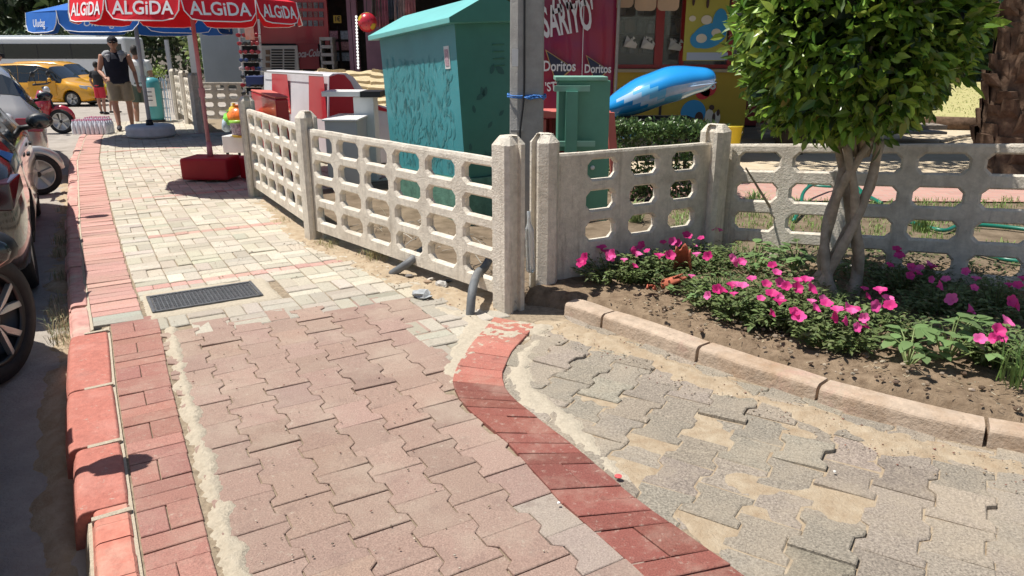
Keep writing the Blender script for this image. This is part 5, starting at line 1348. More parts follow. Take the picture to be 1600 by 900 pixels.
# hanging ball
bY = 12.6; bc = at(574, 35, bY); bs = thing('hanging_ball', 'red and yellow football hanging in a net by the door post', 'ball', bc); mb = MB(); r = 14*bY/FPX
bm = bmesh.new(); bmesh.ops.create_icosphere(bm, subdivisions=4, radius=r)
ico = bmesh.new(); bmesh.ops.create_icosphere(ico, subdivisions=1, radius=1); vv = [v.co.normalized() for v in ico.verts]; ico.free()
mb.v = [v.co.copy() for v in bm.verts]
for f in bm.faces:
    c = f.calc_center_median().normalized(); ds = sorted(((c-v).length, i) for i, v in enumerate(vv)); mb.f.append(tuple(v.index for v in f.verts)); mb.c.append((1,1,1)); mb.mi.append(1 if ds[0][0] < .36 and ds[0][1] % 2 else (2 if .345 < ds[0][0] < .40 else 0))
bm.free(); mb.build('ball', [M_fred, M_yel, M_dred], bs, smooth=True); mb = MB(); mb.tube([(0, 0, r), (.02, 0, r+.7)], .006, 5)
for k in range(6): a = math.pi*k/3; mb.tube([(math.cos(a)*r*1.01*math.sin(t), math.sin(a)*r*1.01*math.sin(t), r*1.01*math.cos(t)) for t in (0, .35, .7, 1.0)], .003, 4)
mb.build('net', M_black, bs)
# hanging cloths
CL = [((.30,.10,.13), 'dusky pink towel hanging behind the cabinet roof'), ((.05,.06,.08), 'black towel hanging behind the cabinet roof'), ((.35,.14,.14), 'reddish towel hanging beside the cabinet ridge'), ((.10,.08,.07), 'dark brown towel hanging beside the football'), ((.32,.22,.20), 'pale pink towel hanging between two dark towels')]
for i, (c, lab) in enumerate(CL):
    px = [596, 612, 640, 588, 624][i]; Y = 12.9; x0, x1 = at(px-8, 0, Y).x, at(px+9, 0, Y).x; z1 = at(px, -60, Y).z; z0 = at(px, [42, 30, 24, 26, 38][i], Y).z
    mb = MB(); nn_ = 12; vs = []
    for j in range(9):
        for q in range(nn_+1): vs.append((lerp(x0, x1, q/nn_)+.02*nz(j*.6, q), Y+.04*math.sin(q*1.9+i)+.02*nz(q, j*.5, i), lerp(z1, z0, j/8)+(.04*nz(q*.8, i) if j == 8 else 0)))
    mb.add(vs, [(j*(nn_+1)+q, (j+1)*(nn_+1)+q, (j+1)*(nn_+1)+q+1, j*(nn_+1)+q+1) for j in range(8) for q in range(nn_)]); o = mb.build('towel', mat('towel_%s' % 'abcde'[i], c, .9, nscale=5, namp=.5), smooth=True); md = o.modifiers.new('s', 'SOLIDIFY'); md.thickness = .01; tag(o, lab, 'towel')
# postcards on the red wall
mb = None
for i in range(18):
    px, py = 456+8.5*(i % 6), 4+14*(i//6); W_ = PX(); W_.pbox(px, py, px+6.5, py+9, SY+.47, .01); o = W_.build('postcard', mat('card_%s' % 'abcdefghijklmnopqr'[i], random.choice([(.25,.12,.12), (.2,.2,.22), (.3,.2,.16), (.12,.1,.14)]), .5, nscale=40, namp=.8)); tag(o, 'souvenir card in the %s column of the %s row on the red kiosk wall' % (('first', 'second', 'third', 'fourth', 'fifth', 'sixth')[i % 6], ('topmost', 'middle', 'lowest')[i//6]), 'souvenir card', 'souvenir cards on the red wall')
# red towel/orange print hanging left
o = PX(); o.pbox(382, 28, 396, 62, 12.8, .02); o = o.build('beach_towel', mat('orange_print', (.75,.22,.12), .8, nscale=9, col2=(.65,.45,.38)), bevel=.004); tag(o, 'orange and pale patterned beach towel hanging above the sunglasses', 'towel')
# sunglasses rack
rY = 12.9; rr_ = thing('sunglasses_rack', 'tall narrow rack of sunglasses beside the louvred unit', 'rack', (at(392, 170, rY).x, rY, 0))
W_ = MB(); 
for i in range(9): p = at(383+1.2*i+6, 58+13*i, rY+.05); W_.box(p, (.36, .05, .012))
a, b_ = at(372, 30, rY+.1), at(398, 178, rY+.1); W_.tube([a, (b_.x-.15, rY+.1, 0)], .02, 6); a = at(404, 30, rY+.1); W_.tube([a, (b_.x+.15, rY+.1, 0)], .02, 6); W_.build('frame', M_white, rr_, world=True)
GLC = [(.03,.03,.035), (.30,.02,.03), (.03,.03,.03), (.02,.04,.12), (.5,.45,.45)]; gm = [mat('shades_%s' % 'abcde'[i], c, .15, .6) for i, c in enumerate(GLC)]
for i in range(9):
    for j in range(3):
        p = at(377+1.2*i+9.5*j, 55+13*i, rY); mb = MB(); r = .045
        for sx_ in (-1, 1): mb.ell((sx_*.048, 0, 0), (.042, .012, .034), 8, 5)
        mb.box((0, 0, .012), (.03, .01, .01)); mb.box((-.09, .05, .01), (.006, .1, .008)); mb.box((.09, .05, .01), (.006, .1, .008))
        o = mb.build('sunglasses', gm[(i+j*2) % 5 if i > 2 else 1 + (j % 2)], loc=p, rot=rnd(-.4, .3)); tag(o, 'sunglasses hooked at the %s of row %s from the top of the narrow rack' % (('left', 'middle', 'right')[j], ('one', 'two', 'three', 'four', 'five', 'six', 'seven', 'eight', 'nine')[i]), 'sunglasses', 'sunglasses on the rack')
o = PX(); o.pbox(384, 119, 411, 132, 12.5, .3); o = o.build('blue_tray', mat('navy_cloth', (.02,.04,.14), .6), bevel=.01); tag(o, 'navy blue tray on the sunglasses stand', 'tray')
# toy and snack display on a white box
wx = at(372, 250, 10.7); wt = thing('display_box', 'white square box carrying the colourful toy bags beside the near fence post', 'display box', (wx.x+.05, 10.9, 0), R(-8)); ztb = at(372, 213, 10.7).z
mb = MB(); mb.box((0, 0, ztb/2+.06), (.46, .42, ztb-.12)); mb.build('body', M_white, wt, bevel=.006); mb = MB()
for sx_ in (-1, 1):
    for sy_ in (-1, 1): mb.cyl((sx_*.19, sy_*.17, 0), (sx_*.19, sy_*.17, .13), .02)
mb.build('feet', M_black, wt)
def bag(px, py, w, h, col, lab, Y=10.7):
    p = at(px, py, Y); mb = MB(); rings = [(.30, 0), (.5, .15), (.48, .5), (.36, .78), (.10, .92), (.22, 1.0), (.05, 1.02)]; mb.lathe([(r*w*(1), z*h) for r, z in rings], n=12)
    mb.v = [v + Vector((nz(v.x*14, v.z*14, 1), nz(v.y*14, v.z*12, 3), 0))*.03 for v in mb.v]; o = mb.build('toy_bag', mat('bag_'+lab.split()[0], col, .3, nscale=14, namp=.6), smooth=True, loc=p); return tag(o, lab, 'toy bag')
bag(361, 197, .22, .22, (.22,.60,.08), 'green toy bag with a pale blue foot at the back of the display box'); bag(376, 191, .36, .24, (.85,.22,.04), 'orange toy bag on top of the clear tub'); bag(369, 192, .2, .27, (.75,.55,.05), 'yellow toy bag behind the orange one'); bag(387, 206, .14, .2, (.45,.03,.03), 'dark red toy bag at the right edge of the display box', 10.9)
tb2 = thing('toy_tub', 'clear printed tub with a yellow foot on the white display box', 'tub', at(377, 214, 10.6)); mb = MB(); mb.lathe([(0, .0), (.11, 0), (.125, .03), (.12, .035)], n=16); mb.build('foot', M_yel, tb2, smooth=True); mb = MB(); mb.lathe([(.115, .035), (.135, .2), (.14, .21)], n=16); mb.build('tub', mat('tub_print', (.35,.30,.36), .3, nscale=26, namp=.9), tb2, smooth=True); mb = MB(); mb.lathe([(.14, .2), (.145, .235), (0, .24)], n=16); mb.build('lid', mat('lime_plastic', (.30,.62,.08), .35), tb2, smooth=True)
bag(355, 206, .12, .22, (.45,.60,.68), 'pale blue small toy bag at the left edge of the display box', 10.65)
# ---------------------------------------------------------------- pipes, bottle, rubble at the near fence
M_pipe = mat('grey_rubber', (.13,.14,.15), .6, .4, nscale=14, namp=.2, bump=.2, stain=(.26,.25,.23), sscale=6, samt=.5)
def pipe(pts, r, lab):
    mb = MB(); P = smooth_path(pts, 7); mb.tube(P, r, 16); o = mb.build('pipe', M_pipe, smooth=True); tag(o, lab, 'pipe', 'pipes poking through the fence')
pipe([at(768, 398, 4.75), at(757, 418, 4.60), at(746, 428, 4.45), at(738, 455, 4.22), gp(734, 500, -.03)], .027, 'thick grey pipe bending out of the fence into the cement beside the corner post')
pipe([at(668, 385, 5.35), at(655, 395, 5.15), at(652, 399, 5.03), at(636, 412, 4.96), gp(612, 428, .0)], .027, 'grey pipe stub leaning out of a lower hole in the middle of the sunlit panel')
mb = MB(); b0, b1 = at(826, 330, 4.42), at(829, 425, 4.42); 
ax_ = (b0-b1); n_ = 16; mb.tube([b1+ax_*f for f in (0, .03, .12, .2, .28, .36, .44, .52, .6, .7, .8, .86, 1)], [.02, .028, .03, .027, .03, .027, .03, .027, .03, .029, .014, .011, .011], 12); tag(mb.build('plastic_bottle', mat('clear_plastic', (.75,.8,.85), .1, .5, trans=.7), smooth=True), 'crushed clear plastic bottle wedged between the two corner posts', 'bottle')
LB = ['grey stone slab lying against the fence foot left of the thick pipe', 'short dark pipe offcut lying on the dirt left of the thick pipe', 'pale stone chip beside the pipe offcut', 'brown stone at the foot of the sunlit panel', 'flat grey paver chunk on the sandy ground by the bricks', 'small dark stone under the sunlit panel edge']
for (px, py, r, c), lab in zip([(690, 446, .035, (.4,.38,.35)), (700, 440, .02, (.1,.1,.1)), (674, 438, .022, (.55,.5,.42)), (668, 441, .018, (.35,.25,.17)), (660, 463, .05, (.33,.35,.36)), (640, 432, .02, (.2,.18,.16))], LB):
    g0 = gp(px, py, .01); mb = MB(); mb.ell((0, 0, r*.3), (r*1.6, r, r*.55), 8, 6); mb.v = [v + Vector((nz(v.x*40, v.y*40, px), nz(v.y*40, v.z*40, px), nz(v.x*40, v.z*40, 5)))*r*.7 for v in mb.v]; tag(mb.build('stone', mat('stone_%d' % px, c, .9, nscale=30, namp=.3), loc=g0, rot=rnd(0, 3)), lab, 'stone')
# dry weeds along the fence foot, in the gutter and beneath the panels
mb = MB()
for px, py, n, h in ((590, 405, 90, .10), (575, 400, 50, .07), (520, 385, 40, .06), (510, 380, 60, .05), (640, 415, 40, .08), (445, 345, 30, .05), (760, 440, 20, .06), (430, 330, 20, .05)):
    g0 = gp(px, py, .01); tuft(mb, g0, n, .10, h, [(.30,.28,.12), (.45,.36,.2), (.22,.27,.09), (.5,.4,.25)], 1.2, .0018)
tag(mb.build('dry_weeds', M_blade, colors=True), 'dry straggly weeds along the foot of the sunlit fence', 'weeds', kind='stuff')
mb = MB()
for s_, n, h in ((4.75, 50, .10), (4.95, 70, .12), (5.2, 40, .12), (5.6, 30, .10), (6.2, 40, .1), (6.9, 60, .12), (7.4, 50, .12), (8.2, 30, .1), (9, 20, .08)):
    x, y = sw(s_, -.24); tuft(mb, (x, y, -.10), n, .07, h, [(.22,.27,.14), (.36,.33,.18), (.45,.38,.25)], 1.0, .002)
tag(mb.build('gutter_weeds', M_blade, colors=True), 'sparse weeds growing in the gutter along the faded kerb', 'weeds', kind='stuff')
mb = MB()
for i in range(160):
    x, y = gp(rnd(560, 850), 380, 0).x, 0; f = random.random(); p = Vector(Pb).lerp(Vector(Pc), f); p += Vector((.28, .32))*rnd(.1, 2.2)
    a = rnd(0, 6.28); L_ = rnd(.04, .16); d = Vector((math.cos(a), math.sin(a), rnd(-.1, .5)))*L_; q = Vector((p.x, p.y, rnd(.0, .08))); mb.tube([q, q+d*.5+Vector((0, 0, .01)), q+d], [.004, .003, .002], 4, col=jcol(random.choice([(.3,.24,.17), (.12,.1,.08), (.5,.47,.42)]), .2))
tag(mb.build('debris', M_petleaf, colors=True), 'twigs and rubbish on the dark ground behind the sunlit fence', 'debris', kind='stuff')
# litter on the driveway
for px, py, c, lab in ((966, 745, (.70,.10,.10), 'small round red bottle cap lying on the sand beside the brick border'), (873, 787, (.8,.78,.74), 'white pebble at the edge of the red bricks'), (1304, 738, (.7,.68,.62), 'pale cigarette stub on the grey pavers')):
    g0 = gp(px, py, .012); mb = MB(); mb.lathe([(0, 0), (.013, 0), (.014, .004), (0, .006)] if c[1] < .5 else [(0, 0), (.006, .002), (.005, .006), (0, .008)], n=10); tag(mb.build('litter', mat('litter_%d' % px, c, .6), loc=g0), lab, 'litter')
mb = MB()
for i in range(1500):
    r_ = random.random()
    if r_ < .55: s_, t_ = rnd(.1, 3.9), rnd(-.22, -.02)*1.6; x, y = bedf(s_, t_-.15)
    elif r_ < .8: f = random.random(); p = Vector(Pb).lerp(Vector(Pc), f)+Vector((-.73, -.67))*rnd(.02, .3); x, y = p.x, p.y
    else: x, y = sw(rnd(1.0, 6.5), rnd(.2, 1.2))
    r = rnd(.0012, .0045); mb.ell((x, y, .006+r*.5), (r*rnd(.8, 1.6), r, r*.8), 5, 3, col=jcol(random.choice([(.36,.28,.19), (.22,.17,.12), (.5,.44,.35), (.3,.15,.11)]), .2))
tag(mb.build('grit', M_petleaf, colors=True), 'loose grit scattered over the paving and along the bed kerb', 'grit', kind='stuff')
# ---------------------------------------------------------------- vehicles
M_tyre = mat('tyre_rubber', (.02,.02,.021), .75, .3, nscale=30, namp=.2); M_rimdark = mat('rim_dark', (.03,.03,.033), .35, .5, metal=.5); M_rimsil = mat('rim_silver', (.52,.51,.49), .35, .5, metal=.55)
M_cglass = mat('car_glass', (.02,.025,.028), .05, .6, coat=.5); M_trim = mat('black_trim', (.015,.015,.016), .5); M_lampr = mat('tail_lamp', (.25,.005,.01), .12, .5, coat=.6); M_darklamp = mat('dark_lamp', (.05,.01,.012), .1, .5, coat=.8); M_lampw = mat('head_lamp', (.6,.62,.64), .1, .5, coat=.7)
M_chrome = mat('chrome', (.7,.7,.7), .12, metal=1); M_plate = mat('number_plate', (.75,.75,.75), .5)
def wheel(parent, c, r, w, rot, spokes=5, fancy=False, name='wheel', side=1):
    wt_ = bpy.data.objects.new(name, None)
    # wheel mesh itself is the tyre; rim is a child. local axis: y = outward
    mb = MB(); prof = [(r*.70, -w*.42), (r*.74, -w*.5), (r*.93, -w*.5), (r*.985, -w*.38), (r, -w*.15), (r, w*.15), (r*.985, w*.38), (r*.93, w*.5), (r*.74, w*.5), (r*.70, w*.40), (r*.68, w*.3), (r*.68, -w*.42)]
    RX = Matrix.Rotation(R(-90), 3, 'X'); mb.lathe(prof, n=40, M_=RX); o = mb.build(name, M_tyre, parent, smooth=True, loc=c, rot=rot); fixn(o)
    mb = MB(); mb.lathe([(0, w*.12), (r*.66, w*.05), (r*.69, w*.38)], n=40, M_=RX); mb.lathe([(r*.66, w*.34), (r*.705, w*.44), (r*.715, w*.40)], n=40, M_=RX); rim = mb.build('rim', M_rimdark if fancy else M_rimsil, o, smooth=True); fixn(rim)
    mb = MB()
    for k in range(spokes):
        a = 2*math.pi*k/spokes + .3
        def pt(rr, aa, y): return (rr*math.cos(aa), y, rr*math.sin(aa))
        if fancy:
            for sg in (-1, 1):
                P = [pt(r*.13, a, w*.34), pt(r*.22, a+sg*.26, w*.36), pt(r*.69, a+sg*.34, w*.40), pt(r*.70, a+sg*.20, w*.38), pt(r*.40, a+sg*.05, w*.34)]
                Q = [(x, y-.03, z) for x, y, z in P]; n_ = len(P); mb.add(P+Q, [tuple(range(n_)), tuple(range(n_, 2*n_))[::-1]] + [(i, i+n_, (i+1) % n_+n_, (i+1) % n_) for i in range(n_)])
        else:
            P = [pt(r*.1, a-.7, w*.3), pt(r*.68, a-.13, w*.36), pt(r*.68, a+.13, w*.36), pt(r*.1, a+.7, w*.3)]; Q = [(x, y-.03, z) for x, y, z in P]
            mb.add(P+Q, [(0, 1, 2, 3), (7, 6, 5, 4), (0, 4, 5, 1), (1, 5, 6, 2), (2, 6, 7, 3), (3, 7, 4, 0)])
    fixn(mb.build('spokes', M_rimsil, rim, bevel=.003))
    mb = MB(); mb.lathe([(0, w*.42), (r*.10, w*.40), (r*.13, w*.33)], n=16, M_=RX); mb.build('hub_cap', M_trim, rim, smooth=True)
    return o
SEDAN = dict(L=4.4, W=1.78, st=[  # x from rear 0..1, z bottom, belt, top, half width factor, top half width factor
    (0.00, .32, .62, .66, .74, .60), (.012, .28, .80, .86, .90, .74), (.04, .25, .88, .98, .96, .76), (.10, .22, .90, 1.12, .985, .72), (.17, .20, .91, 1.36, 1, .66), (.25, .19, .91, 1.44, 1, .64), (.38, .19, .90, 1.47, 1, .64), (.50, .19, .89, 1.45, 1, .65), (.60, .19, .88, 1.33, 1, .68), (.70, .19, .87, 1.02, 1, .76), (.74, .19, .85, .96, 1, .80), (.86, .20, .78, .88, .98, .78), (.95, .22, .66, .76, .92, .72), (.985, .28, .54, .64, .82, .62), (1.0, .34, .46, .52, .68, .50)])
VAN = dict(L=4.4, W=1.82, st=[
    (0.00, .34, .9, 1.0, .84, .70), (.01, .28, 1.0, 1.55, .94, .78), (.03, .24, 1.02, 1.72, .97, .80), (.10, .22, 1.03, 1.80, 1, .80), (.30, .20, 1.03, 1.83, 1, .80), (.50, .20, 1.03, 1.80, 1, .79), (.60, .20, 1.02, 1.68, 1, .78), (.72, .20, 1.0, 1.20, 1, .80), (.77, .20, .98, 1.08, 1, .82), (.90, .22, .86, .98, .97, .78), (.96, .24, .70, .84, .92, .72), (.99, .30, .55, .66, .84, .62), (1.0, .36, .48, .54, .72, .5)])
def car(spec, label, loc, rot, paint, wheels=True, wr=.32, cat='car', scale=1, open_door=False, group=None, fancy=False, steer=0, name='parked_car', mirror=True, detail=True, lamp=None):
    lamp = lamp or M_lampr
    L_, W_ = spec['L']*scale, spec['W']*scale/2; root = thing(name, label, cat, loc, rot, group)
    S_ = spec['st']; pr_ = []
    for (fx, zb, zs, zt, kw, kt) in S_:
        w = W_*kw; wt2 = W_*kt; x = fx*L_; zb, zs, zt = zb*scale, zs*scale, zt*scale
        half = [(0, zb), (w*.80, zb), (w*.95, zb+.05), (w*.99, zb+(zs-zb)*.35), (w, zb+(zs-zb)*.62), (w*.975, zs-.05), (w*.95, zs), (lerp(w*.93, wt2, .55), lerp(zs, zt, .5)), (wt2*1.02, zt-.07*min(1, (zt-zs)*2)), (wt2*.86, zt-.012), (wt2*.45, zt+.012), (0, zt+.018)]
        pr_.append([(x, y, z) for y, z in half] + [(x, -y, z) for y, z in half[-2:0:-1]])
    n = len(pr_[0]); vs = sum(pr_, []); fs = []; 
    for i in range(len(pr_)-1):
        for k in range(n): fs.append((i*n+k, i*n+(k+1) % n, (i+1)*n+(k+1) % n, (i+1)*n+k))
    fs += [tuple(range(n))[::-1], tuple(range((len(pr_)-1)*n, len(pr_)*n))]
    mb = MB(); mb.add(vs, fs); body = mb.build('body', paint, root, smooth=True); fixn(body)
    wx = (.19*L_, .80*L_)
    if wheels:
        for x in wx:
            cm = MB(); cm.cyl((x, -W_*1.3, wr*1.0), (x, W_*1.3, wr*1.0), wr*1.17, n=28); co = cm.build('cutter', M_trim, root); fixn(co); bpy.context.view_layer.update(); cut(body, co)
        mb = MB(); mb.box((L_/2, 0, .32), (L_*.86, W_*1.55, .30)); mb.build('underbody', M_trim, root)
        for x in wx:
            for sg in (1, -1): wheel(root, (x, sg*(W_-.16), wr), wr, .21, (0 if sg > 0 else math.pi) + (steer if x > L_/2 else 0), fancy=fancy)
    # glass: offset copies of the greenhouse faces
    GL = {'side_window': MB(), 'side_window ': MB(), 'windscreen': MB(), 'rear_window': MB()}
    for i in range(len(S_)-1):
        tall = min(S_[i][3]-S_[i][2], S_[i+1][3]-S_[i+1][2])*scale; slope = abs(S_[i+1][3]-S_[i][3])
        def P(i_, k_): return Vector(pr_[i_][k_ % n])
        if tall > .12 or max(S_[i][3]-S_[i][2], S_[i+1][3]-S_[i+1][2])*scale > .4:
            for ks in ((6, 7, 8), (-8, -7, -6)):
                for k0, k1 in zip(ks, ks[1:]):
                    q = [P(i, k0), P(i, k1), P(i+1, k1), P(i+1, k0)]; c = sum(q, Vector())/4
                    nn = (q[1]-q[0]).cross(q[2]-q[0]); 
                    if nn.length < 1e-6: continue
                    nn.normalize(); nn = nn if nn.y*c.y > 0 else -nn
                    GL['side_window' if c.y > 0 else 'side_window '].add([c + (p-c)*.985 + nn*.004 for p in q], [(0, 1, 2, 3)])
        if slope*scale > .22:
            for k0, k1 in ((8, 9), (9, 10), (10, 11), (11, 12), (12, 13), (13, 14)):
                q = [P(i, k0), P(i, k1), P(i+1, k1), P(i+1, k0)]; c = sum(q, Vector())/4; nn = (q[1]-q[0]).cross(q[2]-q[0]); nn.normalize(); nn = nn if nn.z > 0 else -nn
                GL['windscreen' if c.x > L_/2 else 'rear_window'].add([p + nn*.005 for p in q], [(0, 1, 2, 3)])
    for nm_, g_ in GL.items():
        if g_.f: g_.build(nm_.strip(), M_cglass, root, smooth=False)
    if detail:
        for sg in (-1, 1):
            mb = MB(); zl = S_[2][2]*scale; mb.hexa([(.005, sg*W_*.62, zl-.20), (.02, sg*W_*.93, zl-.22), (.26, sg*W_*1.0, zl-.12), (.20, sg*W_*.7, zl-.12)], [(.02, sg*W_*.62, zl-.04), (.04, sg*W_*.93, zl-.05), (.30, sg*W_*.99, zl-.03), (.2, sg*W_*.7, zl-.03)]); fixn(mb.build('taillight', lamp, root, bevel=.01))
            mb = MB(); zl = S_[-4][2]*scale; mb.hexa([(L_*.975, sg*W_*.50, zl-.13), (L_*.955, sg*W_*.86, zl-.12), (L_*.90, sg*W_*.96, zl-.05), (L_*.9, sg*W_*.6, zl-.05)], [(L_*.965, sg*W_*.50, zl+.0), (L_*.94, sg*W_*.86, zl+.03), (L_*.89, sg*W_*.95, zl+.07), (L_*.88, sg*W_*.6, zl+.07)]); fixn(mb.build('headlight', M_lampw, root, bevel=.01))
        mb = MB(); mb.box((-.005, 0, .55*scale), (.02, .52, .12)); mb.build('number_plate', M_plate, root)
        mb = MB(); mb.box((.03, 0, .36), (.12, W_*1.5, .10)); mb.box((L_-.04, 0, .36), (.10, W_*1.3, .12)); mb.build('bumper_trim', M_trim, root, bevel=.02)
        if mirror:
            for sg in (-1, 1):
                mb = MB(); xm = L_*.63; ym = sg*(W_+.10); zm = S_[8][2]*scale+.09; mb.ell((xm, ym, zm), (.07, .11, .075), 12, 8); mb.tube([(xm, sg*W_*.92, zm-.06), (xm, ym, zm-.04)], .025, 8); m2 = mb.build('wing_mirror', M_trim, root, smooth=True)
                mb = MB(); mb.ell((xm-.055, ym, zm), (.02, .09, .058), 12, 6); mb.build('mirror_glass', M_cglass, m2, smooth=True)
                mb = MB(); mb.box((L_*.40, sg*W_*1.0, .80*scale), (.14, .025, .022)); mb.box((L_*.58, sg*W_*1.0, .80*scale), (.14, .025, .022)); mb.build('door_handle', M_trim, root, bevel=.005)
    return root
HEAD = A + R(90)                                # car x axis points along the pavement
def cloc(s_, t_, z=-.13): x, y = xy(s_, t_); return (x, y, z)
M_creampaint = mat('cream_car_paint', (.55,.50,.44), .25, .5, coat=.8); M_darkpaint = mat('dark_car_paint', (.035,.034,.036), .2, .6, metal=.3, coat=1); M_silpaint = mat('silver_car_paint', (.42,.41,.39), .25, .5, metal=.5, coat=.8)
c1 = car(SEDAN, 'nearest parked car, only its steered front wheel in view beside the red kerb', cloc(.84, -.40-.89), HEAD, M_creampaint, fancy=True, wr=.335, wheels=True)
for m_ in c1.children:
    if m_.name.startswith('wing_mirror'): m_.location.x -= .52
# steer the front wheel that shows
fw = [c for c in c1.children if c.name.startswith('wheel')]
fw.sort(key=lambda o: (-o.location.x, o.location.y)); w_ = fw[0]
w_.rotation_euler.z = math.pi + R(-27); w_.location = (3.56, -.79, .335)
fw[1].rotation_euler.z = R(-27); fw[1].location.x = 3.58
c2 = car(SEDAN, 'dark glossy parked car close to the kerb behind the nearest one', cloc(5.30, -.26-.93), HEAD, M_darkpaint, wr=.33, scale=1.06, lamp=M_darklamp)
c3 = car(SEDAN, 'silver hatchback with red tail lamp parked beyond the first scooter', cloc(11.2, -.08-.93), HEAD+R(2), M_silpaint, wr=.31)
# scooters
def scooter(loc, rot, label, paint, wr=.22, seatc=(.20,.13,.12), windshield=False):
    root = thing('scooter', label, 'scooter', loc, rot, 'parked scooters')
    for x, r in ((1.25, wr), (0, wr)):
        w = wheel(root, (x, 0, wr), wr, .11, math.pi, spokes=5)
    mb = MB(); mb.tube([(-.32, 0, .62), (-.15, 0, .60), (.15, 0, .55), (.42, 0, .40), (.5, 0, .26), (.72, 0, .22), (.88, 0, .30), (.95, 0, .60), (1.0, 0, .86)], [.07, .14, .17, .16, .13, .13, .15, .16, .10], 12, flat=1.1); mb.build('body', paint, root, smooth=True)
    mb = MB(); pts = [(1.25+.26*math.cos(a), 0, wr+.26*math.sin(a)) for a in [R(10+17*i) for i in range(10)]]; mb.tube(pts, [.03, .055, .07, .075, .075, .075, .07, .06, .05, .03], 8, flat=.45, up=(0, 1, 0)); mb.build('front_fender', paint, root, smooth=True)
    mb = MB(); pts = [(0+.28*math.cos(a), 0, wr+.28*math.sin(a)) for a in [R(40+15*i) for i in range(9)]]; mb.tube(pts, .06, 8, flat=.5, up=(0, 1, 0)); mb.build('rear_fender', M_trim, root, smooth=True)
    mb = MB(); mb.tube([(-.34, 0, .76), (-.1, 0, .75), (.2, 0, .73), (.42, 0, .68)], [.09, .14, .14, .08], 10, flat=.45, up=(0, 1, 0)); mb.build('seat', mat('seat_vinyl', seatc, .5), root, smooth=True)
    mb = MB(); mb.tube([(1.25, 0, wr), (1.15, 0, .5), (1.0, 0, .95)], .03, 8); mb.tube([(.97, -.30, 1.0), (1.0, -.1, 1.0), (1.0, .1, 1.0), (.97, .30, 1.0)], .02, 8); mb.build('handlebar', M_trim, root, smooth=True)
    for sg in (-1, 1):
        mb = MB(); mb.tube([(.98, sg*.2, 1.0), (1.0, sg*.3, 1.15)], .008, 6); mb.ell((1.0, sg*.32, 1.20), (.03, .09, .06), 10, 6); mb.build('mirror', M_trim, root, smooth=True)
    mb = MB(); mb.ell((1.06, 0, .88), (.06, .09, .08), 12, 8); mb.build('headlight', M_lampw, root, smooth=True)
    mb = MB(); mb.tube([(-.05, -.12, .3), (-.35, -.14, .34)], [.03, .05], 10); mb.build('exhaust', M_chrome, root, smooth=True)
    if windshield:
        pass
    return root
M_scsil = mat('scooter_silver', (.50,.50,.48), .25, metal=.4, coat=.7); M_scred = mat('scooter_red', (.38,.015,.03), .25, coat=.8)
w1 = gp(66, 304, -.13); sc1 = scooter((w1.x-1.25*math.cos(R(35)), w1.y-1.25*math.sin(R(35)), -.13), R(35), 'silver scooter with its front wheel sticking out between the dark and the silver car', M_scsil, .245)
w2 = gp(97, 209, -.13); sc2 = scooter((w2.x-1.22, w2.y-.1, -.13), R(6), 'red scooter with a brown seat parked before the yellow taxis', M_scred, .25)
# taxis
M_taxi = mat('taxi_yellow', (.75,.36,.015), .25, coat=.8)
tz = groundz(-20, 34)
ta = at(8, 165, 34); t1 = car(VAN, 'yellow taxi van seen from the side with its front door open', (ta.x-.1, 34.2, tz), R(0), M_taxi, wr=.33, cat='taxi', name='taxi', group='yellow taxis')
mb = MB(); q = [(2.95, -.93, .45), (2.15, -1.55, .45), (2.15, -1.55, 1.1), (2.95, -.93, 1.1)]; mb.add(q+[(x, y+.05, z) for x, y, z in q], [(0, 1, 2, 3), (7, 6, 5, 4), (0, 4, 5, 1), (1, 5, 6, 2), (2, 6, 7, 3), (3, 7, 4, 0)]); dr = mb.build('door', M_taxi, t1, bevel=.01)
mb = MB(); mb.tube([(2.2, -1.52, 1.1), (2.25, -1.45, 1.35), (2.5, -1.2, 1.62), (2.75, -1.0, 1.5), (2.95, -.93, 1.12)], .03, 6); mb.build('window_frame', M_trim, dr, smooth=True)
mb = MB(); mb.ell((2.85, -1.15, 1.15), (.08, .12, .09), 10, 6); mb.build('mirror', M_taxi, dr, smooth=True)
tb3 = at(163, 120, 37.5); t2 = car(VAN, 'second yellow taxi van behind the one with the open door', (tb3.x-4.2, 37.5, groundz(-20, 37)), R(0), M_taxi, wr=.33, cat='taxi', name='taxi', group='yellow taxis', scale=1.03)
# bus
bx = at(165, 85, 46); gz = groundz(-30, 46); bus = thing('bus', 'long white bus with a dark window band parked behind the taxis', 'bus', (bx.x-9.2, 46, gz))
M_busw = mat('bus_white', (.72,.74,.75), .35, coat=.4); hb = 3.15
mb = MB(); mb.box((4.6, 1.25, hb/2+.15), (11.6, 2.5, hb-.3)); mb.build('body', M_busw, bus, bevel=.18, segs=4)
mb = MB(); mb.box((4.6, -.005, hb-.82), (11.2, .03, .85)); mb.build('window_band', M_cglass, bus, bevel=.004)
mb = MB()
for x in (1.2, 3.2, 5.2, 7.2): mb.box((x, -.025, hb-.82), (.05, .01, .85))
mb.box((4.2, -.026, hb-.41), (6.1, .012, .03))
mb.build('window_pillars', M_trim, bus)
mb = MB(); mb.box((4.6, 1.2, hb+.0), (8, 1.6, .18)); mb.build('roof_unit', mat('bus_grey', (.45,.5,.52), .5), bus, bevel=.05)
for x in (1.0, 8.0): wheel(bus, (x, .18, .5), .5, .3, math.pi)
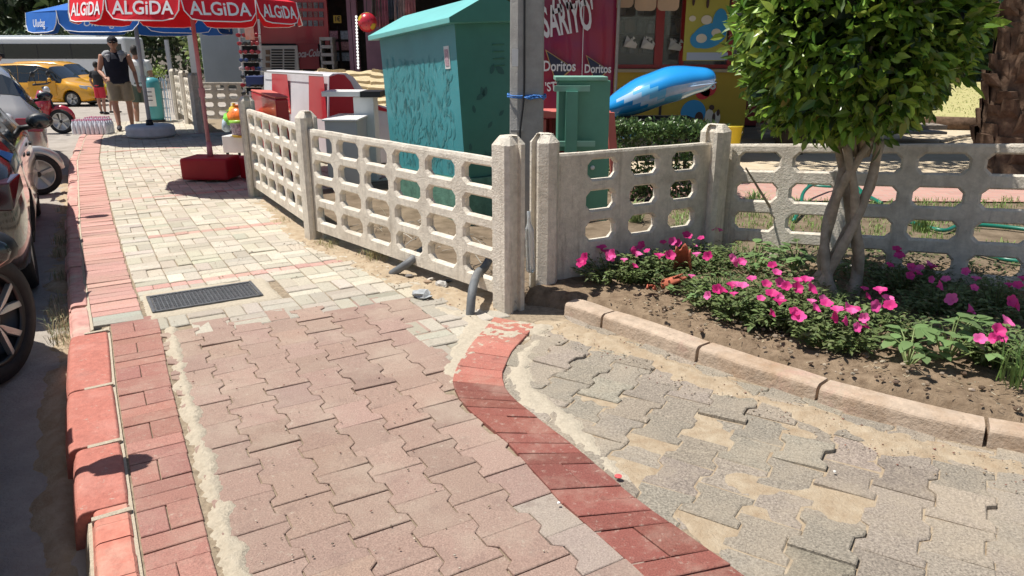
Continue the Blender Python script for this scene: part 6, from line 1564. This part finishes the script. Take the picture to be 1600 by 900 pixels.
# embankment with cars behind the bus
b = MB(); b.hexa([(-70, 52, -1), (-18, 52, -1), (-18, 70, -1), (-70, 70, -1)], [(-70, 53, 1.25), (-18, 53, 1.25), (-18, 70, 1.25), (-70, 70, 1.25)]); structure(b.build('terrace', M_road))
for i, (px, pc, lab, pm) in enumerate([(8, .42, 'white car parked uppermost on the terrace at the left edge', M_busw), (26, .4, 'pale blue-grey car in the middle of the terrace row', M_silpaint), (48, .4, 'silver estate car at the right of the terrace row', M_silpaint)]):
    a = at(px, 70, 56+i*.3); car(SEDAN, lab, (a.x-1.6, 56+i*.4, 1.25), R(20), pm, wr=.3, group='cars on the terrace behind the bus', detail=False)
# ---------------------------------------------------------------- people
M_skin = mat('skin', (.42,.22,.15), .55, .35, nscale=9, namp=.08); M_navy2 = mat('navy_cloth_shirt', (.018,.020,.032), .85, .2, nscale=6, namp=.2); M_khaki = mat('khaki_cloth', (.30,.25,.175), .85, .2, nscale=9, namp=.12); M_hair = mat('dark_hair', (.02,.015,.012), .7); M_shoe = mat('dark_shoe', (.025,.025,.03), .7)
M_wtee = mat('white_tee', (.66,.66,.64), .85, .2, nscale=6, namp=.06); M_olive = mat('olive_cloth', (.11,.12,.09), .85); M_blacktee = mat('black_tee', (.015,.015,.018), .85); M_redshort = mat('red_shorts_cloth', (.55,.03,.05), .85); M_lime = mat('lime_cloth', (.42,.62,.08), .8); M_greyp = mat('grey_cloth', (.35,.36,.37), .85)
def person(loc, rot, H, label, shirt, shorts, legs, arms, sleeve='none', cap=True, glasses=False, broad=1.0, shortlen=.5, facing_detail=True, grey_sunlit_patch=False, longtop=False):
    """legs: [(hipx, kneex, kneey, footx, footy)] ; arms: [(elbow), (hand)] in body units, front = -y"""
    k = H/1.78; root = thing('person', label, 'person', loc, rot); b = broad
    mb = MB()
    mb.tube([(0, .01, .90*k), (0, .0, 1.02*k), (0, -.01, 1.18*k), (0, 0, 1.34*k), (0, .01, 1.44*k)], [.150*b*k, .148*b*k, .165*b*k, .175*b*k, .085*k], 14, flat=.66, up=(0, 1, 0))
    mb.tube([(0, .015, 1.40*k), (0, .0, 1.54*k)], [.062*k, .056*k], 10)
    hx = Vector((0, -.015, 1.645*k)); mb.ell(hx, (.078*k, .098*k, .115*k), 14, 10); mb.ell(hx+Vector((0, -.02, -.055))*k, (.060*k, .075*k, .062*k), 12, 8)
    mb.ell(hx+Vector((0, -.104, -.01))*k, (.014*k, .022*k, .022*k), 8, 6)
    for sg in (-1, 1): mb.ell(hx+Vector((sg*.080, .01, -.01))*k, (.012*k, .022*k, .032*k), 8, 6)
    mb.ell(hx+Vector((0, -.088, -.062))*k, (.026*k, .014*k, .010*k), 8, 6)
    for sg, (kx, ky, fx, fy) in zip((-1, 1), legs):
        hip = Vector((sg*.088*k*b, .01, .93*k)); kn = Vector((kx, ky, .50))*k; ft = Vector((fx, fy, .09))*k
        cm_ = kn.lerp(ft, .32) + Vector((0, .02*k, 0))
        mb.tube([hip, hip.lerp(kn, .45), kn, cm_, ft], [.095*k*b, .080*k*b, .056*k, .058*k, .036*k], 12)
        mb.tube([ft + Vector((0, .05*k, -.05*k)), ft + Vector((0, -.04*k, -.045*k)), ft + Vector((0, -.16*k, -.068*k))], [.036*k, .038*k, .022*k], 10)
    hands = []
    for sg, (el, ha) in zip((-1, 1), arms):
        sh = Vector((sg*.19*b*k, .0, 1.40*k)); el = Vector(el)*k; ha = Vector(ha)*k
        mb.tube([sh+Vector((-sg*.06, 0, .0))*k, sh, sh.lerp(el, .45), el, el.lerp(ha, .35), ha], [.05*k, .060*k*b, .050*k*b, .040*k, .040*k, .026*k], 10)
        d = (ha-el).normalized(); pc = ha+d*.05*k; side = d.cross(Vector((0, 1, 0))); side = side.normalized() if side.length > .1 else Vector((1, 0, 0)); nrm = d.cross(side)
        mb.tube([ha, pc, pc+d*.04*k], [.026*k, .034*k, .032*k], 8, flat=.55)
        for q in range(4):
            o_ = side*(.024-.016*q)*k; ln = (.07, .08, .075, .058)[q]*k; mb.tube([pc+d*.035*k+o_, pc+d*(.035*k+ln*.6)+o_-nrm*.01*k, pc+d*(.03*k+ln)+o_-nrm*.028*k], [.0095*k, .009*k, .007*k], 6)
        mb.tube([pc-side*(-.028)*k, pc+side*.048*k+d*.03*k, pc+side*.045*k+d*.062*k-nrm*.012*k], [.012*k, .010*k, .008*k], 6)
    body = mb.build('body', M_skin, root, remesh=.0085*k, smooth=True)
    # shirt
    mb = MB(); g_ = .012
    mb.tube([(0, .01, .90*k), (0, .0, 1.02*k), (0, -.01, 1.18*k), (0, 0, 1.34*k), (0, .008, 1.43*k), (0, .01, 1.475*k)], [(.168*b+g_)*k, (.165*b+g_)*k, (.175*b+g_)*k, (.182*b+g_)*k, (.13*b+g_)*k, .070*k], 18, flat=.68, up=(0, 1, 0))
    for sg, (el, ha) in zip((-1, 1), arms):
        sh = Vector((sg*.19*b*k, .0, 1.40*k)); el = Vector(el)*k
        if sleeve == 'short': mb.tube([sh+Vector((-sg*.10, 0, .01))*k, sh, sh.lerp(el, .62)], [.07*k, .078*k*b, .070*k*b], 12)
        else: mb.tube([sh+Vector((-sg*.12, 0, .02))*k, sh+Vector((-sg*.01, 0, 0))], [.068*k, .066*k*b], 12)
    mb.build('shirt', shirt, root, remesh=.011*k, smooth=True)
    if grey_sunlit_patch:  # grey cloth panels that also carry painted sunlight on the shoulders
        for sg in (-1, 1):
            mb = MB(); mb.tube([(sg*.07, -.03, 1.475*k), (sg*.13, -.045, 1.445*k), (sg*.185, -.03, 1.40*k)], [.05, .075, .062], 12); mb.tube([(sg*.12, -.085, 1.42*k), (sg*.10, -.115, 1.30*k)], [.055, .03], 10); mb.build('grey_sunlit_panel', M_greyp, root, remesh=.01, smooth=True)
    mb = MB()
    mb.tube([(0, .01, .86*k), (0, .01, .97*k), (0, .01, 1.0*k)], [.165*b*k, .168*b*k, .165*b*k], 16, flat=.70, up=(0, 1, 0))
    for sg, (kx, ky, fx, fy) in zip((-1, 1), legs):
        hip = Vector((sg*.085*k*b, .01, .92*k)); kn = Vector((kx, ky, .50))*k; e = hip.lerp(kn, .85*shortlen/.5 if shortlen < .6 else .9)
        mb.tube([hip, hip.lerp(e, .5), e], [.104*k*b, .104*k*b, .100*k*b], 14)
    mb.build('shorts', shorts, root, remesh=.011*k, smooth=True)
    for sg, (kx, ky, fx, fy) in zip((-1, 1), legs):
        ft = Vector((fx, fy, .05))*k; mb = MB(); mb.tube([ft+Vector((0, .075, .01))*k, ft+Vector((0, .03, .015))*k, ft+Vector((0, -.08, 0))*k, ft+Vector((0, -.19, -.012))*k], [.034*k, .047*k, .048*k, .026*k], 12); mb.build('shoe', M_shoe, root, remesh=.008, smooth=True)
    if cap:
        mb = MB(); mb.lathe([(.093*k, -.005), (.094*k, .03*k), (.080*k, .075*k), (.045*k, .10*k), (0, .108*k)], hx+Vector((0, .005, .02))*k, 18); mb.tube([hx+Vector((0, -.06, .03))*k, hx+Vector((0, -.17, .012))*k], [.075*k, .045*k], 12, flat=.14, up=(1, 0, 0)); mb.build('cap', M_blacktee, root, smooth=True)
    mb = MB(); mb.ell(hx+Vector((0, .022, .012))*k, (.084*k, .092*k, .112*k), 14, 10); mb.build('hair', M_hair, root, smooth=True)
    if glasses:
        mb = MB()
        for sg in (-1, 1): mb.ell(hx+Vector((sg*.034, -.092, .012))*k, (.030*k, .012*k, .020*k), 10, 6)
        mb.box(hx+Vector((0, -.10, .018))*k, (.03, .008, .008)); mb.build('sunglasses', M_trim, root, smooth=True)
    else:
        for sg in (-1, 1): mb = MB(); mb.ell(hx+Vector((sg*.032, -.088, .01))*k, (.013*k, .010*k, .009*k), 8, 6); mb.build('eye', M_shoe, root, smooth=True)
    return root
mp = gp(197, 203, 0)
person((mp.x, mp.y, 0), R(24), 1.80, 'walking man in cap, sunglasses, navy sleeveless shirt and khaki shorts', M_navy2, M_khaki, [(-.12, -.02, -.10, -.14), (.13, .03, .12, .10)], [((-.30, -.02, 1.13), (-.20, -.26, 1.02)), ((.30, .04, 1.12), (.33, -.06, .87))], cap=True, glasses=True, broad=1.15, grey_sunlit_patch=True)
mp = gp(226, 189, 0)
person((mp.x, mp.y, groundz(mp.x, mp.y)+.02), R(200), 1.82, 'man in white T-shirt and olive shorts behind the grey parasol pole', M_wtee, M_olive, [(-.10, -.05, -.12, -.10), (.12, .04, .14, .10)], [((-.27, .04, 1.13), (-.26, -.10, .90)), ((.27, .0, 1.13), (.28, -.12, .90))], sleeve='short', cap=False, broad=1.12)
mp = at(160, 168, 26); person((mp.x, 26, groundz(mp.x, 26)), R(170), 1.76, 'person in black T-shirt and red shorts beside the taxi bonnet', M_blacktee, M_redshort, [(-.1, 0, -.12, .05), (.1, 0, .12, -.08)], [((-.28, .02, 1.13), (-.24, -.16, .96)), ((.28, .02, 1.13), (.27, -.1, .9))], sleeve='short', cap=False)
mp = at(168, 166, 27); person((mp.x+.1, 27.2, groundz(mp.x, 27)), R(150), 1.3, 'child in a lime green top walking beside the red shorts', M_lime, M_greyp, [(-.1, -.06, -.1, -.14), (.1, .04, .1, .1)], [((-.26, .02, 1.13), (-.24, -.1, .92)), ((.26, .02, 1.13), (.25, -.1, .92))], sleeve='short', cap=False)
mp = at(9, 170, 17.5); person((mp.x, 17.5, -.16), R(120), 1.68, 'person with a dark cap whose head shows above the silver hatchback', M_blacktee, M_khaki, [(-.1, 0, -.1, 0), (.1, 0, .1, 0)], [((-.26, .02, 1.13), (-.24, -.1, .92)), ((.26, .02, 1.13), (.25, -.1, .92))], sleeve='short', cap=True)
# ---------------------------------------------------------------- water packs
M_water = mat('bottle_pack', (.72,.74,.78), .15, .6, coat=.5, nscale=20, namp=.15); M_cap = mat('pink_cap', (.75,.25,.40), .4)
def pack(px, py, Y, nx_, ny_, zt, label, z0=0):
    g0 = at(px, py, Y); root = thing('water_pack', label, 'water pack', (g0.x, Y, z0), R(3), 'shrink-wrapped water packs'); mb = MB(); mc = MB(); d = .085
    for i in range(nx_):
        for j in range(ny_):
            c = (d*(i-nx_/2+.5), d*(j+.5), 0); mb.lathe([(0, .0), (.036, 0), (.04, .02), (.037, .09), (.04, .12), (.038, .19), (.016, .235), (.014, .25)], c, 10); mc.cyl((c[0], c[1], .25), (c[0], c[1], .272), .016, n=8)
    mb.build('bottles', M_water, root, smooth=True); mc.build('caps', M_cap, root); return root
pack(140, 209, 14.3, 8, 4, .27, 'front shrink-wrapped pack of pink-capped water bottles at the kerb end'); pack(146, 190, 14.9, 5, 4, .27, 'second water pack just behind the front one', .0)
# teal container
tc_ = at(244, 182, 17.0); tk = thing('gas_container', 'rounded teal container with a white label standing behind the grey parasol pole', 'container', (tc_.x, 17.0, 0)); mb = MB(); hh_ = at(244, 121, 17).z
mb.lathe([(0, .04), (.15, .04), (.17, .1), (.17, hh_-.12), (.14, hh_-.03), (.06, hh_), (0, hh_)], n=24); mb.build('body', M_teal, tk, smooth=True); mb = MB(); mb.lathe([(.173, .35), (.173, .75)], n=12, a0=R(-130), a1=R(-50)); mb.build('label_sheet', M_white, tk, smooth=True); mb = MB(); mb.lathe([(0, 0), (.2, 0), (.2, .05), (0, .05)], n=20); mb.build('foot', M_trim, tk)
mb = MB(); 
for i in range(3): mb.box((0, -.176, .66-.09*i), (.12, .004, .018))
mb.build('label_lines', M_navy, tk)
cr = thing('folded_trolley', 'folded dark wire trolley leaning beside the teal container', 'trolley', (at(258, 184, 17).x, 17, 0)); mb = MB()
for i in range(5): mb.tube([(.06*i-.12, 0, .02), (.06*i-.16, .1, .95)], .012, 6)
for z in (.1, .3, .5, .7, .9): mb.tube([(-.13-.03*z, z*.1, z), (.13-.03*z, z*.1, z)], .010, 6)
mb.build('frame', M_chrome, cr); mb = MB(); mb.lathe([(.04, -.02), (.07, -.02), (.07, .02), (.04, .02)], (-.12, 0, .07), 12, Matrix.Rotation(R(90), 3, 'Y')); mb.build('wheel', M_tyre, cr)
# far fence run beside the pavement
Fa, Fb, Fc = (gp(313, 207).x, gp(313, 207).y+.0), (gp(297, 193).x, gp(297, 193).y), (gp(281, 184).x, gp(281, 184).y)
fr = thing('concrete_fence', 'distant sunlit pierced concrete fence beyond the parasols with three rounded posts', 'fence', (*Fb, 0))
adopt(fr, fence_post(Fa, 1.12, ang(Fa, Fb), w=.2, l=.2, c=.05), fence_post(Fb, 1.12, ang(Fb, Fc), w=.2, l=.2, c=.05), fence_post(Fc, 1.12, ang(Fb, Fc), w=.2, l=.2, c=.05),
    fence_panel(off(Fb, Fa, .1), off(Fa, Fb, .1), .98, .98, .85, 4, 4, mtop=.02, mbot=.05, hw=.7, hh=.7), fence_panel(off(Fc, Fb, .1), off(Fb, Fc, .1), .98, .98, .85, 5, 4, mtop=.02, mbot=.05, hw=.7, hh=.7))
q0, q1 = at(316, 176, 18.6), at(400, 176, 18.6); fr = thing('concrete_fence', 'shaded pierced concrete fence below the pale grey booth panel', 'fence', (q0.x, 18.6, 0))
adopt(fr, fence_panel((q0.x, 18.6), (q1.x, 18.6), .80, .80, .86, 4, 4, mtop=.02, mbot=.03, hw=.75, hh=.66))
W_ = PX(); W_.pbox(312, -10, 379, 131, 19.0, .6); o = W_.build('booth', mat('booth_grey', (.33,.37,.39), .6, nscale=2, namp=.08), bevel=.02)
bo = thing('grey_booth', 'plain pale grey booth wall between the two parasol poles', 'booth', (at(345, 176, 19).x, 19, 0)); o.name = 'wall'; o.parent = bo; o.location = -bo.location
W_ = PX(); W_.pbox(305, -14, 386, -8, 18.9, .9); W_.build('roof', M_white, bo, world=True)
sp = thing('paper_sign', 'tall narrow white paper sign on a dark post left of the grey booth', 'sign', (at(300, 176, 17.8).x, 17.8, 0))
W_ = PX(); W_.pbox(304, 30, 311, 176, 17.85, .08); W_.build('post', M_trim, sp, world=True); W_ = PX(); P = [at(291, 45, 17.8), at(301, 45, 17.8), at(309, 122, 17.8), at(300, 122, 17.8)]; W_.add(P+[p+Vector((0, .01, 0)) for p in P], [(0, 3, 2, 1), (4, 5, 6, 7), (0, 1, 5, 4), (1, 2, 6, 5), (2, 3, 7, 6), (3, 0, 4, 7)]); W_.build('sheet', M_white, sp, world=True)
gbp = thing('bollard_post', 'slim grey upright post in the shade behind the far fence', 'post', (at(267, 178, 20).x, 20, 0)); W_ = PX(); W_.pbox(264, 62, 269, 180, 20, .08); W_.build('shaft', M_greypole, gbp, world=True)
wf = thing('wire_fence', 'low dark wire fence behind the far concrete fence', 'fence', (at(280, 176, 20.5).x, 20.5, 0)); W_ = PX()
for x in range(246, 312, 3): W_.pbox(x, 116, x+.6, 176, 20.5, .01)
for y in (118, 128, 140, 155): W_.pbox(244, y, 314, y+.8, 20.49, .01)
W_.build('mesh', M_greypole, wf, world=True)
# ---------------------------------------------------------------- trees closing the background
M_far = leaf_mat('tree_leaf', (.05,.09,.025), rough=.6, tr=.2); M_trunk = mat('tree_trunk', (.10,.075,.05), .95, .1, nscale=6, namp=.3, bump=.6, bscale=15)
def btree(x, y, z0, hc, r, rz, n, ls, cols, label, trunk_r=.22, name='broadleaf_tree', group='trees closing the background', nb=7, low=0):
    root = thing(name, label, 'tree', (x, y, z0), rnd(0, 3), group); mb = MB(); top = Vector((0, 0, hc)); mb.tube([(0, 0, -.2), (.05, .05, hc*.4), (0, 0, hc*.8)], [trunk_r*1.3, trunk_r, trunk_r*.6], 10)
    lobes = []
    for k in range(nb):
        a = 2*math.pi*k/nb + rnd(-.3, .3); e = Vector((math.cos(a)*r*.55, math.sin(a)*r*.55, hc+rnd(-.4, .5)*rz)); mb.tube([(0, 0, hc*.5), (e.x*.5, e.y*.5, hc*.75), e], [trunk_r*.5, trunk_r*.3, trunk_r*.1], 6); lobes.append((e, rnd(.45, .65)*r))
    lobes.append((Vector((0, 0, hc+rz*.4)), r*.6))
    mb.build('trunk', M_trunk, root, smooth=True); mb = MB()
    for i in range(n):
        c, lr = random.choice(lobes); v = rvec(); p = c + Vector((v.x, v.y, v.z*rz/r))*lr*rnd(.6, 1.05)
        if noise.noise((p+root.location)*.9) > .28: continue
        if p.z+z0 < low: continue
        l = ls*rnd(.6, 1.4); leaf(mb, p, (v+rvec()).normalized(), rvec(), l, l*.6, jcol(random.choice(cols), .25, .08), droop=.2)
    mb.build('crown', M_far, root, colors=True); return root
DK = [(.035,.06,.02), (.05,.08,.025), (.03,.05,.018)]; MDc = [(.06,.10,.03), (.08,.13,.03), (.05,.08,.02)]; LT = [(.14,.20,.05), (.10,.16,.04), (.20,.26,.08)]
TR = [(-46, 66, 1, 6, 6, 5, 2600, .9, DK, 'dark tree over the terrace at the far left'), (-38, 62, 1, 5.5, 5.5, 5, 2600, .9, DK, 'dark tree above the left end of the bus'), (-29, 60, 0, 5.5, 5.5, 5, 2600, .9, MDc, 'dark tree above the right end of the bus'),
      (-21, 58, -.8, 5, 5, 5, 2600, .8, DK, 'dark tree right behind the walking man'), (-15, 52, -.5, 4.5, 5, 4.6, 2600, .8, DK, 'dark tree between man and grey booth'), (-9, 50, 0, 5, 5, 5, 2400, .8, DK, 'dark tree behind the grey booth'),
      (-2.5, 48, 0, 5, 5, 5, 2000, .9, DK, 'dark tree behind the souvenir kiosk'), (5, 46, 0, 5, 5, 5, 2000, .9, DK, 'dark tree behind the snack kiosk'), (12, 46, 0, 4.5, 5, 4.5, 2400, .9, DK, 'dark tree behind the ball crown at the lawn end'), (19, 45, 0, 4.5, 5, 4.5, 2600, .8, DK, 'dark tree seen between ball crown and palm'), (27, 45, 0, 4.5, 5, 4.5, 2200, .9, DK, 'dark tree behind the palm'), (36, 45, 0, 4.5, 5.5, 5, 1800, .9, DK, 'dark tree right of the palm')]
for t in TR: btree(*t[:9], t[9], trunk_r=.3)
btree(-10.6, 30, -.6, 3.0, 2.3, 1.7, 3600, .20, LT+MDc, 'sunlit light green tree behind the two walking men', .12, low=.3)
btree(-14.2, 40, -.7, 2.8, 2.6, 1.8, 2600, .26, LT+MDc, 'light green tree between the bus and the walking man', .12)
btree(-7.8, 24, -.3, 3.4, 2.4, 1.8, 3400, .18, MDc+DK, 'shady tree over the far concrete fence', .14, low=.9)
btree(-6.3, 27, -.2, 2.6, 2.3, 2.4, 3400, .2, DK, 'dark bushy tree behind the paper sign', .16)
btree(4.3, 11.6, 0, 4.7, 3.0, 1.5, 5200, .16, MDc+DK, 'broad tree over the garden, its trunk hidden by the ball crown', .17, low=3.3)
btree(8.3, 12.3, 0, 4.9, 2.7, 1.4, 4200, .16, MDc+DK, 'second broad shade tree right of the palm', .17, low=3.4)
# low hedges closing the foot of the tree lines
for (x, y, L_, rot, lab) in ((-6.0, 25.5, 5.5, 0, 'dark hedge behind the far fences'), (17, 41.5, 30, 0, 'long dark hedge ending the lawn'), (-30, 51, 44, 0, 'dark hedge below the terrace behind the bus')):
    hedge((x, y, -.3 if x < 0 else 0), L_, 1.4, 2.0 if x > -20 else 3.0, R(rot), 5200 if L_ < 10 else 6500, lab, DK, .16 if L_ < 10 else .42, name='tall_hedge')
mb = MB(); P = at(246, 112, 17.6)
for i in range(140): leaf(mb, rvec()*rnd(.05, .22), rvec(), rvec(), .07, .04, jcol((.26,.36,.08), .2))
tag(mb.build('potted_shrub', M_far, colors=True, loc=P), 'small yellow-green shrub showing above the teal container', 'shrub')
